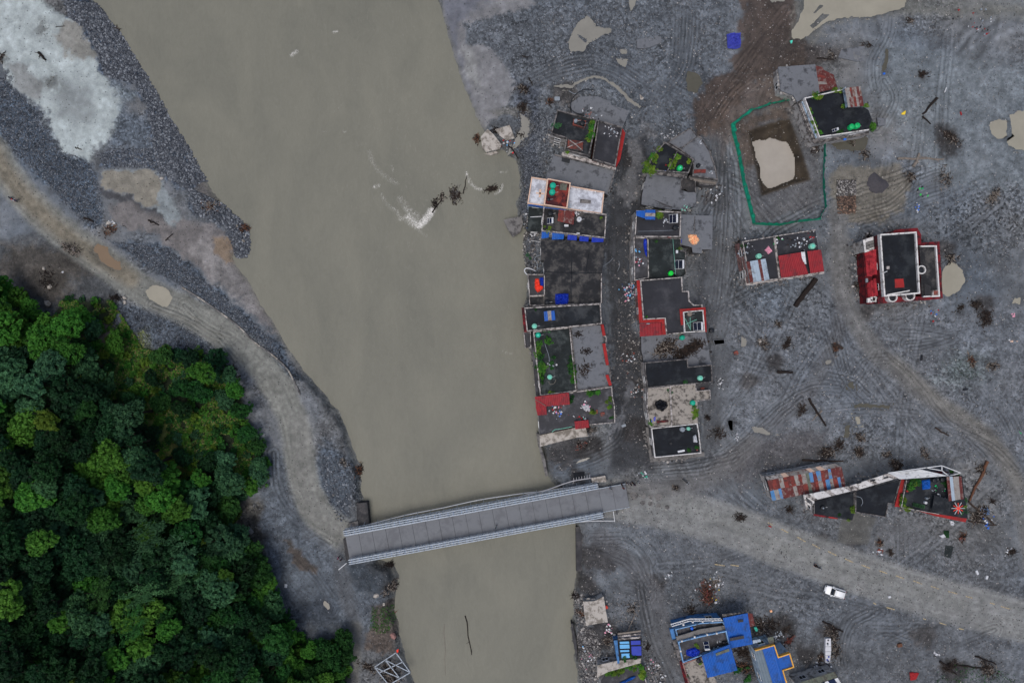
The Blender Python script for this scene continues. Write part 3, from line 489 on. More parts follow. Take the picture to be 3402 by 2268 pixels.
# many more lorry tracks wandering over the plain between the road heads
rt = random.Random(21); heads = W((1450, 1130), (1650, 1060), (1640, 700), (1660, 420), (1930, 700), (2020, 800), (2200, 960), (2320, 1100), (1950, 480), (2100, 320), (2250, 60), (1850, 60), (1500, 100), (1450, 250), (1800, 1230), (2050, 1380), (1500, 1300), (2150, 640), (2300, 500), (2050, 1480), (1780, 820), (2300, 1300))
for k in range(46):
    a, b = rt.sample(heads, 2)
    if math.hypot(a[0] - b[0], a[1] - b[1]) > 1300: continue
    nx0, ny0 = -(b[1] - a[1]), b[0] - a[0]; bo = rt.uniform(-.35, .35); off = [rt.gauss(0, 55) for _ in range(4)]
    tracks([(a[0] + off[0], a[1] + off[1]), ((a[0] + b[0]) / 2 + nx0 * bo, (a[1] + b[1]) / 2 + ny0 * bo), (b[0] + off[2], b[1] + off[3])], (-.8, .8), .3, rt.choice([.18, .26, .3]), amt=rt.uniform(.5, 1))
r7 = (-2.2, -1.2, -.3, .8, 1.7, 2.4)
road(W((-400, 80), (-60, 310), (10, 392), (60, 455), (140, 530), (225, 590), (330, 668), (430, 715), (510, 765), (580, 820), (630, 875), (668, 950), (685, 1030), (700, 1110), (730, 1175), (790, 1230)), 3.1, (122, 122, 122), ruts=r7, st=.1)
road(W((-400, 80), (-60, 310), (10, 392), (60, 455), (140, 530), (240, 600), (300, 640)), 1.7, (116, 108, 98), soft=1.2, amt=.85, ruts=(-.8, .5), noise=.2)
road(W((690, 970), (700, 1090), (730, 1180), (800, 1235)), 2.2, (122, 121, 122), soft=1.5, amt=.7, ruts=(-2, -1.4, -.8, -.2, .5))
tracks(W((628, 1040), (640, 1130), (690, 1200), (760, 1245)), (-.8, 0, .8), .25, .25)
road(W((800, 1255), (780, 1290), (800, 1380), (818, 1450), (812, 1568), (805, 1800)), 1.6, (88, 90, 98), ruts=(-.7, .7), amt=.7)
road(W((815, 1440), (812, 1500), (806, 1700)), 1.3, (106, 104, 104), amt=.9, ruts=(-.5, .5))
road(W((1420, 1148), (1520, 1165), (1600, 1185), (1700, 1215), (1780, 1248), (1870, 1280), (1960, 1312), (2060, 1345), (2160, 1375), (2260, 1402), (2360, 1428), (3200, 1640)), 4.3, (122, 122, 126), soft=.9, st=.05, ruts=(-3, -1.8, -.6, .7, 1.9, 3.1), rutd=.09, flat=.95, noise=.08, wobble=.35)
road(W((1460, 1140), (1580, 1165), (1700, 1215), (1820, 1262), (1960, 1312), (2200, 1384)), 1.3, (118, 118, 120), soft=1.1, amt=.5, flat=.9, ruts=(), noise=.08)
road(W((1380, 1230), (1440, 1290), (1490, 1350), (1520, 1420), (1550, 1500), (1600, 1568), (1680, 1700)), 1.9, (92, 92, 99), ruts=(-1.4, -.9, .2, 1.1), amt=.8, st=.05)
road(I((1060, -50), (1000, 250), (1040, 480), (1110, 760), (1200, 1080), (1330, 1400), (1450, 1700)), 1.5, (88, 89, 96), ruts=(-1.0,), rutd=.3, amt=.9, st=0, noise=.06)
tracks(I((980, 250), (1020, 500), (1080, 760), (1150, 1000), (1240, 1220), (1400, 1568)), (-.35, .35), .18, -.3, dz=-.03)
road(W((1925, 480), (1930, 560), (1932, 640), (1950, 710), (2000, 790), (2080, 865), (2150, 925), (2240, 985), (2300, 1050), (2345, 1150), (2370, 1300)), 1.9, (108, 107, 111), soft=.9, ruts=(-1.1, -.5, .9, 1.4), rutd=.3, amt=.9, st=.1)
road(W((2060, 830), (2150, 915), (2240, 975), (2300, 1040), (2340, 1110)), 1.4, (110, 106, 103), soft=1.2, ruts=(-1.3, 1.2), amt=.45)
road(W((1640, 330), (1655, 430), (1655, 560), (1650, 660), (1655, 800), (1640, 950), (1600, 1060)), 2.0, (90, 92, 100), soft=1.4, ruts=(-1.3, -.5, .6, 1.4), amt=.7)
road(W((1620, 1090), (1700, 1040), (1780, 970), (1860, 900), (1910, 800), (1935, 720)), 1.6, (98, 98, 105), soft=1.2, ruts=(-1.2, -.4, .5, 1.2), amt=.6, rutd=.3)
road(W((1440, 1120), (1540, 1120), (1640, 1090), (1720, 1020)), 2.0, (100, 98, 102), soft=1.6, ruts=(-1.2, .2, 1.2), amt=.7)
road(J((820, 40), (1300, 30), (1800, 50), (2352, 60), (3000, 20)), 2.0, (108, 108, 108), soft=1.4, ruts=(-1, 1), amt=.5)
for pl in (M((880, 620), (1150, 540), (1400, 590), (1600, 700), (1750, 800)), M((1140, 470), (1260, 450), (1450, 520), (1650, 660), (1830, 770)), M((1990, 60), (1985, 300), (1960, 560), (1850, 720), (1700, 860)), M((2080, 60), (2060, 400), (2010, 620), (1900, 780)), M((1800, 760), (2000, 840), (2120, 900)), M((560, 760), (900, 600), (1200, 540))):
    tracks(pl, (-.7, .7), .35, -.2, dz=.05); tracks(pl, (-1.4, 0, 1.4), .25, .22)
for pl in (J((60, 1400), (110, 1150), (140, 900), (260, 680), (400, 520), (480, 380)), J((180, 1400), (230, 1100), (200, 900), (300, 700), (460, 560)), J((120, 1467), (250, 1250), (260, 1000)), W((1640, 320), (1650, 420), (1640, 520)), W((1665, 340), (1668, 500), (1650, 700)),
           J((1050, 1500), (1400, 1420), (1600, 1250), (1780, 1180)), J((1200, 1560), (1450, 1480), (1640, 1380), (1800, 1330)), J((1320, 620), (1300, 450), (1400, 250), (1420, 120)), J((1380, 560), (1440, 700), (1330, 900)),
           K((1450, 220), (1600, 230), (1800, 270)), K((1480, 310), (1650, 290), (1800, 270)), K((1520, 350), (1680, 330), (1810, 290)), K((1330, 390), (1480, 520), (1620, 680), (1800, 900), (2100, 1060), (2300, 1250)), K((1250, 380), (1100, 620), (1000, 560)), K((1200, 700), (1050, 500), (960, 100)), K((850, 820), (1250, 790), (1560, 830)), K((0, 1240), (250, 1050), (520, 780), (780, 640), (980, 640)), K((180, 1200), (450, 960), (700, 720)), K((1160, 760), (1000, 560), (860, 200)), K((1330, 400), (1180, 420), (1080, 540)), K((1250, 740), (1100, 600), (900, 540)), K((2100, 1200), (1900, 1000), (1700, 950)), K((2150, 620), (2300, 900), (2352, 1000)), K((2020, 640), (2180, 860), (2250, 1000)),
           L((100, 330), (280, 330), (400, 440), (420, 560)), L((150, 400), (300, 480), (400, 620)), L((60, 380), (260, 430), (340, 500)), L((280, 560), (360, 600), (400, 760)), L((1410, 980), (1400, 880), (1440, 760), (1530, 700)), L((1440, 960), (1430, 880), (1480, 780), (1600, 700)), L((1560, 980), (1640, 860), (1800, 780)), L((1500, 900), (1620, 820), (1760, 860)), L((1700, 950), (1900, 940), (2100, 860)), L((1750, 980), (1950, 900), (2200, 800)), L((1240, 560), (1420, 650), (1640, 700)), L((340, 300), (420, 380), (460, 440)), L((200, 360), (330, 420), (400, 560)),
           O((1200, 420), (1340, 560), (1500, 620)), O((1000, 420), (1200, 500), (1420, 640), (1560, 820)), Pp((1640, 250), (1720, 430), (1830, 520)), Pp((1640, 600), (1760, 720), (1850, 880)), Pp((1580, 700), (1700, 850)), Pp((1700, 560), (1800, 720), (1880, 820)), Pp((1830, 60), (1900, 300), (1950, 360)),
           Cc((500, 1290), (800, 1250), (1150, 1100), (1250, 880)), Cc((600, 1340), (900, 1300), (1200, 1150)), Cc((700, 1220), (900, 1180), (1050, 1080)), Cc((1150, 300), (1190, 100), (1180, -100)), Cc((1060, 200), (1080, 0), (1040, -200)), Cc((1500, 1330), (1900, 1290), (2352, 1180)), Cc((1650, 1380), (2000, 1350), (2352, 1250))):
    tracks(pl, (-.75, .75), .3, .26, dz=.09); tracks(pl, (0, -1.3, 1.3), .3, -.1, dz=-.05)
# ploughed heap, light and dark mounds
def mound(x, y, rx, ry, hgt, ang=0.0):
    cx_, cy_ = P(x, y); q = [(cx_ - rx * 2, cy_ - ry * 2), (cx_ + rx * 2, cy_ + ry * 2)]; s_ = sub(q, 3)
    u = ((X[s_] - cx_) * math.cos(ang) + (Y[s_] - cy_) * math.sin(ang)) / rx; v = (-(X[s_] - cx_) * math.sin(ang) + (Y[s_] - cy_) * math.cos(ang)) / ry
    Z[s_] += hgt * np.exp(-(u * u + v * v) * 1.6) * (1 + fn1[s_] * .6)
for a in ((2990, 720, 3, 3, .8), (2640, 1200, 5, 3, .5), (2560, 1350, 8, 4, .6, .6), (2750, 1120, 5, 3, .5), (3150, 1250, 6, 4, .7), (2200, 120, 8, 4, .4), (3330, 1150, 4, 6, .5), (2450, 1270, 5, 5, .5), (1300, 1930, 4, 3, .7), (1230, 2020, 5, 4, .6), (160, 880, 7, 4, 1.2, .5), (320, 860, 4, 3, .9), (3150, 950, 3, 5, .5), (2950, 2080, 5, 5, .6), (3230, 2150, 5, 3, .5), (2330, 2000, 4, 3, .5), (1900, 150, 5, 4, .4), (2700, 170, 7, 3, .6), (2860, 180, 5, 3, .6)): mound(*a)
# excavated pit with stepped sides
PIT = PW(D((330, 690), (620, 600), (655, 600), (720, 760), (822, 1075), (700, 1110), (440, 1200), (400, 1000)))
s_ = sub(PIT, 4); d = sdf(X[s_] + fn1[s_] * .4, Y[s_] + fn3[s_] * .5, PIT)
Z[s_] = Z[s_] * (1 - sstep(-.5, .8, d)) + sstep(0, .9, d) * -1.3 - sstep(1.6, 2.6, d + fn1[s_]) * .9
zc = sstep(-.6, .1, d)[..., None]; C[s_] = C[s_] * (1 - zc) + np.array(rgb((58, 50, 43))) * (1 + fn1[s_] * .7)[..., None] * zc; ST[s_] *= (1 - zc[..., 0])
# wooded hillside rising to the west
FOREST = W((-3000, -300), (-80, 600), (0, 650), (60, 690), (110, 735), (150, 690), (255, 690), (262, 745), (330, 800), (420, 812), (500, 815), (532, 860), (556, 930), (590, 1000), (603, 1060), (598, 1100), (560, 1140), (530, 1190), (600, 1285), (615, 1320), (640, 1400), (655, 1440), (700, 1480), (800, 1462), (800, 1500), (786, 1700), (500, 3000), (-3000, 3000))
FW = PW(FOREST); df = sdf(X, Y, FW)
HILLZ = np.where(df > 0, 22 * (1 - np.exp(-df / 45.0)), 0) * (1 + fn4 * .5)
Z += HILLZ
fm = sstep(-.8, .6, df + fn1 * 2)[..., None]
C = C * (1 - fm) + np.array(rgb((34, 42, 26))) * (1 + fn1 * 1.0 + fn2 * .6)[..., None] * fm; ST *= (1 - fm[..., 0])
zone(W((300, 760), (330, 900), (400, 960), (430, 1100), (380, 1130), (330, 1000), (260, 900), (200, 800)), (104, 110, 60), 2, .85, noise=.6, hz=5)
zone(W((170, 735), (230, 740), (310, 790), (250, 800), (190, 770)), (110, 100, 96), 1, .6, noise=.5, hz=2)
# steep wet banks: bare dark earth
bank = (sstep(3.2, .6, dr) * (1 - beach) * land)[..., None]
C = C * (1 - bank * .45) + np.array(rgb((60, 58, 58))) * bank * .45
shore = (sstep(1.1, 0, dr))[..., None] * .6
C = C * (1 - shore) + np.array(rgb((104, 102, 98))) * shore
# ---- puddles: hollows with flat sheets of muddy water
mat('puddle_tan', (146, 142, 128), rough=.18, var=.09, scale=.25); mat('puddle_grey', (130, 128, 120), rough=.18, var=.1, scale=.3)
mat('puddle_orange', (118, 100, 80), rough=.25, var=.05); mat('puddle_olive', (82, 80, 70), rough=.15, var=.1); mat('pond', (158, 152, 142), rough=.2, var=.07, scale=.35)
PUD = []
def puddle(pts, m, lev=-.10, depth=.22, holes=(), hz=0):
    pw = ccw(PW(pts, hz)); s_ = sub(pw, 3); d = sdf(X[s_] + fn1[s_] * .9, Y[s_] + fn3[s_] * .7 + fn1[s_] * .4, pw)
    for hp in holes: d = np.minimum(d, -sdf(X[s_] + fn1[s_] * .6, Y[s_], PW(hp)))
    k = sstep(-1.4, -.1, d)
    tgt = lev + np.where(d > 0, -depth * sstep(0, .6, d) - .02, .03 + .05 * sstep(0, -1, d))
    Z[s_] = Z[s_] * (1 - k) + tgt * k
    w_ = sstep(-1.0, -.1, d + fn3[s_])[..., None] * .5; C[s_] = C[s_] * (1 - w_ * .6); WET[s_] = np.maximum(WET[s_], w_[..., 0])
    PUD.append((offset(pw, .55), lev, m))
puddle(J((822, -60), (1530, -60), (1522, 55), (1400, 90), (1280, 118), (1150, 115), (1000, 142), (920, 190), (850, 250), (790, 275), (738, 262), (736, 215), (790, 150), (812, 60)), 'puddle_tan', holes=(J((880, 95), (930, 30), (955, 40), (900, 90)), J((860, 180), (950, 95), (1010, 100), (960, 140), (880, 200))))
puddle(J((2115, 860), (2180, 830), (2235, 845), (2235, 920), (2260, 945), (2225, 970), (2170, 965), (2130, 930)), 'puddle_tan')
puddle(J((2262, 800), (2320, 770), (2500, 760), (2500, 1040), (2300, 1040), (2250, 1010), (2235, 965), (2275, 940), (2270, 870)), 'puddle_tan')
puddle(M((1180, 130), (1215, 160), (1250, 230), (1335, 245), (1390, 245), (1385, 290), (1330, 300), (1250, 345), (1165, 400), (1150, 445), (1040, 440), (1010, 360), (1060, 260), (1090, 190)), 'puddle_grey', holes=(M((1100, 300), (1180, 350), (1160, 370), (1100, 320)),))
puddle(M((2050, 620), (2150, 640), (2175, 720), (2130, 810), (2060, 790), (2030, 700)), 'puddle_olive')
puddle(M((1460, 430), (1520, 420), (1540, 470), (1480, 470)), 'puddle_grey'); puddle(M((1430, 510), (1530, 510), (1520, 580), (1470, 570)), 'puddle_grey')
puddle(M((880, 745), (960, 735), (1050, 735), (1120, 685), (1200, 655), (1300, 660), (1400, 715), (1470, 770), (1560, 860), (1640, 930), (1630, 945), (1540, 880), (1450, 790), (1380, 725), (1290, 680), (1200, 678), (1130, 705), (1050, 762), (950, 765)), 'puddle_grey')
puddle(W((2165, 622), (2180, 596), (2213, 620), (2216, 645), (2205, 668), (2180, 680), (2164, 670)), 'puddle_tan')
puddle(D((985, 775), (1120, 765), (1270, 700), (1300, 740), (1270, 850), (1150, 845), (1040, 830)), 'puddle_olive')
puddle(J((1395, 340), (1420, 340), (1410, 430), (1375, 510), (1362, 490), (1385, 410)), 'puddle_olive')
puddle(O((610, 55), (640, 15), (700, 40), (715, 100), (780, 130), (790, 185), (750, 185), (690, 150), (650, 130), (640, 90)), 'puddle_orange')
puddle(O((948, 320), (985, 292), (1060, 290), (1100, 320), (1125, 370), (1100, 420), (1060, 425), (1010, 395), (970, 375)), 'puddle_tan')
puddle(K((250, 265), (285, 280), (290, 345), (255, 330)), 'puddle_grey'); puddle(K((880, 440), (930, 435), (915, 470), (880, 470)), 'puddle_grey')
puddle(K((1090, 765), (1170, 760), (1360, 775), (1350, 795), (1180, 785), (1100, 795)), 'puddle_olive'); puddle(K((1095, 855), (1130, 860), (1138, 915), (1115, 915)), 'puddle_tan')
puddle(K((1030, 925), (1065, 920), (1060, 1010), (1020, 1015)), 'puddle_olive'); puddle(K((330, 930), (420, 945), (490, 985), (440, 990), (360, 970)), 'puddle_grey'); puddle(K((160, 870), (190, 885), (195, 960), (165, 950)), 'puddle_grey')
puddle(K((1045, 605), (1090, 600), (1095, 645), (1050, 640)), 'puddle_olive'); puddle(W((2330, 684), (2345, 684), (2344, 698), (2328, 697)), 'puddle_tan')
puddle(Pp((1805, 835), (1830, 845), (1845, 875), (1830, 880), (1805, 860)), 'puddle_olive')
puddle(Cc((800, 1270), (850, 1240), (930, 1225), (870, 1265), (790, 1290)), 'puddle_grey'); puddle(Cc((2270, 880), (2310, 870), (2310, 970), (2280, 970)), 'puddle_grey')
puddle(J((570, -20), (700, -40), (690, 10), (600, 15)), 'puddle_grey'); puddle(M((1530, -20), (1610, -20), (1580, 60), (1550, 100)), 'puddle_grey')
puddle(Q((1440, 650), (1500, 690), (1490, 790), (1420, 850), (1390, 870), (1420, 790), (1450, 720)), 'puddle_grey')
PONDZ = -1.95
pond = D((345, 775), (400, 755), (470, 760), (505, 740), (560, 760), (640, 775), (680, 830), (700, 900), (712, 980), (700, 1070), (650, 1100), (560, 1130), (485, 1155), (445, 1120), (420, 1060), (415, 990), (385, 900), (370, 820))
pw = ccw(PW(pond, PONDZ)); s_ = sub(pw, 2); d = sdf(X[s_] + fn1[s_] * .35, Y[s_] + fn3[s_] * .4, pw)
Z[s_] = np.where(d > 0, PONDZ - .35 * sstep(0, .8, d) - .02, np.maximum(Z[s_], PONDZ + .04 + .12 * sstep(0, -1.2, d)))
PUD.append((offset(pw, .4), PONDZ, 'pond'))
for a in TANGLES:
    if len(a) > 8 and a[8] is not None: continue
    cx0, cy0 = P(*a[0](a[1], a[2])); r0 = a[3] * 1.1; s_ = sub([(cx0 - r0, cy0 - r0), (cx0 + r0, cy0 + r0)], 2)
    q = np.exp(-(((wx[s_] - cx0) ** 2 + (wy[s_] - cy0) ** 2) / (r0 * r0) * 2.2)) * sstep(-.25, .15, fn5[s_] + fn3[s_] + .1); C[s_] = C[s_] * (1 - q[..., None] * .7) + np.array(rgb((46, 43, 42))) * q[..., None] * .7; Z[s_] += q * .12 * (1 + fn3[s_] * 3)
C *= np.array([1.11, 1.14, 1.04])
C *= tone(fn3 * .42) * tone(fn5 * .34) * tone(fn1 * .38)
# ---- mesh
V = np.stack([X, Y, Z], -1).reshape(-1, 3)
idx = (np.arange(NY - 1)[:, None] * NX + np.arange(NX - 1)[None, :]).reshape(-1)
Fg = np.stack([idx, idx + 1, idx + NX + 1, idx + NX], -1)
def np_mesh(name, V, F4, smooth=True):
    me = bpy.data.meshes.new(name); k = F4.shape[1]
    me.vertices.add(len(V)); me.vertices.foreach_set('co', V.astype(np.float32).ravel())
    me.loops.add(len(F4) * k); me.loops.foreach_set('vertex_index', F4.astype(np.int32).ravel())
    me.polygons.add(len(F4)); me.polygons.foreach_set('loop_start', np.arange(0, len(F4) * k, k, dtype=np.int32))
    me.polygons.foreach_set('loop_total', np.full(len(F4), k, dtype=np.int32))
    me.polygons.foreach_set('use_smooth', np.full(len(F4), smooth)); me.update(calc_edges=True); return me
me = np_mesh('ground', V, Fg)
ca = me.color_attributes.new('Col', 'FLOAT_COLOR', 'POINT')
cc = np.ones((len(V), 4), np.float32); cc[:, :3] = np.clip(C.reshape(-1, 3), .004, .8); ca.data.foreach_set('color', cc.ravel())
for nm, arr in (('stony', ST), ('wet', WET)):
    at = me.attributes.new(nm, 'FLOAT', 'POINT'); at.data.foreach_set('value', np.clip(arr, 0, 1).astype(np.float32).ravel())
ground = bpy.data.objects.new('ground', me); COL.objects.link(ground); tag(ground, 'grey silt and gravel plain laid bare by the flood, with wheel tracks', kind='structure')
m = bpy.data.materials.new('ground'); m.use_nodes = True; nt = m.node_tree; N_, Lk = nt.nodes, nt.links; bs = N_['Principled BSDF']
def nd(t, **k):
    n = N_.new(t)
    for a, b in k.items(): setattr(n, a, b)
    return n
geo = nd('ShaderNodeNewGeometry'); at = nd('ShaderNodeAttribute', attribute_name='Col'); st = nd('ShaderNodeAttribute', attribute_name='stony'); wt = nd('ShaderNodeAttribute', attribute_name='wet')
def noise(sc_, det=6, rough=.6):
    n = nd('ShaderNodeTexNoise'); n.inputs['Scale'].default_value = sc_; n.inputs['Detail'].default_value = det; n.inputs['Roughness'].default_value = rough; Lk.new(geo.outputs['Position'], n.inputs['Vector']); return n.outputs['Fac']
def maprange(src, a, b, c, d_):
    n = nd('ShaderNodeMapRange'); n.inputs[1].default_value = a; n.inputs[2].default_value = b; n.inputs[3].default_value = c; n.inputs[4].default_value = d_; Lk.new(src, n.inputs[0]); return n.outputs[0]
def mth(op, a, b):
    n = nd('ShaderNodeMath', operation=op)
    for i, q in enumerate((a, b)):
        if isinstance(q, (int, float)): n.inputs[i].default_value = q
        else: Lk.new(q, n.inputs[i])
    return n.outputs[0]
def scalecol(col, f):
    n = nd('ShaderNodeVectorMath', operation='SCALE'); Lk.new(col, n.inputs[0]); Lk.new(f, n.inputs['Scale']); return n.outputs[0]
vo = nd('ShaderNodeTexVoronoi'); vo.inputs['Scale'].default_value = 2.3; Lk.new(geo.outputs['Position'], vo.inputs['Vector'])
sep = nd('ShaderNodeSeparateColor'); Lk.new(vo.outputs['Color'], sep.inputs[0])
peb = maprange(sep.outputs[0], 0, 1, -.72, .72)
f1 = mth('ADD', 1.0, mth('MULTIPLY', peb, mth('MULTIPLY', st.outputs['Fac'], 1.0)))
f2 = mth('ADD', 1.0, mth('MULTIPLY', maprange(noise(.9, 9, .85), .3, .7, -.5, .5), maprange(st.outputs['Fac'], 0, .7, .3, 1)))
f3 = mth('ADD', 1.0, mth('MULTIPLY', maprange(noise(3.4, 5, .75), .28, .72, -.28, .28), maprange(st.outputs['Fac'], 0, .7, .4, 1)))
f4 = maprange(noise(.32, 5, .6), .3, .7, .86, 1.14)
col = scalecol(at.outputs['Color'], mth('MULTIPLY', mth('MULTIPLY', f1, f2), mth('MULTIPLY', f3, f4)))
# rare pale stones and dark chips
v2 = nd('ShaderNodeTexVoronoi'); v2.inputs['Scale'].default_value = 1.9; Lk.new(geo.outputs['Position'], v2.inputs['Vector'])
s2 = nd('ShaderNodeSeparateColor'); Lk.new(v2.outputs['Color'], s2.inputs[0])
pick = mth('MULTIPLY', mth('GREATER_THAN', s2.outputs[1], .84), mth('LESS_THAN', v2.outputs['Distance'], .16))
mx = nd('ShaderNodeMix', data_type='RGBA'); Lk.new(mth('MULTIPLY', pick, maprange(st.outputs['Fac'], .1, .6, 0, .75)), mx.inputs['Factor']); Lk.new(col, mx.inputs['A']); mx.inputs['B'].default_value = (*rgb((160, 160, 164)), 1)
pick2 = mth('MULTIPLY', mth('LESS_THAN', s2.outputs[1], .16), mth('LESS_THAN', v2.outputs['Distance'], .26))
mx2 = nd('ShaderNodeMix', data_type='RGBA'); Lk.new(mth('MULTIPLY', pick2, .6), mx2.inputs['Factor']); Lk.new(mx.outputs['Result'], mx2.inputs['A']); mx2.inputs['B'].default_value = (*rgb((38, 36, 38)), 1)
Lk.new(mx2.outputs['Result'], bs.inputs['Base Color'])
Lk.new(maprange(wt.outputs['Fac'], 0, 1, .85, .32), bs.inputs['Roughness']); bs.inputs['Specular IOR Level'].default_value = .3
bp = nd('ShaderNodeBump'); bp.inputs['Strength'].default_value = 1.0; bp.inputs['Distance'].default_value = .3
hgt = mth('ADD', mth('MULTIPLY', noise(2.4, 8, .7), 1.0), mth('MULTIPLY', mth('MULTIPLY', vo.outputs['Distance'], st.outputs['Fac']), -.8))
Lk.new(hgt, bp.inputs['Height']); Lk.new(bp.outputs[0], bs.inputs['Normal']); ground.data.materials.append(m)
# sample heights
XS0, YS0 = int(np.searchsorted(xs, -113 - 1e-6)), int(np.searchsorted(ys, -78 - 1e-6)); NFX, NFY = int(226 / GST), int(156 / GST)
def gz(x, y):
    fx = min(max((x + 113) / GST, 0), NFX - 1.001); fy = min(max((y + 78) / GST, 0), NFY - 1.001); i, j = int(fx), int(fy); a, b = fx - i, fy - j; i += XS0; j += YS0
    return float((Z[j, i] * (1 - a) + Z[j, i + 1] * a) * (1 - b) + (Z[j + 1, i] * (1 - a) + Z[j + 1, i + 1] * a) * b)
def gza(x, y):
    fx = np.clip((x + 113) / GST, 0, NFX - 1.001); fy = np.clip((y + 78) / GST, 0, NFY - 1.001); i = fx.astype(int); j = fy.astype(int); a = fx - i; b = fy - j; i = i + XS0; j = j + YS0
    return (Z[j, i] * (1 - a) + Z[j, i + 1] * a) * (1 - b) + (Z[j + 1, i] * (1 - a) + Z[j + 1, i + 1] * a) * b
PN = ['muddy puddle spreading along the top edge of the plain', 'small round muddy puddle at the right edge', 'large muddy puddle cut by the right edge', 'grey puddle with a ragged outline on the gravel above the houses']
for i, (poly, lev, mm) in enumerate(PUD):
    b = MB(); b.prism(poly, lev - .01, lev, top=True); o = b.build('pond' if mm == 'pond' else 'puddle', mm)
    if mm == 'pond': tag(o, 'pale muddy water standing in the dug pit inside the green netting', kind='structure')
    else: tag(o, PN[i] if i < len(PN) else None, kind='structure')
# ---- river
wxs = np.concatenate([np.arange(-1500, -100, 25.), np.arange(-100, 40, .5), np.arange(40, 1500, 25.)]); wys = np.concatenate([np.arange(-1500, -80, 20.), np.arange(-80, 80, .5), np.arange(80, 1500, 20.)])
XW, YW = np.meshgrid(wxs, wys); dw = sdf(XW, YW, RIV); foam = np.zeros_like(XW); rif = np.zeros_like(XW)
def foamline(pts, wd, amt=1.0):
    pw = PW(spline(pts, 4), WZ); 
    for i in range(len(pw) - 1):
        d_, _, t = seg_d(XW, YW, pw[i], pw[i + 1]); np.maximum(foam, np.exp(-(d_ / wd) ** 2) * amt, out=foam)
foamline(Q((930, 1220), (912, 1250), (885, 1282), (855, 1305)), .75, 1.7); foamline(Q((850, 1298), (820, 1280), (800, 1255)), .9, 1.0); foamline(Q((750, 1150), (800, 1220), (850, 1250)), 1.2, .5); foamline(Q((790, 1260), (760, 1265), (745, 1270)), .5, .7); foamline(Q((780, 1205), (800, 1225)), .6, .7); foamline(Q((720, 1210), (735, 1235), (750, 1270)), .6, .55)
foamline(Q((600, 1080), (625, 1075)), .5, .8); foamline(Q((570, 880), (600, 960), (660, 1020), (730, 1060)), .9, .45); foamline(Q((700, 960), (705, 990)), .35, .6); foamline(Q((640, 1130), (680, 1190), (720, 1220)), .8, .45)
foamline(Q((1130, 1000), (1150, 1050), (1190, 1090), (1220, 1095)), .4, .85); foamline(Q((1340, 1070), (1330, 1100), (1295, 1125)), .35, .8); foamline(Q((1370, 990), (1320, 1000)), .4, .5); foamline(Q((1240, 890), (1300, 885)), .4, .6)
foamline(Q((120, 320), (150, 300)), .5, .9); foamline(Q((360, 190), (385, 180)), .3, .9); foamline(Q((415, 755), (430, 762)), .3, .7); foamline(Q((365, 650), (420, 600)), .3, .4); foamline(Q((280, 755), (325, 765)), .3, .4)
foamline(Q((780, 1290), (850, 1330), (900, 1365)), .5, .5); foamline(Q((340, 60), (380, 120), (450, 115)), .4, .28); foamline(Cc((60, 200), (130, 225), (160, 215)), .3, .55); foamline(B((50, 870), (130, 950)), .3, .3)
foam *= (dw > -.5); rif = np.clip(1 - np.abs(XW + 22) / 40, 0, 1) * np.clip((YW + 30) / 60, 0, 1)
keep = dw > -4; VW = np.stack([XW, YW, np.full(XW.shape, WZ) + fbm(XW, YW, 3, 3, 71) * .06 * (1 + 2 * foam) + foam * .1], -1).reshape(-1, 3)
ny, nx = XW.shape; ii = (np.arange(ny - 1)[:, None] * nx + np.arange(nx - 1)[None, :]); kk = keep[:-1, :-1] | keep[1:, 1:] | keep[:-1, 1:] | keep[1:, :-1]; ii = ii[kk]
FWt = np.stack([ii, ii + 1, ii + nx + 1, ii + nx], -1); used = np.unique(FWt); remap = np.zeros(nx * ny, int); remap[used] = np.arange(len(used))
mw = np_mesh('river', VW[used], remap[FWt]); a_ = mw.attributes.new('foam', 'FLOAT', 'POINT'); a_.data.foreach_set('value', foam.reshape(-1)[used].astype(np.float32))
a_ = mw.attributes.new('rif', 'FLOAT', 'POINT'); a_.data.foreach_set('value', rif.reshape(-1)[used].astype(np.float32))
river = bpy.data.objects.new('river', mw); COL.objects.link(river); tag(river, 'wide silty brown river running past the houses and under the bridge', kind='structure')
m = bpy.data.materials.new('river'); m.use_nodes = True; nt = m.node_tree; N_, Lk = nt.nodes, nt.links; bs = N_['Principled BSDF']
geo = nd('ShaderNodeNewGeometry'); fa = nd('ShaderNodeAttribute', attribute_name='foam')
mp = nd('ShaderNodeMapping'); mp.inputs['Rotation'].default_value = (0, 0, math.radians(25)); mp.inputs['Scale'].default_value = (1, .45, 1); Lk.new(geo.outputs['Position'], mp.inputs[0])
def wnoise(s, d_=7, r=.6, dist=0.0):
    n = nd('ShaderNodeTexNoise'); n.inputs['Scale'].default_value = s; n.inputs['Detail'].default_value = d_; n.inputs['Roughness'].default_value = r; n.inputs['Distortion'].default_value = dist; Lk.new(mp.outputs[0], n.inputs['Vector']); return n.outputs['Fac']
cr = nd('ShaderNodeValToRGB'); cr.color_ramp.elements[0].position = .3; cr.color_ramp.elements[1].position = .7; cr.color_ramp.elements[0].color = (*rgb((107, 107, 97)), 1); cr.color_ramp.elements[1].color = (*rgb((120, 119, 107)), 1)
Lk.new(wnoise(.07, 8, .55, 1.2), cr.inputs[0])
col = scalecol(cr.outputs[0], mth('MULTIPLY', maprange(wnoise(.6, 8, .62, 2.0), .3, .7, .95, 1.05), maprange(wnoise(1.7, 6, .7, 3.0), .3, .7, .95, 1.05)))
rf = nd('ShaderNodeAttribute', attribute_name='rif')
streak = mth('MULTIPLY', maprange(wnoise(.9, 6, .55, 3.5), .60, .72, 0, 1), rf.outputs['Fac'])
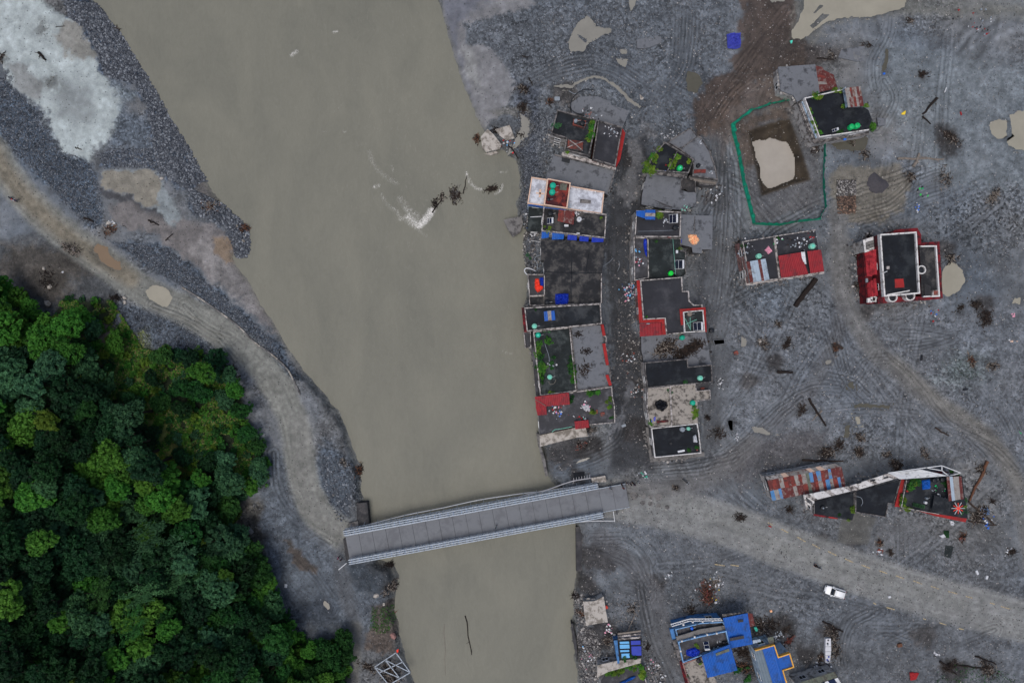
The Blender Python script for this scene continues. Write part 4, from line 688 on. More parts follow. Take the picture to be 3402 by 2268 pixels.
mxs = nd('ShaderNodeMix', data_type='RGBA'); Lk.new(mth('MULTIPLY', streak, .26), mxs.inputs['Factor']); Lk.new(col, mxs.inputs['A']); mxs.inputs['B'].default_value = (*rgb((150, 146, 136)), 1)
fo = mth('MULTIPLY', fa.outputs['Fac'], maprange(wnoise(3.6, 7, .75, 2.5), .42, .62, .0, 1.5))
mx = nd('ShaderNodeMix', data_type='RGBA'); Lk.new(maprange(fo, .3, .95, 0, .95), mx.inputs['Factor']); Lk.new(mxs.outputs['Result'], mx.inputs['A']); mx.inputs['B'].default_value = (*rgb((214, 212, 206)), 1)
Lk.new(mx.outputs['Result'], bs.inputs['Base Color']); bs.inputs['Roughness'].default_value = .6; bs.inputs['Specular IOR Level'].default_value = .22
bp = nd('ShaderNodeBump'); bp.inputs['Strength'].default_value = .35; bp.inputs['Distance'].default_value = .12; Lk.new(mth('ADD', wnoise(.8, 8, .6, 2), mth('MULTIPLY', wnoise(3.5, 4), .25)), bp.inputs['Height']); Lk.new(bp.outputs[0], bs.inputs['Normal'])
river.data.materials.append(m)
# ------------------------------------------------------------------ houses
def win_meshes():
    f = MB(); w_, h_ = 1.2, 1.15
    for c, d in (((0, 0, h_ / 2 + .04), (w_ + .16, .1, .08)), ((0, 0, -h_ / 2 - .04), (w_ + .24, .16, .08)), ((-w_ / 2 - .04, 0, 0), (.08, .1, h_)), ((w_ / 2 + .04, 0, 0), (.08, .1, h_)), ((0, 0, 0), (.06, .08, h_))): f.box(c, d)
    a = f.build('window', 'frame_white', world=False); g = MB().box((0, .01, 0), (w_, .04, h_)).build('pane', 'glass', world=False)
    ma, mg = a.data, g.data; bpy.data.objects.remove(a); bpy.data.objects.remove(g); return ma, mg
WINM, PANEM = win_meshes()
FOOT = []
def house(label, first, group=None, name='house', cat='house'):
    c = cen(PW(first)); return thing(name, label, cat, (c[0], c[1], 0), group=group)
def vol(root, pts, h, wall='wall_grey', roof='roof_dark', par=('coping', .55, .2), z0=-1.2, wins=True, sid=3.1, edges=None, grad=None, thick=.18):
    poly = ccw(PW(pts, h)); n = len(poly); c0 = cen(poly)
    g = (lambda x, y: grad[0] * (x - c0[0]) + grad[1] * (y - c0[1])) if grad else None
    b = MB(); vs = [(x, y, z0) for x, y in poly] + [(x, y, h - thick * .6 + (g(x, y) if g else 0)) for x, y in poly]
    b.add(vs, [(i, (i + 1) % n, n + (i + 1) % n, n + i) for i in range(n)]); b.build('wall', wall, root)
    inn = offset(poly, -.02) if par else offset(poly, .12)
    MB().prism(inn, h - thick, h, top=True, bottom=True, gz=g).build('roof', roof, root)
    if par:
        pm, ph, pt = par; es = edges
        if es is None: MB().ring(offset(poly, .04), offset(poly, -pt), h - .45, h + ph).build('parapet', pm, root)
        else:
            a, i2 = offset(poly, .04), offset(poly, -pt)
            # edges are numbered in the order of pts
            rev = poly[0] != PW(pts, h)[0]
            for e in es:
                k = (n - 2 - e) % n if rev else e; k2 = (k + 1) % n
                MB().prism(ccw([a[k], a[k2], i2[k2], i2[k]]), h - .45, h + ph, top=True).build('parapet', pm, root)
    FOOT.append((poly, h))
    if wins: WINJOBS.append((root, poly, h, sid))
    return poly
WINJOBS = []
def place_windows():
    for root, poly, h, sid in WINJOBS:
        n = len(poly)
        for i in range(n):
            p, q = Vector(poly[i]), Vector(poly[(i + 1) % n]); e = q - p; l = e.length
            if l < 2.4: continue
            e /= l; nn = Vector((e.y, -e.x)); mid = (p + q) / 2
            if mid.dot(nn) > -3: continue
            k = max(1, int(l / 3.4)); zs = [h - 1.9] + ([h - 4.7] if h > 5.6 else [])
            for j in range(k):
                t = p + e * l * (j + .5) / k; probe = t + nn * 1.2
                for z in zs:
                    if z < .7: continue
                    if any(hh > z - .5 and inside((probe.x, probe.y), po) for po, hh in FOOT if po is not poly): continue
                    r = math.atan2(e.y, e.x); w_ = inst(WINM, 'window', root, (t.x + nn.x * .045 - wloc(root).x, t.y + nn.y * .045 - wloc(root).y, z - wloc(root).z), (0, 0, r))
                    inst(PANEM, 'pane', w_, (0, 0, 0))
def z_at(F, h): x, y = P(F[0], F[1], h); return (x, y, h)
def lerp(a, b, t): return tuple(a[i] + (b[i] - a[i]) * t for i in range(len(a)))
def sheets(parent, quad, mats, cols, rows=1, name='sheet', jit=.02, amp=.035, pitch=.3, wts=None, thick=.02):
    """quad: four 3-D corners a, b, c, d; columns run a->b, rows a->d; each sheet is corrugated and a part of its own"""
    a, b, c, d = quad
    for i in range(cols):
        for j in range(rows):
            u0, u1 = i / cols, (i + 1) / cols + .012; v0, v1 = j / rows - .01, (j + 1) / rows + .01
            u1 = min(u1, 1); v0 = max(v0, 0); v1 = min(v1, 1)
            wdt = (Vector(b) - Vector(a)).length * (u1 - u0); n = max(2, min(14, int(wdt / pitch) * 2)); m = MB(); zj = random.uniform(0, jit) + (i % 2) * .012 + (j % 2) * .02; tz = random.uniform(-.03, .03)
            vs = []
            for k in range(n + 1):
                u = u0 + (u1 - u0) * k / n; top = lerp(a, b, u); bot = lerp(d, c, u); zz = (amp if k % 2 else 0) + zj
                for v in (v0, v1):
                    q = lerp(top, bot, v); vs.append((q[0], q[1], q[2] + zz + tz * (v - v0) * 3))
            nv = len(vs); fs = [(2 * k + 1, 2 * k + 3, 2 * k + 2, 2 * k) for k in range(n)]
            m.add(vs, fs); lo = [(x, y, z - thick) for x, y, z in vs]; m.add(lo, [f[::-1] for f in fs])
            mm = random.choices(mats, wts)[0] if len(mats) > 1 else mats[0]
            m.build(name, mm, parent)
def q3(pts, hs):
    if not hasattr(hs, '__len__'): hs = [hs] * 4
    return [z_at(p, h) for p, h in zip(pts, hs)]
def frame_under(parent, quad, ground_z, r=.05, mt='steel_dark'):
    for q in quad: MB().tube([(q[0], q[1], ground_z), (q[0], q[1], q[2] - .03)], r).build('post', mt, parent)
def canopy(label, pts, h, mats, cols, rows=1, base=0.0, group=None, wts=None, name='sheet_canopy', cat='roof sheet', **k):
    q = q3(pts, h); c = (sum(p[0] for p in q) / 4, sum(p[1] for p in q) / 4, base); t = thing(name, label, cat, c, group=group)
    sheets(t, q, mats, cols, rows, wts=wts, **k)
    qi = [lerp(p, c[:2] + (p[2],), .08) for p in q]; qi = [(a[0], a[1], b[2]) for a, b in zip(qi, q)]
    frame_under(t, qi, base); return t
# ---- west row, north to south
h = 6.2
W1 = house('tall dark roofed house with a tiled pyramid stair cover, northernmost of the riverside row', A((527, 178), (868, 262), (800, 575), (590, 520)))
vol(W1, A((527, 178), (868, 262), (800, 578), (590, 522), (603, 420), (470, 382)), h, 'wall_white', 'roof_dark', ('coping_grey', .5, .2))
vol(W1, A((880, 268), (1088, 325), (1028, 662), (830, 605)), 5.4, 'brick', 'roof_smooth', ('coping_grey', .5, .2))
vol(W1, A((1095, 345), (1113, 372), (1068, 600), (1036, 668), (1040, 600)), 4.0, 'brick', 'coping_red', None, wins=False)
vol(W1, A((575, 543), (800, 600), (1032, 672), (1028, 690), (800, 622), (568, 562)), 4.6, 'wall_white', 'coping', None, wins=False)
c = A(690, 465); a = z_at(c, h); t = W1
qs = [z_at(p, h + .9) for p in A((620, 425), (752, 445), (745, 525), (612, 500))]; ap = z_at(A(682, 468), h + 2.2)
MB().prism([q[:2] for q in qs][::-1], h, h + .85).build('stair_wall', 'wall_grey', t)
MB().add([(q[0], q[1], q[2]) for q in qs] + [ap], [(1, 0, 4), (2, 1, 4), (3, 2, 4), (0, 3, 4)]).build('stair_roof', 'brick', t)
m = MB()
for q in qs: m.bar((q[0], q[1], q[2] + .06), (ap[0], ap[1], ap[2] + .06), .14, .1)
m.build('ridge', 'coping', t)
W1b = house('low mud covered slab roof behind the northernmost riverside house', A((700, 60), (985, 103), (1145, 183), (1085, 330)))
vol(W1b, A((720, 62), (860, 55), (985, 103), (985, 130), (1145, 183), (1088, 325), (868, 262), (760, 210), (660, 195), (640, 120)), 2.0, 'wall_grey', 'roof_mud', None, grad=(.02, .01), wins=False)
W2 = house('sagging grey slab roofed house with a square hole in one corner', A((500, 560), (1028, 690), (965, 905), (430, 760)))
p2 = vol(W2, A((500, 560), (565, 575), (640, 595), (800, 640), (1028, 695), (972, 905), (935, 882), (640, 832), (432, 765)), 3.4, 'wall_grey', 'roof_mud', None, grad=(-.01, .015))
MB().prism(ccw(PW(A((568, 580), (640, 592), (632, 636), (562, 618)), 3.45)), 3.42, 3.5).build('hole_shade_plate', 'black_pl', W2)  # solid black plate on the slab, its colour standing for shade inside the hole
MB().bar(z_at(A(500, 560), 3.6), z_at(A(1028, 692), 3.75), .22, .4).build('parapet', 'coping_grey', W2)
MB().bar(z_at(A(1026, 700), 3.7), z_at(A(968, 900), 3.6), .2, .3).build('parapet', 'coping_grey', W2)
W3 = house('white tiled roof house in three sections with a dark red middle terrace', A((303, 757), (932, 885), (912, 1075), (270, 985)))
vol(W3, A((303, 757), (442, 778), (412, 1003), (268, 985)), 6.0, 'wall_paleblue', 'tile_white', ('tile_pink', .3, .18))
vol(W3, A((632, 832), (932, 885), (912, 1075), (606, 1032)), 6.0, 'wall_white', 'tile_white', ('tile_pink', .3, .18))
vol(W3, A((442, 770), (640, 808), (610, 1028), (412, 998)), 8.2, 'wall_white', 'tile_darkred', ('tile_pink', .4, .16))
for pts in (A((372, 858), (388, 860), (382, 930), (366, 928)), A((343, 886), (412, 892), (411, 905), (342, 899))): MB().prism(ccw(PW(pts, 6.0)), 6.0, 6.02).build('floor_cross', 'tile_pink', W3)
MB().prism(ccw(PW(A((726, 945), (818, 955), (815, 986), (724, 978)), 6.0)), 6.0, 6.12).build('roof_light', 'coping_grey', W3)
MB().prism(ccw(PW(A((552, 808), (612, 815), (605, 872), (547, 865)), 8.2)), 8.2, 8.35).build('roof_hatch', 'sheet_green', W3)
for k in range(5):
    p = lerp(A(650, 842), A(925, 890), k / 4); q = z_at(p, 6.3); MB().box((q[0], q[1] - .1, 6.2), (.25, .25, .5)).build('parapet_pier', 'coping_white', W3)
for k in range(7): 
    p = lerp(A(622, 995), A(728, 1020), k / 6); q = z_at(p, 6.1); MB().box((q[0], q[1] - .2, 6.1 - k * .1), (.3, 1.0, .08), rz=-.2).build('step', 'steel', W3)
MB().bar(z_at(A(275, 997), 5.4), z_at(A(408, 1016), 5.4), .15, .9).build('blue_band', 'sheet_blue', W3)
MB().bar(z_at(A(415, 1018), 7.4), z_at(A(600, 1040), 7.4), .12, .3).build('blue_band', 'sheet_blue', W3)
W4 = house('dark terrace roof house with blue awnings along its lower side', A((405, 1018), (950, 1080), (938, 1285), (390, 1220)))
vol(W4, A((408, 1018), (950, 1080), (938, 1285), (390, 1222)), 6.0, 'wall_white', 'roof_concrete', ('coping', .5, .16))
vol(W4, A((285, 1005), (400, 1020), (385, 1225), (268, 1215)), 3.2, 'wall_grey', 'roof_green', None)
for k, (x0, x1) in enumerate(((392, 455), (482, 586), (618, 698), (722, 800), (828, 930))):
    def yy(x): return 1228 + (x - 390) * .104
    t = canopy(['first blue awning from the river under the dark terrace', 'widest blue awning sheet beside the terrace wall', 'middle blue awning of the five along the terrace', 'fourth blue awning of the five along the terrace', 'blue awning nearest the street corner of the terrace'][k], A((x0, yy(x0)), (x1, yy(x1)), (x1 - 4, yy(x1) + (34 if x0 > 800 else 44)), (x0 - 4, yy(x0) + (60 if x0 < 600 else 46))), (5.4, 5.4, 4.9, 4.9), ['sheet_blue' if k in (0, 1) else 'tarp_blue'], 3, base=4.3, group='blue awnings beside the dark terrace', name='awning', cat='awning')
W5 = house('widest flat concrete roof of the riverside row, split by two long joints', [A(388, 1310), A(938, 1325), B(1022, 460), B(470, 470)])
rf = [A(388, 1300), A(938, 1322), B(1024, 170), B(1022, 462), B(470, 480), B(470, 30), B(440, 28), B(436, -40), A(385, 1480)]
vol(W5, [A(388, 1300), A(938, 1322), B(1024, 170), B(1022, 462), B(470, 480), B(468, 36), B(440, 36)], 4.4, 'wall_grey', 'roof_concrete', None)
vol(W5, B((305, 182), (466, 182), (466, 388), (320, 392)), 3.6, 'wall_white', 'roof_mud_dark', ('coping', .5, .12))
vol(W5, B((318, 396), (466, 390), (466, 478), (322, 484)), 3.5, 'wall_grey', 'roof_concrete', ('coping', .4, .1), wins=False)
m = MB()
for p, q in (((466, 158), (1022, 170)), ((732, -20), (728, 462)), ((900, -20), (870, 150))): m.bar(z_at(B(*p), 4.42), z_at(B(*q), 4.42), .16, .06)
m.build('roof_joint', 'roof_black', W5)
for p, q in (((1023, 175), (1021, 460)), ((466, 182), (466, 385)), ((330, 492), (1020, 462))): MB().bar(z_at(B(*p), 4.6), z_at(B(*q), 4.6), .18, .45).build('parapet', 'coping', W5)
W6 = house('long black roofed house with a red riverside wall', B((270, 508), (1015, 462), (1025, 662), (295, 738)))
vol(W6, B((272, 508), (1012, 468), (1024, 662), (296, 736)), 6.0, 'wall_red', 'roof_dark', ('coping', .45, .16))
vol(W6, B((250, 510), (272, 510), (296, 736), (272, 740)), 5.0, 'wall_red', 'wall_red', None, wins=False)
MB().add([z_at(B(1020, 665), 5.8), z_at(B(1048, 665), 3.4), z_at(B(1054, 762), 3.4), z_at(B(1028, 745), 5.8)], [(3, 2, 1, 0)]).build('side_wall', 'wall_red', W6)
W7 = house('riverside house with a green planted terrace beside a mud filled terrace', B((355, 738), (1025, 665), (1130, 1200), (430, 1240)))
vol(W7, [B(357, 740), B(714, 697), Cc(776, 582), Cc(425, 625)], 5.6, 'wall_grey', 'roof_green', ('coping', .45, .16))
vol(W7, [B(722, 692), B(1024, 668), B(1040, 770), Cc(1085, 330), Cc(1112, 350), Cc(1106, 420), Cc(1118, 532), Cc(784, 580)], 5.0, 'wall_red', 'roof_mud', ('coping_grey', .4, .16))
for p, q in ((B(1028, 668), B(1050, 780)), (Cc(1046, 120), Cc(1082, 330)), (Cc(1075, 425), Cc(1112, 528))): MB().bar(z_at(p, 5.5), z_at(q, 5.5), .6, .25).build('red_coping', 'coping_red', W7)
vol(W7, B((265, 748), (330, 744), (336, 894), (280, 898)), 4.8, 'wall_white', 'roof_mud_dark', ('coping', .4, .1), wins=False)
vol(W7, [B(333, 742), B(356, 742), Cc(424, 625), Cc(390, 628)], 3.6, 'wall_grey', 'roof_mud_dark', None, wins=False)
W8 = house('southernmost big terrace house of the riverside row, with laundry and red sheets', Cc((400, 635), (1125, 535), (1155, 892), (420, 1012)))
vol(W8, Cc((402, 650), (700, 600), (1122, 540), (1132, 650), (1150, 720), (1154, 890), (905, 912), (770, 930), (420, 1010)), 5.0, 'wall_white', 'roof_mud_dark', ('coping', .35, .14), edges=(0, 1, 2, 3, 4, 5))
vol(W8, Cc((395, 1005), (425, 1018), (432, 1120), (412, 1125)), 2.0, 'wall_white', 'concrete', None, wins=False)
vol(W8, Cc((425, 1020), (590, 985), (765, 948), (865, 945), (885, 1022), (785, 1030), (600, 1075), (430, 1120)), 3.0, 'wall_white', 'concrete_pale', None)
canopy('large red sheet roof on the riverside corner of the laundry terrace', Cc((372, 640), (705, 598), (715, 715), (385, 740)), (6.9, 6.9, 6.6, 6.6), ['sheet_red'], 9, base=5.0)
canopy('smaller red sheet roof below the large one, hanging over the river side', Cc((380, 738), (486, 732), (490, 815), (400, 822)), (6.6, 6.6, 6.2, 6.2), ['sheet_red'], 3, base=5.0)
canopy('small crumpled red sheet roof on the lower edge of the laundry terrace', Cc((760, 880), (895, 865), (905, 940), (768, 958)), (6.2, 6.2, 5.9, 5.9), ['sheet_red'], 4, base=5.0)
# ---- east row
E1 = house('black pentagonal terrace house overgrown with bushes at its river side', A((1460, 455), (1705, 605), (1665, 730), (1290, 700)))
vol(E1, A((1458, 455), (1705, 605), (1662, 722), (1478, 712), (1295, 695), (1355, 570)), 5.6, 'wall_white', 'roof_black', ('coping_grey', .5, .16))
MB().bar(z_at(A(1565, 535), 5.9), z_at(A(1480, 705), 5.9), .18, .5).build('dividing_wall', 'coping_grey', E1)
MB().bar(z_at(A(1292, 705), 5.0), z_at(A(1650, 752), 5.0), .7, .5).build('ledge', 'coping_grey', E1)
E1b = house('fan shaped grey slab roof behind the black pentagonal terrace', A((1685, 325), (1850, 530), (1920, 780), (1600, 520)))
vol(E1b, A((1685, 325), (1742, 400), (1770, 408), (1850, 530), (1890, 650), (1920, 778), (1700, 745), (1707, 605), (1590, 515), (1478, 452)), 3.6, 'wall_grey', 'roof_mud', ('coping_grey', .25, .16))
MB().bar(z_at(A(1742, 404), 3.75), z_at(A(1595, 510), 3.75), .15, .35).build('dividing_wall', 'coping_grey', E1b)
vol(E1b, A((1670, 745), (1918, 785), (1900, 830), (1765, 815), (1740, 780), (1665, 760)), 2.6, 'wall_grey', 'concrete', ('coping_grey', .25, .14), wins=False)
for k in range(3): MB().bar(z_at(A(1680 + k * 30, 770 + k * 8), 3.0 + .1 * k), z_at(A(1900 - k * 40, 808 - k * 4), 3.1), .3, .12).build('beam', 'wood_pale', E1b)
E2 = house('collapsed grey slab roof tilting towards the street, with a dark stair hole', A((1310, 712), (1728, 785), (1728, 1005), (1268, 990)))
vol(E2, A((1312, 722), (1605, 752), (1600, 870), (1660, 892), (1725, 892), (1728, 1003), (1590, 1033), (1420, 1015), (1265, 985), (1270, 905)), 2.7, 'wall_grey', 'roof_mud', None, grad=(.03, .03), thick=.3)
vol(E2, A((1612, 760), (1722, 780), (1725, 885), (1668, 885), (1640, 850), (1605, 860)), 1.6, 'wall_grey', 'concrete_dark', None, wins=False)
for p, q in (((1668, 765), (1725, 785)), ((1725, 790), (1726, 890)), ((1608, 762), (1602, 868))): MB().bar(z_at(A(*p), 2.9), z_at(A(*q), 2.9), .22, .35).build('beam', 'coping_grey', E2)
MB().add([z_at(A(1262, 910), 2.4), z_at(A(1530, 1015), 2.9), z_at(A(1515, 1035), 2.2), z_at(A(1262, 1000), 1.4)], [(3, 2, 1, 0), (0, 1, 2, 3)]).build('broken_slab', 'roof_mud_dark', E2)
E3 = house('terrace house with a solar heater and a lower grey annex on its east side', A((1210, 1050), (1595, 1058), (1590, 1278), (1195, 1275)))
vol(E3, A((1210, 1048), (1596, 1060), (1590, 1275), (1196, 1275)), 5.4, 'wall_white', 'roof_smooth', ('coping', .5, .16))
vol(E3, A((1602, 1085), (1872, 1095), (1865, 1376), (1780, 1376), (1775, 1410), (1708, 1405), (1700, 1358), (1602, 1335)), 3.2, 'wall_grey', 'roof_mud', None)
MB().bar(z_at(A(1722, 1092), 3.25), z_at(A(1715, 1240), 3.25), .1, .1).build('roof_joint', 'coping_grey', E3)
E4 = house('long dark terrace house with a laundry strip and a second solar heater', [A(1188, 1278), A(1600, 1290), B(1840, 190), B(1340, 243)])
vol(E4, [A(1188, 1280), A(1312, 1283), B(1482, 215), B(1342, 243)], 5.0, 'wall_white', 'roof_mud_dark', ('coping', .45, .14), edges=(0, 1, 2, 3))
vol(E4, [A(1318, 1284), A(1598, 1288), A(1598, 1395), A(1640, 1400), B(1845, 180), B(1800, 208), B(1488, 225)], 5.0, 'wall_grey', 'roof_green', ('coping_grey', .3, .12), edges=(0, 1, 2, 3))
E5 = house('big house edged in red tiles with a stepped plan and a white rimmed inner court', B((1370, 238), (1805, 205), (2050, 745), (1395, 785)))
vol(E5, B((1400, 240), (1805, 208), (1812, 345), (1872, 345), (1878, 440), (1922, 480), (2005, 476), (2005, 560), (1830, 560), (1830, 752), (1655, 768), (1640, 610), (1430, 622)), 6.6, 'wall_pink', 'roof_smooth', ('coping', .4, .16))
vol(E5, B((1820, 548), (2012, 530), (2028, 738), (1832, 748)), 7.2, 'wall_red', 'roof_green', ('coping_white', .4, .14))
for pts, hh in ((((1367, 240), (1402, 238), (1430, 618), (1392, 655)), 6.4), (((1392, 655), (1428, 624), (1642, 608), (1612, 645)), 6.5), (((1612, 645), (1642, 610), (1656, 768), (1618, 772)), 6.5), (((1395, 662), (1608, 648), (1615, 772), (1398, 788)), (6.1)), (((1786, 520), (2040, 500), (2018, 528), (1818, 545)), 7.1), (((2018, 528), (2040, 500), (2052, 744), (2032, 742)), 7.1), (((1786, 520), (1818, 545), (1824, 670), (1800, 680)), 7.1)):
    q = q3(B(*pts), hh); sheets(E5, q, ['coping_red' if hh != 6.1 else 'sheet_red'], 8 if hh == 6.1 else 1, name='tile_band', amp=.03)
vol(E5, B((1722, 712), (1800, 708), (1800, 760), (1725, 762)), 6.2, 'wall_grey', 'sheet_green', None, wins=False)
E6 = house('mud buried slab heaped with driftwood and roots', B((1415, 790), (2040, 745), (2090, 1050), (1440, 1060)))
vol(E6, [B(1418, 790), B(2035, 750), Cc(2060, 130), Cc(2085, 318), Cc(1870, 345), Cc(1858, 270), Cc(1442, 300), Cc(1420, 180)], 2.2, 'wall_grey', 'roof_mud', None, grad=(.0, -.02))
E7 = house('plain black roof house notched at one corner, south of the driftwood slab', Cc((1445, 305), (1860, 270), (2095, 325), (2105, 495)))
vol(E7, Cc((1446, 307), (1860, 270), (1866, 350), (2094, 326), (2103, 494), (1940, 508), (1470, 550), (1448, 400)), 4.2, 'wall_white', 'roof_black', ('coping_grey', .35, .13))
E8 = house('speckled pale roof house split in two, the left half holding a black tarpaulin', Cc((1468, 555), (1940, 515), (2085, 665), (1965, 900)))
vol(E8, Cc((1470, 556), (1690, 540), (1706, 920), (1495, 935), (1465, 740)), 4.0, 'wall_white', 'roof_speck', ('coping', .35, .12))
vol(E8, Cc((1694, 532), (1938, 514), (1948, 582), (2080, 572), (2086, 664), (1962, 680), (1968, 898), (1710, 916)), 4.0, 'wall_grey', 'roof_speck', ('coping', .35, .12), edges=(0, 1, 2, 3, 4, 7))
vol(E8, Cc((1945, 520), (2060, 508), (2062, 560), (1950, 575)), 3.0, 'wall_grey', 'roof_mud_dark', None, wins=False)
E9 = house('southernmost house of the street row, black roof framed in white', Cc((1508, 945), (1955, 897), (1993, 1185), (1540, 1232)))
vol(E9, Cc((1508, 946), (1955, 898), (1972, 990), (1992, 1185), (1542, 1230)), 3.6, 'wall_grey', 'roof_black', ('coping_white', .4, .13))
vol(E9, Cc((1462, 940), (1508, 940), (1545, 1232), (1995, 1188), (2022, 1180), (2025, 1215), (1505, 1272)), .8, 'concrete', 'concrete', None, wins=False)
# ---- north east house with the green net
X1 = house('turquoise edged house with a weedy black terrace beside the netted pit', D((770, 430), (1090, 358), (1285, 685), (890, 745)))
vol(X1, D((772, 430), (1088, 358), (1110, 500), (1255, 498), (1292, 520), (1320, 600), (1288, 684), (892, 742)), 5.0, 'wall_white', 'roof_black', ('coping_white', .4, .14), edges=(0, 6, 7))
vol(X1, D((722, 460), (760, 450), (772, 436), (888, 742), (1290, 688), (1290, 712), (1010, 762), (862, 790), (835, 760)), 3.0, 'wall_white', 'coping_grey', None, wins=False)
for k in range(3): MB().bar(z_at(D(735 + k * 12, 470 - k * 8), 3.4 + .45 * k), z_at(D(852 + k * 10, 765 - k * 10), 3.4 + .45 * k), .18, .35).build('cornice', 'coping' if k < 2 else 'wall_paleblue', X1)
MB().bar(z_at(D(1095, 345), 6.4), z_at(D(1122, 495), 6.4), .12, 1.2).build('stair_wall', 'wall_paleblue', X1)
canopy('striped rusty and grey sheet roof on the weedy black terrace', D((1100, 345), (1228, 330), (1255, 488), (1128, 500)), 7.0, ['sheet_rust', 'sheet_grey', 'sheet_rust2', 'sheet_grey'], 7, 2, base=5.0)
X1b = house('grey slab with a broken whitewashed edge north of the netted pit', D((570, 178), (860, 160), (895, 380), (640, 380)))
vol(X1b, D((575, 178), (862, 158), (895, 380), (775, 425), (722, 450), (690, 400), (640, 380), (592, 362), (578, 240)), 3.2, 'wall_white', 'roof_mud', None, grad=(.01, -.02), thick=.3)
pts = D((578, 225), (572, 260), (580, 330), (605, 378), (640, 380), (668, 362), (690, 400), (700, 440)); m = MB()
for k in range(len(pts) - 1):
    for j in range(4):
        p = lerp(pts[k], pts[k + 1], j / 4); q = z_at(p, 2.9); m.box((q[0] + random.uniform(-.15, .15), q[1] + random.uniform(-.15, .15), 2.7), (random.uniform(.3, .6), random.uniform(.3, .6), .5), eul=(random.random(), random.random(), random.random() * 3))
m.build('broken_edge', 'wall_white', X1b)
c = q3(D((865, 170), (1010, 240), (1045, 350), (895, 378)), (2.9, 2.2, 2.0, 2.8)); t = thing('fallen_roof', 'fallen rusty corrugated roof lying between the slab and the weedy terrace', 'roof sheet', (c[0][0], c[0][1], 1)); sheets(t, c, ['sheet_rust', 'sheet_rust2', 'sheet_grey', 'sheet_rust'], 2, 7, wts=[5, 2, 2, 4], jit=.1)
c2 = q3(D((865, 165), (922, 178), (940, 212), (868, 205)), (3.0, 2.9, 2.9, 3.0)); sheets(t, c2, ['sheet_rust'], 1, 2); frame_under(t, [lerp(q, c[0], .1) for q in c], .2)
# ---- market house
X2 = house('long low house heaped with goods, red and pale sheet roofs on its lower half', E((130, 305), (875, 190), (958, 610), (180, 740)))
vol(X2, E((135, 312), (452, 258), (505, 682), (215, 722)), 4.6, 'wall_pink', 'roof_smooth', ('coping', .35, .14))
vol(X2, E((458, 256), (872, 192), (902, 385), (940, 618), (508, 682)), 4.6, 'wall_pink', 'roof_smooth', ('coping', .35, .14), edges=(0, 3, 4))
vol(X2, E((118, 330), (140, 325), (218, 722), (955, 615), (955, 625), (180, 742)), 2.8, 'wall_white', 'coping', None)
canopy('larger bright red sheet roof on the long low house', E((500, 452), (725, 416), (800, 635), (530, 674)), (5.9, 5.9, 5.5, 5.5), ['sheet_red'], 7, base=4.6)
canopy('smaller bright red sheet roof, east end of the long low house', E((790, 406), (928, 390), (958, 608), (822, 628)), (5.9, 5.9, 5.5, 5.5), ['sheet_red'], 4, base=4.6)
canopy('pale blue sheet roof with dark gaps on the long low house', E((215, 506), (372, 480), (412, 690), (252, 716)), (5.8, 5.8, 5.4, 5.4), ['sheet_pale', 'sheet_pale', 'sheet_pale', 'sheet_rust'], 6, 2, base=4.6, wts=[6, 1, 1, 1])
canopy('white plastic roof light strip between the two red roofs', E((728, 413), (765, 410), (782, 535), (745, 528)), (6.0, 6.0, 5.8, 5.8), ['sheet_white'], 2, base=4.6)
canopy('narrow rusty sheet strip beside the pale blue roof', E((180, 512), (212, 506), (250, 716), (218, 720)), (5.6, 5.6, 5.2, 5.2), ['sheet_rust'], 2, base=4.6)
# ---- red house
X3 = house('crimson house with a black roof in white parapets and round white bay turrets', E((1530, 245), (1855, 232), (1885, 820), (1565, 840)))
vol(X3, E((1505, 240), (1870, 215), (1905, 830), (1548, 860)), 6.4, 'wall_red', 'roof_black', ('coping_white', .5, .25))
vol(X3, E((1912, 355), (2072, 352), (2105, 860), (1935, 865), (1928, 640)), 4.6, 'wall_red', 'roof_concrete', ('coping_white', .45, .22), edges=(0, 1, 2))
vol(X3, E((1630, 225), (1670, 195), (1890, 178), (1925, 240), (1925, 335), (1895, 335), (1885, 240), (1640, 245)), 5.0, 'wall_red', 'wall_red', None, wins=False)
vol(X3, E((1925, 325), (2108, 315), (2142, 870), (2110, 872), (2078, 345), (1928, 350)), 4.0, 'wall_red', 'wall_red', None, wins=False)
vol(X3, E((1495, 250), (1515, 250), (1560, 865), (2110, 868), (2112, 878), (1505, 925)), 4.6, 'wall_red', 'wall_red', None, wins=False)
for (x, y, r, hh) in ((1640, 868, 50, 5.6), (1815, 852, 52, 5.6), (1930, 592, 46, 5.4)):
    q = z_at(E(x, y), hh); rr = r / 3.0154 / 16 * .92; m = MB(); nseg = 22
    m.lathe([(rr, -3.5), (rr, .25), (rr - .22, .25), (rr - .22, -.2)], 22, (q[0], q[1], hh)); m.build('turret', 'coping_white', X3)
    MB().lathe([(rr - .24, 0), (.01, .02)], 22, (q[0], q[1], hh - .12)).build('turret_floor', 'black_pl', X3)
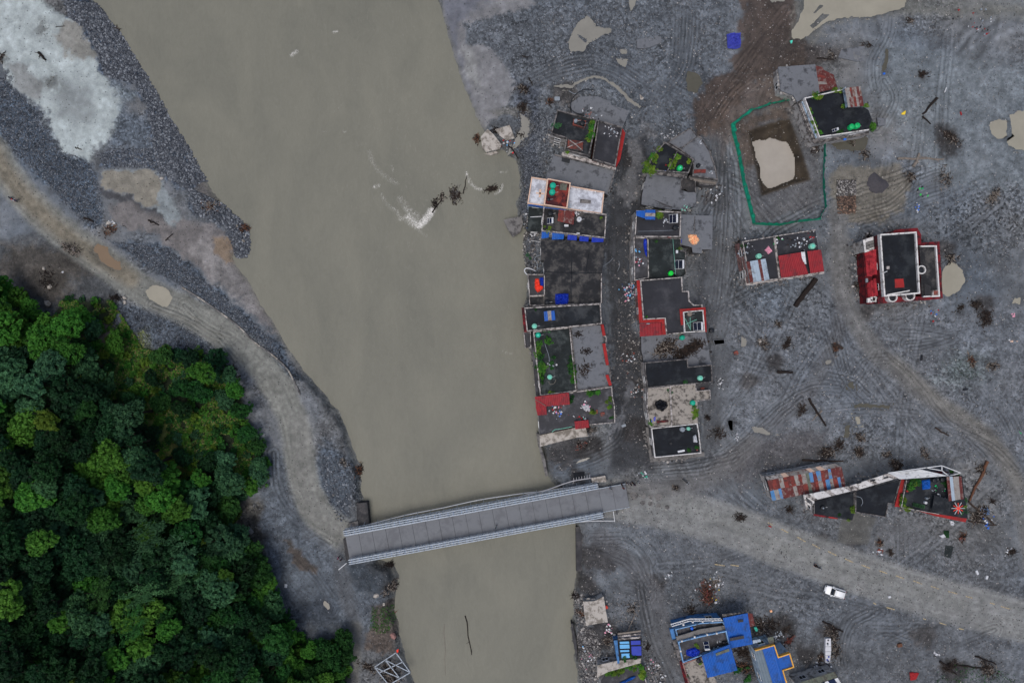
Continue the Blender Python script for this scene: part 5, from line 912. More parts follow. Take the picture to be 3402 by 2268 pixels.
# stepped red porch roofs on the west front
for (pts, hs, n) in ((((1362, 425), (1402, 405), (1440, 660), (1385, 655)), (3.0, 3.9, 3.9, 3.0), 1), (((1404, 405), (1438, 398), (1465, 640), (1425, 645)), (4.0, 4.6, 4.6, 4.0), 1), (((1440, 392), (1478, 388), (1492, 640), (1465, 640)), (4.7, 5.2, 5.2, 4.7), 1), (((1388, 730), (1420, 705), (1432, 862), (1395, 868)), (3.0, 3.9, 3.9, 3.0), 1), (((1422, 700), (1450, 695), (1468, 858), (1434, 862)), (4.0, 4.6, 4.6, 4.0), 1), (((1452, 680), (1478, 675), (1498, 850), (1470, 856)), (4.7, 5.2, 5.2, 4.7), 1)):
    sheets(X3, q3(E(*pts), [v + .25 for v in hs]), ['porch_red'], 1, name='porch_roof', amp=.03)
vol(X3, E((1356, 420), (1500, 380), (1535, 918), (1395, 925)), 2.9, 'wall_red', 'wall_red', None, z0=-1, wins=False)
vol(X3, E((1355, 298), (1494, 250), (1500, 372), (1372, 412)), 4.4, 'wall_white', 'coping_white', None)
qa = [z_at(p, 4.5) for p in E((1378, 320), (1475, 290), (1478, 352), (1385, 388))]; m = MB()
for r_ in (0, .5, 1.0): m.bar(lerp(qa[0], qa[3], r_), lerp(qa[1], qa[2], r_), .08, .12)
for k in range(11): m.bar(lerp(qa[0], qa[1], k / 10), lerp(qa[3], qa[2], k / 10), .07, .12)
m.build('balustrade', 'steel_dark', X3)
m = MB()
for (x, y) in ((1412, 898), (1440, 880), (1462, 892)): q = z_at(E(x, y), 3.6); m.box(q, (.9, .9, .5)); m.box((q[0] + .2, q[1] + .4, q[2] + .3), (.4, .4, .4))
m.build('white_porch', 'coping_white', X3)
MB().prism(ccw(PW(E((1665, 685), (1750, 680), (1762, 768), (1668, 772)), 6.4)), 6.4, 6.46).build('red_patch', 'coping_red', X3)
q = z_at(E(1593, 572), 6.4); MB().box((q[0], q[1], 6.55), (.6, .6, .3)).build('roof_vent', 'coping', X3)
MB().bar(z_at(E(1530, 632), 6.9), z_at(E(1590, 606), 6.7), .12, .12).build('pipe', 'white_pl', X3)
MB().bar(z_at(E(1590, 842), 6.95), z_at(E(1815, 800), 7.0), .22, .1).build('loose_coping', 'coping_white', X3)
q = z_at(E(2055, 825), 4.6); MB().box((q[0], q[1], 4.8), (1.1, 1.1, .8)).build('roof_box', 'wall_white', X3); MB().box((q[0] + .05, q[1], 5.24), (.8, .9, .08)).build('box_lid', 'brick', X3)
m = MB()
for k in range(9): m.bar(z_at(E(1965 + k * 7, 730 + k * 3), 4.9), z_at(E(1970 + k * 7, 850 + k), 4.9), .06, .1)
m.build('rack', 'steel_dark', X3)
# ---- rusty shed
X4 = house('long shed roofed in a patchwork of rusty, grey and blue metal sheets', Fq((105, 265), (715, 155), (800, 350), (175, 475)), name='shed', cat='shed')
vol(X4, Fq((112, 272), (715, 160), (795, 350), (180, 468)), 3.3, 'wall_white', 'roof_black', None)
q = q3(Fq((128, 300), (770, 180), (806, 350), (172, 475)), (4.2, 4.2, 3.5, 3.5)); sheets(X4, q, ['sheet_rust', 'sheet_rust2', 'sheet_grey', 'sheet_steel_blue', 'sheet_green', 'coping_red'], 20, 2, wts=[9, 5, 4, 2.2, 2, 1], jit=.06)
q = q3(Fq((104, 266), (712, 152), (765, 182), (130, 298)), (3.5, 3.5, 4.2, 4.2)); sheets(X4, q, ['sheet_grey', 'tile_pink', 'coping'], 14, 1, jit=.03)
# ---- long black wedge house and its red neighbour
X5 = house('long wedge shaped black roof house with a peeling white rear wall', Fq((525, 475), (1245, 285), (1175, 500), (865, 650)))
vol(X5, Fq((528, 480), (880, 400), (882, 585), (865, 648), (530, 590)), 4.8, 'wall_white', 'roof_black', ('coping_grey', .2, .14), edges=(1, 4))
vol(X5, Fq((890, 398), (1282, 295), (1220, 505), (1175, 498), (1152, 618), (1005, 592), (888, 575)), 5.2, 'wall_white', 'roof_black', ('coping_grey', .2, .14), edges=(1, 2, 3, 4, 5, 6))
for pts, hs in ((((450, 425), (830, 350), (885, 385), (525, 475)), (5.2, 5.2, 5.6, 5.6)), (((835, 350), (1175, 240), (1262, 278), (890, 388)), (5.4, 5.6, 5.9, 5.7))):
    q = q3(Fq(*pts), hs); n = 9
    for k in range(n): a0, a1, b0, b1 = lerp(q[0], q[1], k / n), lerp(q[0], q[1], (k + .985) / n), lerp(q[3], q[2], k / n), lerp(q[3], q[2], (k + .985) / n); m = MB(); vs = [a0, a1, b1, b0]; m.add(vs + [(x, y, z - .25) for x, y, z in vs], [(3, 2, 1, 0), (4, 5, 6, 7), (0, 1, 5, 4), (1, 2, 6, 5), (2, 3, 7, 6), (3, 0, 4, 7)]); m.build('coping_slab', 'coping_white' if k % 4 else 'coping', X5)
for (x, y) in ((920, 320), (1040, 300), (1060, 268), (1155, 275)): 
    qq = z_at(Fq(x, y), 5.75); MB().box((qq[0], qq[1], 5.8), (.9, .22, .35), rz=.25).build('wall_slot', 'black_pl', X5)
q = [z_at(p, hh) for p, hh in zip(Fq((448, 425), (526, 480), (522, 580), (470, 545)), (5.0, 5.3, 2.5, 1.5))]
m = MB(); 
for a, b in ((q[0], q[1]), (q[1], q[2]), (q[0], q[3]), (lerp(q[0], q[3], .5), lerp(q[1], q[2], .5))): m.bar(a, b, .35, .2)
m.build('porch_frame', 'coping_white', X5)
sheets(X5, q3(Fq((530, 590), (662, 606), (662, 625), (530, 605)), 4.2), ['wall_red'], 3, name='eave'); sheets(X5, q3(Fq((660, 600), (740, 605), (738, 635), (660, 625)), 4.4), ['coping_red'], 2, name='eave')
X6 = house('red edged house with potted greenery, a star patio and a white fan roof', Fq((1290, 290), (1800, 255), (1860, 640), (1235, 530)))
vol(X6, Fq((1325, 292), (1680, 262), (1812, 262), (1860, 625), (1600, 585), (1290, 535)), 5.0, 'wall_red', 'roof_dark', None)
for pts in (((1290, 290), (1328, 292), (1290, 530), (1232, 528)), ((1235, 500), (1300, 535), (1600, 585), (1595, 612)), ((1600, 585), (1858, 628), (1845, 662), (1598, 612))): sheets(X6, q3(Fq(*pts), 4.8), ['coping_red'], 2, name='tile_band')
MB().bar(z_at(Fq(1330, 296), 5.3), z_at(Fq(1285, 530), 5.3), .12, .5).build('parapet', 'coping', X6); MB().bar(z_at(Fq(1288, 532), 5.3), z_at(Fq(1610, 590), 5.3), .12, .5).build('parapet', 'coping', X6)
q = q3(Fq((1180, 238), (1460, 205), (1700, 260), (1275, 290)), (5.3, 5.5, 6.2, 6.0)); sheets(X6, q, ['sheet_white'], 12, 2, name='white_sheet', jit=.05)
m = MB(); f_ = [z_at(p, 6.0) for p in Fq((1175, 235), (1500, 190), (1640, 172), (1805, 235), (1700, 262), (1640, 215))]
for a, b in ((0, 1), (1, 2), (2, 3), (3, 4), (2, 5), (5, 1), (5, 4)): m.bar(f_[a], f_[b], .16, .16)
m.build('roof_frame', 'frame_white', X6)
canopy('grey and rust striped sheet roof at the east end of the red edged house', Fq((1680, 268), (1810, 265), (1828, 460), (1700, 480)), (6.6, 6.6, 6.3, 6.3), ['sheet_rust', 'sheet_grey', 'sheet_pale', 'sheet_rust'], 5, 1, base=5.0)
canopy('black roof sheet over the middle of the red edged house', Fq((1575, 425), (1722, 470), (1705, 600), (1555, 570)), 6.2, ['roof_dark'], 3, base=5.0)
# ---- south houses
Y2 = house('roofless blue walled room with blue patches on its floor', I((640, 995), (1010, 970), (1015, 1210), (715, 1310)))
vol(Y2, I((645, 995), (690, 992), (1010, 968), (1012, 1205), (1000, 1240), (718, 1308), (695, 1310)), 2.4, 'wall_blue', 'roof_black', None)
MB().add([z_at(I(642, 995), 2.9), z_at(I(690, 992), 3.3), z_at(I(720, 1300), 3.3), z_at(I(694, 1310), 2.9)], [(3, 2, 1, 0), (0, 1, 2, 3)]).build('blue_wall', 'wall_blue', Y2)
for k, (x0, x1, y0, y1, mm) in enumerate(((722, 848, 1012, 1040, 'tarp_ltblue'), (722, 852, 1052, 1105, 'tarp_ltblue'), (728, 848, 1125, 1150, 'tarp_ltblue'), (745, 855, 1172, 1232, 'tarp_ltblue'), (872, 1000, 1000, 1055, 'tarp_blue'), (880, 1012, 1075, 1200, 'tarp_blue'))):
    MB().prism(ccw(PW(I((x0, y0), (x1, y0 - 4), (x1 + 3, y1 - 5), (x0 + 4, y1)), 2.5)), 2.42, 2.5).build('floor_patch', mm, Y2)
for k in range(3): MB().bar(z_at(I(695, 905 + k * 35), 2.6 - k * .0), z_at(I(1003, 865 + k * 42), 2.6), .35, .3).build('wall_top', 'coping' if k else 'wood_pale', Y2)
Y2b = house('pale weathered slab with a weedy terrace, cut by the bottom edge beside the street', I((430, 1330), (1000, 1250), (1100, 1600), (600, 1600)))
vol(Y2b, I((432, 1335), (660, 1280), (1002, 1245), (1000, 1290), (700, 1370), (560, 1410), (428, 1480)), 2.6, 'wall_white', 'concrete_pale', None)
vol(Y2b, I((560, 1415), (1002, 1292), (1100, 1620), (480, 1640), (470, 1540)), 2.0, 'wall_white', 'roof_mud_dark', ('coping', .35, .16), edges=(1,))
Y1 = house('square whitish concrete slab standing alone by the river bank', I((240, 480), (500, 415), (555, 745), (275, 790)))
vol(Y1, I((240, 480), (268, 480), (385, 475), (500, 416), (555, 745), (480, 752), (278, 790)), 2.6, 'wall_white', 'concrete_pale', None, grad=(.01, .02), thick=.3)
for (x, y, r) in ((300, 452, 30), (352, 445, 14), (380, 446, 16)): q = z_at(I(x, y), 1.6); MB().lathe([(r / 64, 0), (r / 60, .2), (.01, .25)], 12, q).build('boulder', 'concrete_pale', Y1)
Y3 = house('blue and white balconied house with three parapet levels beside the side street', G((135, 560), (640, 500), (700, 745), (245, 910)))
vol(Y3, G((178, 590), (420, 530), (630, 518), (655, 575), (300, 650), (205, 690)), 4.2, 'wall_blue', 'roof_mud_dark', ('coping_blue', .6, .14), edges=(0, 1, 2, 5))
vol(Y3, G((205, 710), (420, 655), (660, 605), (692, 745), (455, 825), (250, 905)), 5.0, 'wall_paleblue', 'roof_mud_dark', ('coping_blue', .6, .14))
MB().bar(z_at(G(192, 690), 4.9), z_at(G(420, 618), 4.9), .9, .3).build('ledge', 'concrete', Y3); MB().bar(z_at(G(420, 618), 4.9), z_at(G(652, 582), 4.9), .9, .3).build('ledge', 'concrete', Y3)
MB().bar(z_at(G(170, 700), 4.2), z_at(G(232, 890), 4.2), .8, .4).build('ledge', 'coping_grey', Y3); MB().bar(z_at(G(142, 590), 3.6), z_at(G(168, 690), 3.6), .7, .8).build('side_wall', 'wall_blue', Y3)
m = MB(); f_ = [z_at(p, 4.6) for p in G((138, 552), (318, 500), (615, 498), (630, 515), (318, 520), (150, 572))]
for a, b in ((0, 1), (1, 2), (3, 4), (4, 5)): m.bar(f_[a], f_[b], .15, .15)
for k in range(9): m.bar(lerp(f_[0], f_[1], k / 8), lerp(f_[5], f_[4], k / 8), .06, .06)
for k in range(11): m.bar(lerp(f_[1], f_[2], k / 10), lerp(f_[4], f_[3], k / 10), .06, .06)
m.build('railing', 'frame_white', Y3)
for x, y in ((240, 705), (362, 665), (482, 645), (572, 632), (228, 800), (262, 562), (352, 536), (446, 532), (540, 525)): q = z_at(G(x, y), 5.2); MB().box((q[0], q[1], 5.2 if y > 600 else 4.6), (.32, .32, .9)).build('post', 'coping_white', Y3)
vol(Y3, G((245, 915), (440, 850), (480, 1000), (560, 1060), (600, 1150), (320, 1150)), 4.6, 'wall_red', 'roof_speck', ('wall_pink', .5, .18), edges=(0, 5))
MB().add([z_at(G(222, 908), 4.0), z_at(G(248, 908), 5.0), z_at(G(322, 1150), 5.0), z_at(G(282, 1150), 3.6)], [(3, 2, 1, 0), (0, 1, 2, 3)]).build('red_wall', 'wall_red', Y3)
m = MB()
for k in range(4):
    p = z_at(G(278 + k * 11, 955 + k * 42), 4.8); 
    for a in (-1, 1): m.box((p[0] + a * .25, p[1], 4.8), (.08, .85, .1), rz=.15); m.box((p[0], p[1] + a * .4, 4.8), (.55, .08, .1), rz=.15)
m.build('wall_grille', 'coping', Y3)
Y3c = canopy('brightest blue sheet roof, large and square, beside the dark yard', G((432, 850), (705, 742), (775, 990), (490, 1060)), (6.6, 6.6, 6.1, 6.1), ['sheet_blue'], 10, base=4.0)
MB().prism(ccw(PW(G((565, 830), (692, 782), (700, 808), (572, 852)), 6.7)), 6.66, 6.72).build('roof_light', 'sheet_green', Y3c)
Y3r = canopy('faded blue sheet roof with missing sheets above the balconied house', G((635, 492), (870, 445), (920, 740), (705, 780)), (5.6, 5.6, 5.0, 5.0), ['sheet_blue', 'sheet_blue', 'sheet_blue'], 8, 4, base=0, jit=.03)
sheets(Y3r, q3(G((872, 445), (918, 450), (940, 560), (890, 580)), 5.3), ['sheet_rust'], 2, 2); sheets(Y3r, q3(G((628, 455), (880, 432), (870, 448), (635, 485)), 5.2), ['coping_grey'], 4)
for pts in (((778, 512), (830, 506), (830, 530), (780, 535)), ((700, 685), (835, 660), (842, 688), (705, 712))): MB().prism(ccw(PW(G(*pts), 5.75)), 5.7, 5.75).build('roof_gap', 'roof_mud_dark', Y3r)
Y4 = house('blue roofed house with yellow trimmed parapets, cut by the bottom edge', G((930, 790), (1125, 735), (1315, 960), (1020, 1113)))
vol(Y4, G((935, 795), (1122, 742), (1160, 858), (1268, 822), (1308, 955), (1205, 988), (1265, 1190), (1045, 1190)), 4.8, 'wall_paleblue', 'sheet_blue', ('coping_yellow', .35, .16), edges=(0, 1, 2, 3, 4, 5))
sheets(Y4, q3(G((935, 800), (1010, 790), (1130, 1190), (1042, 1190)), 5.05), ['sheet_grey_clear'], 3, 9); sheets(Y4, q3(G((1012, 785), (1120, 752), (1240, 1190), (1132, 1190)), 5.0), ['sheet_blue'], 4, 6)
Y5 = house('corrugated green grey roof with a pale rim cut by the bottom edge', G((1330, 1113), (1710, 1000), (1770, 1113), (1400, 1200)))
vol(Y5, G((1340, 1130), (1705, 1015), (1760, 1113), (1790, 1180), (1400, 1240)), 4.0, 'wall_white', 'roof_mud_dark', None)
sheets(Y5, q3(G((1330, 1118), (1700, 1000), (1728, 1055), (1345, 1180)), (4.2, 4.2, 4.6, 4.6)), ['sheet_green'], 16)
sheets(Y5, q3(G((1345, 1185), (1730, 1060), (1760, 1110), (1400, 1240)), (4.6, 4.6, 4.3, 4.3)), ['sheet_white', 'sheet_pale', 'panel'], 12)
canopy('small striped cream sheet roof beside the yellow trimmed house', G((1060, 680), (1115, 668), (1128, 722), (1075, 735)), 4.6, ['sheet_green'], 4, base=0)
canopy('short pale blue sheet strip beside the faded blue roof', G((920, 705), (990, 692), (998, 715), (922, 735)), 4.2, ['sheet_pale'], 3, base=0)
place_windows()
# ------------------------------------------------------------------ bridge
DZ = 1.0
bl, br = z_at(Hh(122, 622), DZ), z_at(Hh(2205, 234), DZ)
bd = Vector(br) - Vector(bl); BL = bd.length; bd.normalize(); bn = Vector((-bd.y, bd.x, 0)); ang = math.atan2(bd.y, bd.x)
BR = thing('truss_bridge', 'narrow steel truss bridge crossing the brown river', 'bridge', bl)
def bp3(s, t, z): p = Vector(bl) + bd * s + bn * t; return (p.x, p.y, z)
NP = 21; HW = 2.45
for k in range(NP):
    s0, s1 = BL * k / NP + .03, BL * (k + 1) / NP - .03
    MB().box(bp3((s0 + s1) / 2, 0, DZ + random.uniform(-.01, .01)), (s1 - s0, HW * 2, .1), rz=ang).build('deck_panel', 'deck', BR)
    MB().box(bp3(s0, 0, DZ - .3), (.25, HW * 2 + 2.2, .4), rz=ang).build('transom', 'steel_dark', BR)
for t in (-1.8, -.6, .6, 1.8): MB().box(bp3(BL / 2, t, DZ - .12), (BL, .12, .12), rz=ang).build('stringer', 'steel_dark', BR)
for t in (-HW, HW): MB().box(bp3(BL / 2, t, DZ + .1), (BL, .12, .16), rz=ang).build('kerb', 'steel', BR)
def truss_side(ptsL, ptsR, zt):
    a, b = Vector(z_at(ptsL, zt)), Vector(z_at(ptsR, zt)); d = (b - a); ln = d.length; d.normalize(); nn = Vector((-d.y, d.x, 0)); nb = 19; bay = ln / nb
    zb = zt - 1.55 - .5
    for k, off in enumerate((-.42, 0, .42)):
        m = MB(); pt = lambda s_, z_: tuple(a + d * s_ + nn * off + Vector((0, 0, z_ - zt)))
        m.bar(pt(0, zt), pt(ln, zt), .19, .14); m.bar(pt(0, zb), pt(ln, zb), .13, .12); m.bar(pt(0, (zt + zb) / 2), pt(ln, (zt + zb) / 2), .07, .07)
        for j in range(nb * 2 + 1): m.bar(pt(bay * j / 2, zb), pt(bay * j / 2, zt), .07, .07)
        for j in range(nb * 2):
            m.bar(pt(bay * j / 2, (zt + zb) / 2), pt(bay * (j + .5) / 2, zt), .05, .05); m.bar(pt(bay * (j + .5) / 2, zt), pt(bay * (j + 1) / 2, (zt + zb) / 2), .05, .05)
            m.bar(pt(bay * j / 2, (zt + zb) / 2), pt(bay * (j + .5) / 2, zb), .05, .05); m.bar(pt(bay * (j + .5) / 2, zb), pt(bay * (j + 1) / 2, (zt + zb) / 2), .05, .05)
        m.build('truss', 'steel', BR)
    for j in range(nb):
        for q in (.2, .8): s_ = bay * (j + q); MB().bar(tuple(a + d * s_ - nn * .42 + Vector((0, 0, -.1))), tuple(a + d * s_ + nn * .42 + Vector((0, 0, -.1))), .12, .06).build('bracing_frame', 'steel_blue', BR)
    for j in range(1, nb * 2, 2):
        m = MB(); s_ = bay * j / 2; c_ = 1 if ptsL[1] < 1540 + 640 / 2.24 else -1
        m.bar(tuple(a + d * s_ + nn * .45 * c_), tuple(a + d * s_ + nn * 1.05 * c_ + Vector((0, 0, zb - zt))), .07, .07); m.build('raker', 'steel', BR)
truss_side(Hh(92, 518), Hh(1987, 168), DZ + 1.9); truss_side(Hh(132, 732), Hh(2025, 382), DZ + 1.9)
MB().bar(z_at(Hh(55, 788), DZ + .9), z_at(Hh(115, 738), DZ + .9), .14, .14).build('end_rail', 'frame_white', BR)
for pts, hh, r_, mm, lb in ((((280, 450), (560, 380), (826, 328), (1115, 266), (1470, 214), (1560, 208), (1700, 185), (1980, 155)), .9, .09, 'frame_white', 'long sagging white pipe strung beside the north truss of the bridge'),
        (((1370, 255), (1470, 225), (1600, 195), (1700, 160), (1800, 128), (1935, 106)), 1.3, .1, 'cloth_white', 'pale cable curving off the bridge to the concrete block'), (((1840, 432), (1960, 424), (2112, 424)), .8, .09, 'frame_white', 'white rail lying below the south truss at the town end')):
    tag(MB().tube([z_at(Hh(*p), hh) for p in spline(pts, 4)], r_).build('pipe', mm, smooth=True), lb, 'pipe')
m = MB()
for k in range(7): q = z_at(Hh(1805 + k * 20, 130 - k * 4), 1.3); m.bar(q, (q[0], q[1] + .7, q[2]), .07, .07)
m.bar(z_at(Hh(1800, 150), 1.2), z_at(Hh(1805, 128), 1.2), .06, .06); tag(m.build('broken_railing', 'cloth_white'), 'row of white railing stubs above the dark gap near the bridge end', 'railing')
tag(MB().bar(z_at(Hh(2100, 352), 1.0), z_at(Hh(2110, 430), 1.0), .12, .12).build('white_pole', 'frame_white'), 'short white pole across the verge south of the bridge end', 'pole')
for pts, hh, lb, mm in ((((1935, 106), (2040, 88), (2050, 134), (1945, 140)), 1.2, 'pale concrete anchor block north of the bridge at the town end', 'concrete_pale'), (((190, 292), (268, 288), (285, 470), (190, 470)), .3, 'dark concrete abutment wing at the wooded end of the bridge', 'concrete_dark'), (((130, 440), (200, 425), (205, 470), (140, 490)), .7, 'small pale concrete block behind the bridge wing', 'concrete'),
        (((1800, 70), (1885, 60), (1890, 110), (1815, 120)), .25, 'black concrete basin in the bank north of the bridge', 'roof_black'), (((1822, 470), (1945, 455), (1950, 785), (1826, 800)), -.35, 'dark concrete river wall south of the bridge at the town side', 'concrete_dark'), (((1850, 150), (1985, 140), (2010, 370), (1830, 440)), -.25, 'concrete abutment under the town end of the bridge', 'concrete_dark'), (((90, 560), (170, 540), (190, 700), (110, 720)), .5, 'concrete abutment under the wooded end of the bridge', 'concrete_dark')):
    po = ccw(PW(Hh(*pts), hh)); tag(MB().prism(po, -3.5, hh).build('abutment', mm), lb, 'abutment')
tag(MB().prism(ccw(PW(Cc((410, 1125), (432, 1125), (470, 1230), (500, 1400), (478, 1420), (440, 1250)), -.1)), -3.5, .15).build('river_wall', 'concrete'), 'slanting concrete river wall north of the bridge', 'wall')
tag(MB().prism(ccw(PW(I((70, 770), (90, 765), (140, 1000), (160, 1260), (150, 1290), (100, 1000)), .2)), -3.5, .3).build('river_wall', 'concrete_dark'), 'broken dark river wall beside the lone whitish slab', 'wall')
wl = thing('retaining_wall', 'low pale retaining wall along the river side of the left road', 'wall', (*P(*O(1600, 600)), 0))
wp = PW(spline(O((1190, 305), (1290, 365), (1440, 470), (1560, 560), (1660, 660), (1764, 735), (1880, 850), (1960, 1000)), 3))
for k in range(len(wp) - 1):
    a, b = wp[k], wp[k + 1]; MB().bar((*a, gz(*a) + .05), (*b, gz(*b) + .05), .28, .5).build('wall_segment', 'concrete' if k % 3 else 'concrete_pale', wl)
for pts, hh, lb, g_ in ((((1215, 790), (1255, 748), (1290, 780), (1335, 840), (1325, 862), (1245, 880), (1222, 852)), .3, 'jagged pale concrete slab tipped into the river edge', (.08, .05)), (((1298, 750), (1382, 724), (1412, 800), (1362, 812), (1330, 790)), .5, 'square concrete slab stranded on the silt beside the jagged one', (-.03, .05)), (((1346, 1272), (1450, 1250), (1460, 1290), (1442, 1345), (1400, 1372), (1372, 1330)), 0, 'cracked concrete slab jutting into the river below the white house', (.03, .02)),
        (((1240, 890), (1300, 872), (1322, 884), (1270, 900)), -1.2, 'thin white slab fragment awash below the jagged slab', (0, 0))):
    po = ccw(PW(Q(*pts), hh)); c0 = cen(po); tag(MB().prism(po, hh - .45, hh, bottom=True, gz=lambda x, y, c0=c0, g_=g_: g_[0] * (x - c0[0]) + g_[1] * (y - c0[1])).build('concrete_slab', 'concrete_pale' if hh != 0 else 'concrete'), lb, 'slab')
for cr_, pts, lb, hh in ((M, ((1605, 345), (1815, 305), (1825, 370), (1700, 420), (1615, 420)), 'flat grey slab lying on the gravel north of the houses', .35), (J, ((1080, 345), (1240, 320), (1235, 425), (1190, 430), (1060, 400)), 'mud covered slab beside the long puddle at the top', .5), (K, ((40, 290), (130, 280), (130, 318), (50, 325)), 'broken slab at the east side of the driftwood heap', .4), (D, ((1250, 540), (1290, 520), (1330, 610), (1270, 640)), 'broken paving slab at the corner of the weedy terrace house', .6), (D, ((1360, 580), (1430, 590), (1430, 640), (1370, 650)), 'small tilted slab east of the weedy terrace house', .5), (B, ((2120, 825), (2220, 815), (2225, 855), (2130, 865)), 'grey block lying past the east end of the driftwood slab', .4)):
    po = ccw(PW(cr_(*pts), hh)); tag(MB().prism(po, hh - .5, hh, bottom=True).build('concrete_slab', 'roof_mud'), lb, 'slab')
# painted edge dashes of the road
def dash(p, q, i):
    a, b = P(*L(*p)), P(*L(*q)); m = MB(); z0 = max(gz(*a), gz(*b), gz((a[0] + b[0]) / 2, (a[1] + b[1]) / 2)) + .02
    m.bar((a[0], a[1], z0), (b[0], b[1], z0), .22, .03); o = m.build('road_marking', 'yellow_paint')
    tag(o, 'worn yellow dash along the far edge of the road' if i < 15 else 'worn yellow dash along the near edge of the road', 'road marking', 'dashes along the far road edge' if i < 15 else 'dashes along the near road edge')
for i, (p, q) in enumerate((((1020, 243), (1045, 255)), ((1087, 275), (1125, 295)), ((1172, 317), (1215, 342)), ((1250, 355), (1290, 376)), ((1333, 392), (1376, 413)), ((1420, 430), (1463, 450)), ((1507, 463), (1550, 480)), ((1598, 492), (1640, 507)), ((1686, 519), (1728, 534)), ((1776, 545), (1822, 562)), ((1868, 573), (1910, 588)), ((1958, 600), (2005, 613)), ((2050, 625), (2085, 635)), ((2175, 660), (2200, 667)), ((2232, 678), (2282, 692)),
        ((742, 459), (795, 467)), ((825, 463), (868, 468)), ((1565, 658), (1580, 665)), ((1632, 680), (1675, 692)), ((1825, 740), (1840, 745)), ((1912, 763), (1948, 775)), ((2012, 792), (2037, 798)))): dash(p, q, i)
for k, (x, y) in enumerate(((325, 102), (372, 105), (410, 110), (452, 110), (368, 140), (408, 145), (450, 155), (495, 162))):
    q = P(*L(x, y)); r = .55 + .35 * (k in (0, 3)) ; n_ = 12; po = [(q[0] + math.cos(t) * r * random.uniform(.8, 1.1), q[1] + math.sin(t) * r * random.uniform(.7, 1)) for t in [2 * PI * j / n_ for j in range(n_)]]; z0 = gz(*q)
    tag(MB().prism(po, z0 - .1, z0 + .05).build('filled_pothole', 'concrete'), 'pale filled pothole in the cluster at the town end of the bridge', 'pothole patch', 'filled potholes by the bridge')
# ------------------------------------------------------------------ leaves and trees
def leafmesh(name, R, Hh_, ncl, nl, ls, seed, flat=.6, cr=.145):
    g = np.random.default_rng(seed); th = g.random(ncl) * 2 * PI; u = g.random(ncl) ** .55
    lob = 1 + .22 * np.sin(th * 2 + seed) + .16 * np.sin(th * 3 + seed * 2.1); rr = R * u * .9 * lob; cz = Hh_ * np.sqrt(np.clip(1 - (u * .95) ** 2, 0, 1)) * g.uniform(.45, 1.08, ncl); cx_ = rr * np.cos(th); cy_ = rr * np.sin(th); cR = R * cr * g.uniform(.6, 1.2, ncl)
    c = np.repeat(np.arange(ncl), nl); n = len(c); d = g.normal(size=(n, 3)); d[:, 2] = np.abs(d[:, 2]) * 1.1 - .35; d /= np.linalg.norm(d, axis=1)[:, None]
    rad = cR[c] * g.uniform(.7, 1.08, n); ctr = np.stack([cx_[c] + d[:, 0] * rad, cy_[c] + d[:, 1] * rad, cz[c] + d[:, 2] * rad * flat], -1)
    nrm = d + g.normal(size=(n, 3)) * .45 + np.array([0, 0, .45]); nrm /= np.linalg.norm(nrm, axis=1)[:, None]
    t1 = np.cross(nrm, g.normal(size=(n, 3))); t1 /= np.linalg.norm(t1, axis=1)[:, None]; t2 = np.cross(nrm, t1); s1 = (ls * g.uniform(.6, 1.3, n))[:, None]; s2 = s1 * .55
    Vv = np.stack([ctr - t1 * s1, ctr - t2 * s2 + nrm * s1 * .12, ctr + t1 * s1, ctr + t2 * s2 + nrm * s1 * .12], 1).reshape(-1, 3); F4 = np.arange(n * 4).reshape(-1, 4)
    return np_mesh(name, Vv, F4, False)
def spray(name, R, n, nleaf, ls, seed):      # bamboo-like plumes
    g = np.random.default_rng(seed); P_ = []; Nn = []
    for k in range(n):
        a = g.random() * 2 * PI; ln = R * g.uniform(.6, 1.1); st_ = g.uniform(-.3, .3, 2) * R
        for j in range(nleaf):
            t = g.random(); P_.append((st_[0] + math.cos(a) * ln * t + g.normal() * .28, st_[1] + math.sin(a) * ln * t + g.normal() * .28, 2.2 * math.sin(t * 2.0) + g.normal() * .2))
    ctr = np.array(P_); m_ = len(ctr); nrm = g.normal(size=(m_, 3)) * .5 + np.array([0, 0, 1]); nrm /= np.linalg.norm(nrm, axis=1)[:, None]
    t1 = np.cross(nrm, g.normal(size=(m_, 3))); t1 /= np.linalg.norm(t1, axis=1)[:, None]; t2 = np.cross(nrm, t1); s1 = (ls * g.uniform(.6, 1.3, m_))[:, None]; s2 = s1 * .28
    Vv = np.stack([ctr - t1 * s1, ctr - t2 * s2, ctr + t1 * s1, ctr + t2 * s2], 1).reshape(-1, 3); return np_mesh(name, Vv, np.arange(m_ * 4).reshape(-1, 4), False)
CROWN = [leafmesh('crown', 1.0, .8, nc, nl, ls / 3.2, 100 + i) for i, (nc, nl, ls) in enumerate(((130, 26, .31), (110, 28, .34), (160, 22, .28), (100, 32, .34), (140, 24, .30), (180, 20, .27)))]
PLUME = [spray('crown', 1.0 * 3, 26, 60, .22, 300 + i) for i in range(2)]
BUSH = [leafmesh('foliage', 1.0, .75, 26, 18, .16, 200 + i, cr=.26) for i in range(4)]
TRUNK = MB(); TRUNK.tube([(0, 0, 0), (.05, .02, .5), (0, 0, 1)], .06, 7, r1=.035)
for a in range(5):
    t = a * 1.26; TRUNK.tube([(0, 0, .6 + a * .05), (math.cos(t) * .2, math.sin(t) * .2, .85), (math.cos(t) * .42, math.sin(t) * .42, 1.1)], .025, 5, r1=.008)
to = TRUNK.build('trunk', 'bark', world=False); TRM = to.data; bpy.data.objects.remove(to)
MESHMAT = {}
def with_mat(me, mm):
    k = (me.name, mm)
    if k not in MESHMAT:
        c = me.copy(); c.materials.clear(); c.materials.append(MT[mm]); MESHMAT[k] = c
    return MESHMAT[k]
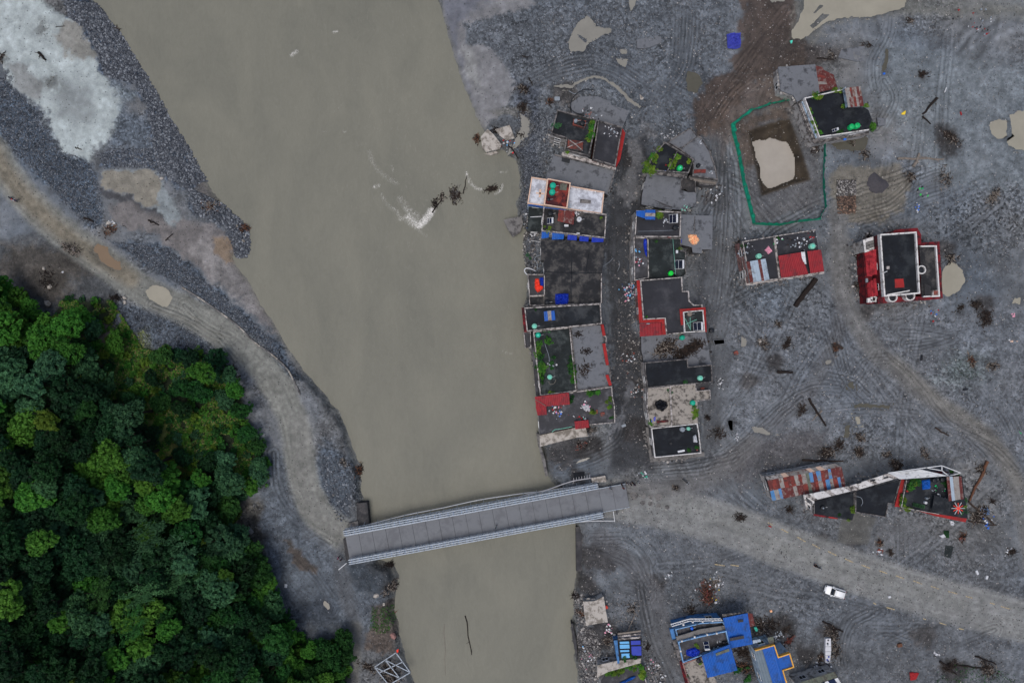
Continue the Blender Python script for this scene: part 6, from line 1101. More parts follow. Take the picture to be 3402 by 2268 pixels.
LN = {'leaf_dark': 'dark green', 'leaf_mid': 'mid green', 'leaf_light': 'bright fresh green', 'leaf_yellow': 'yellow green', 'leaf_grey': 'dull grey green'}
def cell(x, y):
    r_ = ['top', 'upper', 'upper middle', 'middle', 'lower middle', 'low', 'bottom'][min(6, max(0, int((y - 690) / 135)))]
    c_ = ['far left', 'left', 'centre left', 'centre', 'centre right', 'right'][min(5, max(0, int((x + 20) / 105)))]
    return f'{r_}, {c_} of the wood'
def region(x, y):       # W display coordinates
    if y < 830: return 'at the top of the wood' if x < 150 else 'at the wood edge below the washed out slope'
    if x > 480: return ('along the wood edge by the bend in the road' if y < 1150 else 'on the east edge of the wood near the bridge')
    if x < 130: return 'by the left edge of the picture, ' + ('upper half of the wood' if y < 1200 else 'lower half of the wood')
    if y > 1380: return 'low in the wood near the bottom edge'
    return 'in the middle of the wood'
def tree(x, y, r, hgt, kind, mm, name='broadleaf_tree', rot=None, scl=(1, 1)):
    F = W(x, y); X0, Y0 = P(F[0], F[1], 6); g0 = gz(X0, Y0)
    X0, Y0 = P(F[0], F[1], g0 + hgt); g0 = gz(X0, Y0)
    rg = cell(x, y); kd = ('broad tree' if r > 3.1 else 'middling tree' if r > 2.3 else 'small tree') if name == 'broadleaf_tree' else 'feathery bamboo clump'
    t = thing(name, f'{LN[mm]} {kd} {rg}', 'tree' if name == 'broadleaf_tree' else 'bamboo', (X0, Y0, g0), group='trees of the wooded hillside')
    rz = rot if rot is not None else random.random() * 6.28
    me = CROWN[kind % len(CROWN)] if name == 'broadleaf_tree' else PLUME[kind % 2]
    ch = hgt - r * .75; k = r if name == 'broadleaf_tree' else r / 3
    inst(with_mat(me, mm), 'crown', t, (0, 0, max(ch, .5)), (0, 0, rz), (k * scl[0], k * scl[1], k * (1.1 if name == 'broadleaf_tree' else 1)))
    inst(TRM, 'trunk', t, (0, 0, -.3), (0, 0, rz), (hgt * .55, hgt * .55, hgt * .95))
FD = ccw(FOREST_D := [(x * .69136, y * .69136) for x, y in FOREST])
def fdist(x, y):
    d = 1e9
    for i in range(len(FD)):
        p, q = FD[i], FD[(i + 1) % len(FD)]; dx, dy = q[0] - p[0], q[1] - p[1]; t = max(0, min(1, ((x - p[0]) * dx + (y - p[1]) * dy) / (dx * dx + dy * dy + 1e-9))); d = min(d, math.hypot(x - p[0] - t * dx, y - p[1] - t * dy))
    return d if inside((x, y), FD) else -d
rnd = random.Random(5); placed = []
def opening(x, y):      # the brushy clearing running down from the washed-out slope
    return inside((x, y), [(130, 690), (260, 690), (330, 800), (500, 880), (560, 960), (600, 1060), (560, 1120), (470, 1080), (420, 1120), (350, 1080), (300, 960), (220, 860), (140, 790)])
tries = 0; nop = 0
while len(placed) < 290 and tries < 30000:
    tries += 1; x = rnd.uniform(-60, 800); y = rnd.uniform(650, 1620); d = fdist(x, y)
    if d < 6: continue
    op = opening(x, y)
    if op:
        if nop > 16: continue
    edge = x > 640
    r = rnd.uniform(2.0, 3.9) if not op else rnd.uniform(1.6, 2.4)
    if edge: r = rnd.uniform(1.6, 2.6)
    r = min(r, 1.2 + d / 11.06 * .9)
    if any(math.hypot(x - a, y - b) < (r + c_) * 11.06 * .6 for a, b, c_ in placed): continue
    placed.append((x, y, r)); nop += op
    hgt = rnd.uniform(5, 11.5) * (.75 + .25 * min(1, d / 60)); 
    if edge or d < 25: hgt *= .65
    if op: hgt = rnd.uniform(2.5, 4)
    q = rnd.random(); west = x < 350
    mm = 'leaf_dark' if q < (.66 if west and y > 980 else .4 if west else .3) else 'leaf_mid' if q < .66 else 'leaf_grey' if q < .86 else 'leaf_light' if q < .985 else 'leaf_yellow'
    if y < 800 and x < 160 and q < .6: mm = 'leaf_light'
    if edge: mm = 'leaf_light' if q < .5 else 'leaf_yellow' if q < .58 else 'leaf_mid'
    if (x - 220) ** 2 + (y - 1090) ** 2 < 55 ** 2 or (x - 340) ** 2 + (y - 1130) ** 2 < 45 ** 2: mm = 'leaf_light'
    tree(x, y, r, hgt, rnd.randrange(6), mm)
for x, y, r, a in ((320, 1240, 4.2, .5), (360, 1275, 4.0, .5), (400, 1300, 4.2, .55), (230, 1290, 3.8, 1.8), (300, 1380, 3.4, .3), (450, 1310, 3.6, .4), (280, 1450, 3.6, 1.0), (380, 1340, 3.8, .5), (190, 1400, 3.6, 1.2)):
    tree(x, y, r, rnd.uniform(9, 11), rnd.randrange(2), rnd.choice(['leaf_grey', 'leaf_mid', 'leaf_grey']), 'bamboo_clump', rot=a, scl=(1.25, .6))
# shrubs of the clearing and the wood edge
def shrub(X0, Y0, z, r, mm, label, cat='shrub', group=None, name='shrub', flat=1.0):
    t = thing(name, label, cat, (X0, Y0, z), group=group); inst(with_mat(rnd.choice(BUSH), mm), 'foliage', t, (0, 0, r * .2), (0, 0, rnd.random() * 6.28), (r * rnd.uniform(.85, 1.2), r, r * flat)); inst(TRM, 'stem', t, (0, 0, -.05), (0, 0, 0), (r * .6, r * .6, r * .7)); return t
ns = 0; tries = 0; sp = []
while ns < 295 and tries < 14000:
    tries += 1; x = rnd.uniform(-40, 800); y = rnd.uniform(650, 1600); d = fdist(x, y)
    if d < -3 or not (opening(x, y) or d < 16): continue
    r = rnd.uniform(.5, 1.3) * (1 if opening(x, y) else 1.3)
    if any(math.hypot(x - a, y - b) < (r + c_) * 11.06 * .5 for a, b, c_ in sp): continue
    sp.append((x, y, r)); F = W(x, y); g0 = gz(*P(*F)); X0, Y0 = P(F[0], F[1], g0 + r); q = rnd.random()
    mm = 'leaf_light' if q < .4 else 'leaf_mid' if q < .65 else 'leaf_yellow' if q < .9 else 'leaf_grey'
    rg = cell(x, y); sz = 'large' if r > 1.5 else 'middling' if r > 1.1 else 'small'
    shrub(X0, Y0, gz(X0, Y0), r, mm, f'{sz} {LN[mm]} bush {rg}', group='bushes of the wooded hillside'); ns += 1
# leafy undergrowth, nobody could count it
def scatter(poly, n, hz=0.0):
    pw = np.array(PW(poly, hz)); lo, hi = pw.min(0), pw.max(0); lo = np.maximum(lo, [-113, -78]); hi = np.minimum(hi, [113, 78]); out = []
    tot = 0
    while tot < n:
        xy = RNG.uniform(lo, hi, (n * 2, 2)); c = np.zeros(len(xy), bool)
        for i in range(len(pw)):
            p, q = pw[i], pw[(i + 1) % len(pw)]; c ^= ((p[1] > xy[:, 1]) != (q[1] > xy[:, 1])) & (xy[:, 0] < (q[0] - p[0]) * (xy[:, 1] - p[1]) / (q[1] - p[1] + 1e-12) + p[0])
        out.append(xy[c]); tot += c.sum()
        if not c.any(): break
    return np.concatenate(out)[:n]
def leaf_carpet(name, poly, n, ls, mm, label, up=.5, clump=True):
    xy = scatter(poly, n); 
    if clump: k = fbm(xy[:, 0], xy[:, 1], 3.0, 3, 91) > -.06; xy = xy[k]
    n = len(xy); z = gza(xy[:, 0], xy[:, 1]) + RNG.uniform(0, up, n); ctr = np.stack([xy[:, 0], xy[:, 1], z], -1); nrm = RNG.normal(size=(n, 3)) * .6 + np.array([0, 0, 1]); nrm /= np.linalg.norm(nrm, axis=1)[:, None]
    t1 = np.cross(nrm, RNG.normal(size=(n, 3))); t1 /= np.linalg.norm(t1, axis=1)[:, None]; t2 = np.cross(nrm, t1); s1 = (ls * RNG.uniform(.5, 1.4, n))[:, None]
    me = np_mesh(name, np.stack([ctr - t1 * s1, ctr - t2 * s1 * .4, ctr + t1 * s1, ctr + t2 * s1 * .4], 1).reshape(-1, 3), np.arange(n * 4).reshape(-1, 4), False)
    me.materials.append(MT[mm]); o = bpy.data.objects.new(name, me); COL.objects.link(o); tag(o, label, name.replace('_', ' '), kind='stuff'); return o
leaf_carpet('undergrowth', FOREST, 60000, .26, 'leaf_mid', 'dark leafy undergrowth covering the wooded hillside', .8)
leaf_carpet('weeds', W((130, 690), (260, 690), (330, 800), (500, 830), (560, 960), (605, 1060), (560, 1120), (420, 1120), (300, 960), (180, 830)), 60000, .24, 'grass_green', 'green weeds and creepers of the clearing', .5)
leaf_carpet('weeds', W((130, 690), (260, 690), (330, 800), (500, 830), (560, 960), (605, 1060), (560, 1120), (420, 1120), (300, 960), (180, 830)), 26000, .22, 'grass_brown', 'yellowish dry grass of the clearing', .6)
leaf_carpet('weeds', W((680, 1480), (800, 1460), (800, 1500), (788, 1600), (700, 1600)), 9000, .2, 'leaf_light', 'bright green weeds beside the track at the bottom edge', .6)
leaf_carpet('weeds', Pp((2080, 860), (2200, 860), (2210, 1000), (2060, 1020)), 700, .16, 'leaf_light', 'sparse green weeds on the eroded bank near the wreck', .3)
leaf_carpet('weeds', G((730, 960), (890, 950), (900, 1090), (760, 1113)), 1500, .2, 'leaf_mid', 'green weeds in the dark yard beside the brightest blue roof', .5)
leaf_carpet('weeds', L((1890, 960), (2040, 980), (2200, 1000), (2352, 1050), (2352, 1100), (1900, 1100)), 500, .18, 'leaf_mid', 'green weeds among driftwood in the bottom right corner', .5)
leaf_carpet('weeds', K((1700, 400), (1950, 420), (2040, 560), (1800, 620)), 400, .1, 'leaf_grey', 'thin grey green weeds on the gravel at the right', .1)
# ------------------------------------------------------------------ stones
def ico():
    t = (1 + 5 ** .5) / 2; v = np.array([(-1, t, 0), (1, t, 0), (-1, -t, 0), (1, -t, 0), (0, -1, t), (0, 1, t), (0, -1, -t), (0, 1, -t), (t, 0, -1), (t, 0, 1), (-t, 0, -1), (-t, 0, 1)]); v /= np.linalg.norm(v[0])
    f = np.array([(0, 11, 5), (0, 5, 1), (0, 1, 7), (0, 7, 10), (0, 10, 11), (1, 5, 9), (5, 11, 4), (11, 10, 2), (10, 7, 6), (7, 1, 8), (3, 9, 4), (3, 4, 2), (3, 2, 6), (3, 6, 8), (3, 8, 9), (4, 9, 5), (2, 4, 11), (6, 2, 10), (8, 6, 7), (9, 8, 1)]); return v, f
IV, IF = ico()
OV = np.array([(1, 0, 0), (0, 1, 0), (-1, 0, 0), (0, -1, 0), (0, 0, 1), (0, 0, -.6)], float); OF = np.array([(0, 1, 4), (1, 2, 4), (2, 3, 4), (3, 0, 4), (1, 0, 5), (2, 1, 5), (3, 2, 5), (0, 3, 5)])
def stone_mat(name, c1, c2):
    m = bpy.data.materials.new(name); m.use_nodes = True; nt_ = m.node_tree; b = nt_.nodes['Principled BSDF']; a_ = nt_.nodes.new('ShaderNodeAttribute'); a_.attribute_name = 'tone'; r_ = nt_.nodes.new('ShaderNodeValToRGB')
    r_.color_ramp.elements[0].color = (*rgb(c1), 1); r_.color_ramp.elements[1].color = (*rgb(c2), 1); e = r_.color_ramp.elements.new(.75); e.color = (*[rgb(c1)[i] * .62 + rgb(c2)[i] * .38 for i in range(3)], 1)
    n_ = nt_.nodes.new('ShaderNodeTexNoise'); n_.inputs['Scale'].default_value = 9; sc2 = nt_.nodes.new('ShaderNodeVectorMath'); sc2.operation = 'SCALE'; mr = nt_.nodes.new('ShaderNodeMapRange'); mr.inputs[3].default_value = .75; mr.inputs[4].default_value = 1.25
    g_ = nt_.nodes.new('ShaderNodeNewGeometry'); nt_.links.new(g_.outputs['Position'], n_.inputs['Vector']); nt_.links.new(n_.outputs['Fac'], mr.inputs[0]); nt_.links.new(a_.outputs['Fac'], r_.inputs[0]); nt_.links.new(r_.outputs[0], sc2.inputs[0]); nt_.links.new(mr.outputs[0], sc2.inputs['Scale']); nt_.links.new(sc2.outputs[0], b.inputs['Base Color']); b.inputs['Roughness'].default_value = .8; MT[name] = m
stone_mat('stone', (40, 45, 54), (134, 139, 145)); stone_mat('stone_dark', (36, 36, 40), (96, 98, 104)); stone_mat('stone_brown', (46, 36, 32), (150, 122, 104)); stone_mat('rubble', (40, 38, 40), (176, 172, 168))
def stones(name, label, pts, n, smin, smax, mm, crp=None, pile=0.0, thin=None, cat='stones', sub_=None):
    xy = scatter(pts, n)
    if thin: xy = xy[fbm(xy[:, 0], xy[:, 1], thin, 3, 55) + .5 > RNG.random(len(xy)) * .9 + .1]
    bv, bf = (OV, OF) if smax < .23 else (IV, IF); nb_ = len(bv); n = len(xy); s = RNG.uniform(0, 1, n) ** 2.2 * (smax - smin) + smin; A3 = RNG.random((n, 3)) * 6.28; out = []
    ca_, sa = np.cos(A3), np.sin(A3)
    Rz = np.zeros((n, 3, 3)); Rz[:, 0, 0] = ca_[:, 2]; Rz[:, 0, 1] = -sa[:, 2]; Rz[:, 1, 0] = sa[:, 2]; Rz[:, 1, 1] = ca_[:, 2]; Rz[:, 2, 2] = 1
    vv = bv[None] * RNG.uniform(.75, 1.2, (n, nb_, 1)) * np.stack([s, s * RNG.uniform(.6, 1, n), s * RNG.uniform(.45, .8, n)], -1)[:, None, :]
    vv = np.einsum('nij,nkj->nki', Rz, vv); z = gza(xy[:, 0], xy[:, 1]) + s * .25
    if pile:
        c0 = xy.mean(0); rr = np.abs(xy - c0).max(0); z += pile * (1 - np.clip(np.max(np.abs(xy - c0) / rr, axis=1), 0, 1) ** 3) * RNG.uniform(.6, 1, n)
    vv += np.stack([xy[:, 0], xy[:, 1], z], -1)[:, None, :]
    FF = (bf[None] + (np.arange(n) * nb_)[:, None, None]).reshape(-1, 3); me = np_mesh(name, vv.reshape(-1, 3), FF, False)
    a_ = me.attributes.new('tone', 'FLOAT', 'POINT'); a_.data.foreach_set('value', np.repeat(RNG.random(n), nb_).astype(np.float32)); me.materials.append(MT[mm])
    o = bpy.data.objects.new(name, me); COL.objects.link(o); tag(o, label, cat, kind='stuff'); return o
stones('gravel', 'large blue grey cobbles of the bar along the left river bank', N((370, 0), (550, 0), (700, 210), (840, 410), (1000, 690), (1100, 860), (1205, 1010), (1180, 1040), (1060, 1080), (920, 1000), (890, 860), (850, 640), (770, 480), (610, 440), (570, 330), (510, 180), (400, 100)), 11500, .10, .32, 'stone')
stones('gravel', 'cobbles on the small spits reaching into the river', N((1050, 1060), (1120, 1100), (1290, 1180), (1330, 1230), (1420, 1290), (1445, 1480), (1350, 1490), (1310, 1320), (1130, 1240), (1090, 1120)), 2600, .09, .34, 'stone')
stones('gravel', 'cobbles between the pale sand and the left road', N((0, 420), (60, 500), (210, 620), (340, 860), (520, 940), (560, 1010), (600, 1230), (560, 1330), (440, 1250), (300, 1090), (80, 880), (0, 760)), 6500, .07, .22, 'stone')
stones('gravel', 'cobbles thinly strewn below the end of the pale sand', N((640, 860), (880, 860), (930, 980), (600, 960), (560, 900)), 1500, .08, .24, 'stone')
stones('gravel', 'cobble strip between the left road and the mud flat', O((780, 10), (1100, 50), (1250, 190), (1430, 340), (1600, 490), (1764, 640), (1840, 800), (1700, 700), (1500, 520), (1200, 310), (1000, 190), (860, 90)), 5200, .07, .22, 'stone')
stones('gravel', 'stones scattered on the dark ground inside the road bend', O((740, 420), (900, 430), (1180, 530), (1420, 700), (1200, 740), (900, 690)), 1800, .06, .18, 'stone')
stones('gravel', 'stones between the bridge approach and the wood', Pp((1500, 200), (1620, 300), (1760, 520), (1950, 620), (2180, 650), (2150, 900), (1900, 980), (1650, 940), (1520, 700)), 1600, .06, .2, 'stone', thin=6)
stones('gravel', 'stones on the slumped bank north of the wooded bridge end', Pp((1780, 0), (1960, 50), (2000, 280), (1900, 400), (1820, 250)), 900, .07, .25, 'stone')
PLAIN = W((1230, 0), (2352, 0), (2352, 1568), (1330, 1568), (1330, 1200), (1250, 1080), (1240, 400))
stones('gravel', 'small stones strewn over the whole grey plain', PLAIN, 52000, .07, .19, 'rubble', thin=7)
stones('gravel', 'gravel around the ragged puddle north of the houses', M((80, 180), (600, 60), (1400, 60), (1900, 500), (1000, 640), (560, 700), (420, 500)), 6000, .06, .2, 'stone', thin=4)
stones('gravel', 'gravel on the strip between the river and the riverside houses', A((180, 180), (480, 200), (470, 540), (420, 760), (270, 1000), (220, 1000), (210, 600)), 2200, .07, .22, 'stone')
stones('stone_pile', 'rectangular heap of dark and brown building stones beside the netted pit', D((1038, 1080), (1190, 1080), (1190, 1210), (1035, 1215)), 420, .13, .26, 'rubble', pile=.7, cat='stone heap')
stones('stone_pile', 'browner lower half of the rectangular stone heap', D((1035, 1215), (1190, 1205), (1180, 1352), (1045, 1350)), 420, .13, .26, 'stone_brown', pile=.7, cat='stone heap')
stones('rubble', 'rubble along the river bank around the lone whitish slab', I((90, 340), (260, 380), (270, 800), (440, 900), (480, 1300), (420, 1568), (180, 1568), (150, 800)), 1500, .08, .3, 'rubble')
stones('rubble', 'rubble and rubbish beside the side street at the bottom', I((1040, 1200), (1250, 1300), (1350, 1568), (1120, 1568)), 300, .08, .28, 'rubble')
stones('rubble', 'rubble around the pole stumps south of the side street bend', I((600, 480), (980, 440), (990, 640), (860, 820), (640, 780)), 240, .08, .2, 'rubble')
stones('rubble', 'broken masonry between the houses in the middle street', Cc((1180, -300), (1420, -250), (1420, 300), (1300, 450), (1100, 400), (1180, 100)), 300, .08, .25, 'rubble')
stones('rubble', 'broken masonry at the foot of the white tiled house', A((200, 1080), (400, 1050), (400, 1600), (240, 1560)), 500, .08, .28, 'rubble')
def foot_rubble():
    pts = []
    for poly, h in FOOT:
        for i in range(len(poly)):
            p, q = poly[i], poly[(i + 1) % len(poly)]; l_ = math.hypot(q[0] - p[0], q[1] - p[1]); nx0, ny0 = (q[1] - p[1]) / (l_ + 1e-6), -(q[0] - p[0]) / (l_ + 1e-6)
            for k in range(int(l_ * 5)):
                t = random.random(); o_ = abs(random.gauss(0, .7)) + .1; x, y = p[0] + (q[0] - p[0]) * t + nx0 * o_, p[1] + (q[1] - p[1]) * t + ny0 * o_
                if vn(np.array(x), np.array(y), 2.5, seed=8) > .42 and not any(inside((x, y), po) for po, _ in FOOT): pts.append((x, y))
    return np.array(pts)
_sc = scatter; fr = foot_rubble(); scatter = lambda poly, n, hz=0.0: fr
stones('rubble', 'broken masonry and stones washed against the feet of the houses', None, 0, .07, .34, 'rubble'); scatter = _sc
# dark sand heap and pale heap
def heap(name, label, pts, hgt, mm, cat='sand heap'):
    po = ccw(PW(pts)); c0 = cen(po); m = MB(); rings = 7; n = 40; ds = []
    for j in range(n):
        t = 2 * PI * j / n; far_ = 0
        for s_ in np.arange(.2, 8, .05):
            if not inside((c0[0] + math.cos(t) * s_, c0[1] + math.sin(t) * s_), po): break
            far_ = s_
        ds.append(far_)
    z0 = gz(*c0) ; vs = []
    for i in range(rings):
        u = 1 - i / rings
        for j in range(n):
            t = 2 * PI * j / n; x, y = c0[0] + math.cos(t) * ds[j] * u, c0[1] + math.sin(t) * ds[j] * u; vs.append((x, y, z0 - .1 + hgt * (1 - u) ** .8 * (1 - .15 * (1 - u)) + random.uniform(-.04, .04) * (i > 0)))
    vs.append((c0[0], c0[1], z0 + hgt * .9)); fs = [(i * n + j, i * n + (j + 1) % n, (i + 1) * n + (j + 1) % n, (i + 1) * n + j) for i in range(rings - 1) for j in range(n)] + [((rings - 1) * n + j, (rings - 1) * n + (j + 1) % n, rings * n) for j in range(n)]
    m.add(vs, fs); tag(m.build(name, mm, smooth=True), label, cat)
heap('sand_heap', 'dark grey rounded heap of sand on the tan patch', D((1340, 1010), (1400, 1060), (1450, 1090), (1468, 1130), (1400, 1195), (1340, 1195), (1295, 1160), (1275, 1110), (1290, 1050)), 1.3, 'sand_heap')
# ------------------------------------------------------------------ green netting round the pit
NETP = D((722, 492), (705, 478), (690, 450), (665, 440), (600, 448), (490, 466), (430, 492), (340, 516), (262, 580), (188, 632), (198, 710), (222, 800), (245, 900), (255, 960), (272, 1050), (290, 1140), (318, 1250), (345, 1360), (365, 1437), (470, 1444), (580, 1447), (700, 1422), (800, 1410), (892, 1400), (920, 1345), (946, 1298), (935, 1200), (925, 1120), (926, 1000), (932, 900), (932, 782))
NET = thing('net_fence', 'green mesh fence on posts enclosing the dug pit', 'fence', (*P(*D(560, 1000)), 0))
for i in range(len(NETP) - 1):
    a, b = P(*NETP[i]), P(*NETP[i + 1]); za, zb = gz(*a), gz(*b); m = MB(); n = 5; vs = []
    nx_, ny_ = -(b[1] - a[1]), b[0] - a[0]; l_ = math.hypot(nx_, ny_) + 1e-6; nx_, ny_ = nx_ / l_, ny_ / l_
    for k in range(n + 1):
        p = lerp(a, b, k / n); z_ = za + (zb - za) * k / n; sw = math.sin(k / n * PI) * random.uniform(.0, .25); lean = random.uniform(-.12, .15) + (.5 if i < 10 else .22)
        for v, (o_, hh) in enumerate(((0, 0), (sw * .6, .55), (lean * .6 + sw, 1.1 - .08 * math.sin(k / n * PI)), (lean + sw * .5, 1.55 - .16 * math.sin(k / n * PI)))): vs.append((p[0] + nx_ * o_, p[1] + ny_ * o_, z_ + hh))
    m.add(vs, [(4 * k + v, 4 * k + 4 + v, 4 * k + 5 + v, 4 * k + 1 + v) for k in range(n) for v in range(3)]); m.build('net_panel', 'net_green', NET)
    MB().tube([(a[0], a[1], za - .2), (a[0], a[1], za + 1.6)], .05).build('post', 'net_green' if i % 3 else 'wood_pale', NET)
# ------------------------------------------------------------------ water tanks, heaters, tarpaulins
def tank(F, z, r, hh, mm, label, lid=None, pipe=True):
    q = z_at(F, z + hh); t = thing('water_tank', label, 'water tank', (q[0], q[1], z)); b = MB(); prof = [(r * .96, 0), (r, .06)]
    for k in range(4): z0 = .1 + (hh * .72) * k / 4; prof += [(r, z0 + .04), (r * .95, z0 + .08), (r * .95, z0 + .12), (r, z0 + .16)]
    prof += [(r, hh * .76), (r * .86, hh * .86), (r * .5, hh * .95), (r * .34, hh * .96)]; b.lathe(prof, 20); b.build('tank_body', mm, t, world=False, smooth=False)
    MB().lathe([(r * .34, 0), (r * .34, .08), (r * .22, .12), (.01, .13)], 14, (0, 0, hh * .95)).build('lid', lid or mm, t, world=False)
    for k in range(6): a_ = k * 1.047; MB().bar((math.cos(a_) * r * .4, math.sin(a_) * r * .4, hh * .95), (math.cos(a_) * r * .9, math.sin(a_) * r * .9, hh * .84), .05, .04).build('rib', mm, t, world=False)
    if pipe: MB().tube([(r, 0, .2), (r + .5, .1, .2), (r + .6, .1, .03)], .03, 5).build('pipe', 'white_pl', t, world=False)
    return t
tank(A(490, 822), 8.2, .58, 1.2, 'teal', 'upper of the two teal water tanks on the dark red terrace'); tank(A(485, 878), 8.2, .58, 1.2, 'teal', 'lower of the two teal water tanks on the dark red terrace')
tank(A(450, 945), 8.2, .34, .6, 'black_pl', 'small black tank on the dark red terrace')
tank(A(688, 262), 7.0, .36, .7, 'grey_pl', 'pale tank in the brick box on the northernmost riverside house'); tank(A(746, 280), 7.0, .5, .9, 'black_pl', 'black tank in the brick box on the northernmost riverside house')
tank(A(1597, 670), 5.6, .55, 1.2, 'green_pl', 'green water tank on the black pentagonal terrace', 'green_lid'); tank(A(1755, 650), 3.6, .4, .8, 'black_pl', 'black tank on the fan shaped grey slab')
tank(A(468, 1066), 6, .52, .9, 'black_pl', 'black tank at the river corner of the terrace with blue awnings'); tank(A(718, 1118), 6, .48, .8, 'white_pl', 'white tank beside the rusty shelter on the awning terrace', 'grey_pl')
tank(A(1556, 1190), 5.4, .5, 1.0, 'black_pl', 'black tank below the solar heater of the annexed terrace house'); tank(B(1706, 168), 5.0, .48, 1.0, 'green_bright', 'bright green water tank north of the red tiled house')
tank(B(495, 452), 4.4, .45, .8, 'black_pl', 'black tank at the south edge of the widest flat roof'); tank(B(370, 685), 6, .52, 1.0, 'teal_pale', 'faded green tank on the long black roof', 'green_lid'); tank(B(406, 772), 5.6, .52, 1.1, 'teal', 'teal tank in the top corner of the planted terrace', 'green_lid')
tank(Cc(520, 448), 5.6, .5, 1.0, 'teal_pale', 'faded green tank low on the planted terrace', 'green_lid'); tank(B(1818, 797), 2.2, .5, 1.1, 'teal', 'teal tank standing in the driftwood below the red tiled house'); tank(B(1886, 567), 7.2, .48, .5, 'wood_pale', 'low tan tank in the white rimmed court', 'wood_pale')
tank(Cc(1994, 458), 4.2, .52, 1.0, 'teal_pale', 'faded green tank on the notched black roof', 'green_lid'); tank(Cc(1922, 700), 4.0, .5, 1.1, 'teal', 'teal tank on the speckled pale roof'); tank(Cc(1818, 960), 3.6, .5, .8, 'grey_pl', 'grey tank on the white framed black roof'); tank(Cc(1876, 952), 3.6, .36, .7, 'teal_pale', 'small green tank beside the grey tank on the white framed roof')
tank(D(1165, 648), 5.0, .55, 1.2, 'green_pl', 'left of the two green tanks on the weedy terrace'); tank(D(1210, 640), 5.0, .55, 1.2, 'green_pl', 'right of the two green tanks on the weedy terrace')
tank(E(312, 452), 4.6, .52, 1.0, 'teal_pale', 'green tank above the pale blue sheet roof'); tank(E(850, 352), 4.6, .58, 1.1, 'teal_pale', 'pale tank with a green lid at the east end of the long low house', 'green_lid')
tank(G(652, 738), 5.0, .38, .7, 'black_pl', 'black tank in the corner of the balconied house'); tank(G(410, 905), 4.6, .48, .9, 'black_pl', 'black tank beside the brightest blue roof'); tank(G(341, 594), 4.2, .3, .5, 'blue_pl', 'small blue barrel on the upper balcony level')
tank(Fq(614, 540), 4.8, .46, .6, 'black_pl', 'black tyre shaped tank on the wedge shaped black roof', 'grey_pl'); tank(Fq(1586, 302), 5.0, .5, .8, 'black_pl', 'dark tank left of two behind the blue plastic sheet'); tank(Fq(1655, 295), 5.0, .5, .8, 'black_pl', 'dark tank right of two behind the blue plastic sheet')
tank(Fq(1514, 457), 5.0, .24, .5, 'grey_pl', 'grey pot in the middle of the red edged house'); tank(Fq(1504, 494), 5.0, .28, .5, 'white_pl', 'white pot in the middle of the red edged house', pipe=False); tank(K(36, 218), 0, .5, .8, 'black_pl', 'dark blue barrel lying outside the red tiled house')
bx_ = thing('brick_box', 'low brick box holding two tanks on the northernmost riverside house', 'brick enclosure', (*P(*A(718, 292), 6.2), 6.2)); po = ccw(PW(A((668, 252), (778, 268), (765, 330), (660, 300)), 6.7)); MB().ring(po, offset(po, -.15), 6.2, 6.9).build('wall', 'brick', bx_)
def heater(F, z, label, rz=0.0, wd=1.3, ln=1.7):
    q = z_at(F, z + .6); t = thing('solar_water_heater', label, 'solar heater', (q[0], q[1], z), rz)
    MB().tube([(wd / 2 + .2, -ln / 2, .95), (wd / 2 + .2, ln / 2, .95)], .2, 12).build('tank', 'white_pl', t, world=False, smooth=False)
    for k in range(12): y = -ln / 2 + .1 + (ln - .2) * k / 11; MB().tube([(wd / 2 + .1, y, .85), (-wd / 2, y, .25)], .035, 6).build('glass_tube', 'panel', t, world=False)
    m = MB()
    for a, b in (((-wd / 2, -ln / 2, .2), (-wd / 2, ln / 2, .2)), ((-wd / 2, -ln / 2, .2), (wd / 2 + .2, -ln / 2, .9)), ((-wd / 2, ln / 2, .2), (wd / 2 + .2, ln / 2, .9)), ((0, -ln / 2, .55), (0, ln / 2, .55)), ((wd / 2 + .2, -ln / 2, 0), (wd / 2 + .2, -ln / 2, .9)), ((wd / 2 + .2, ln / 2, 0), (wd / 2 + .2, ln / 2, .9)), ((-wd / 2, -ln / 2, 0), (-wd / 2, -ln / 2, .25)), ((-wd / 2, ln / 2, 0), (-wd / 2, ln / 2, .25))): m.bar(a, b, .05, .05)
    m.build('frame', 'frame_white', t, world=False)
heater(A(1528, 1115), 5.4, 'solar heater with a white drum on the annexed terrace house', 0, 1.2, 1.7); heater(A(1580, 1512), 5.0, 'solar heater with a white drum on the long laundry terrace', 0, 1.3, 1.7); heater(B(1960, 688), 7.2, 'solar heater in the white rimmed court of the red tiled house', .05, 1.3, 1.6)
heater(A(458, 1132), 6.0, 'solar heater with a white drum near the river on the awning terrace', 0, .8, 1.1); heater(G(480, 750), 5.0, 'small blue framed heater on the balconied house', -1.5, 1.0, 1.0); heater(D(1020, 680), 5.0, 'tiny dark rack among weeds on the weedy terrace', .2, .5, .5)
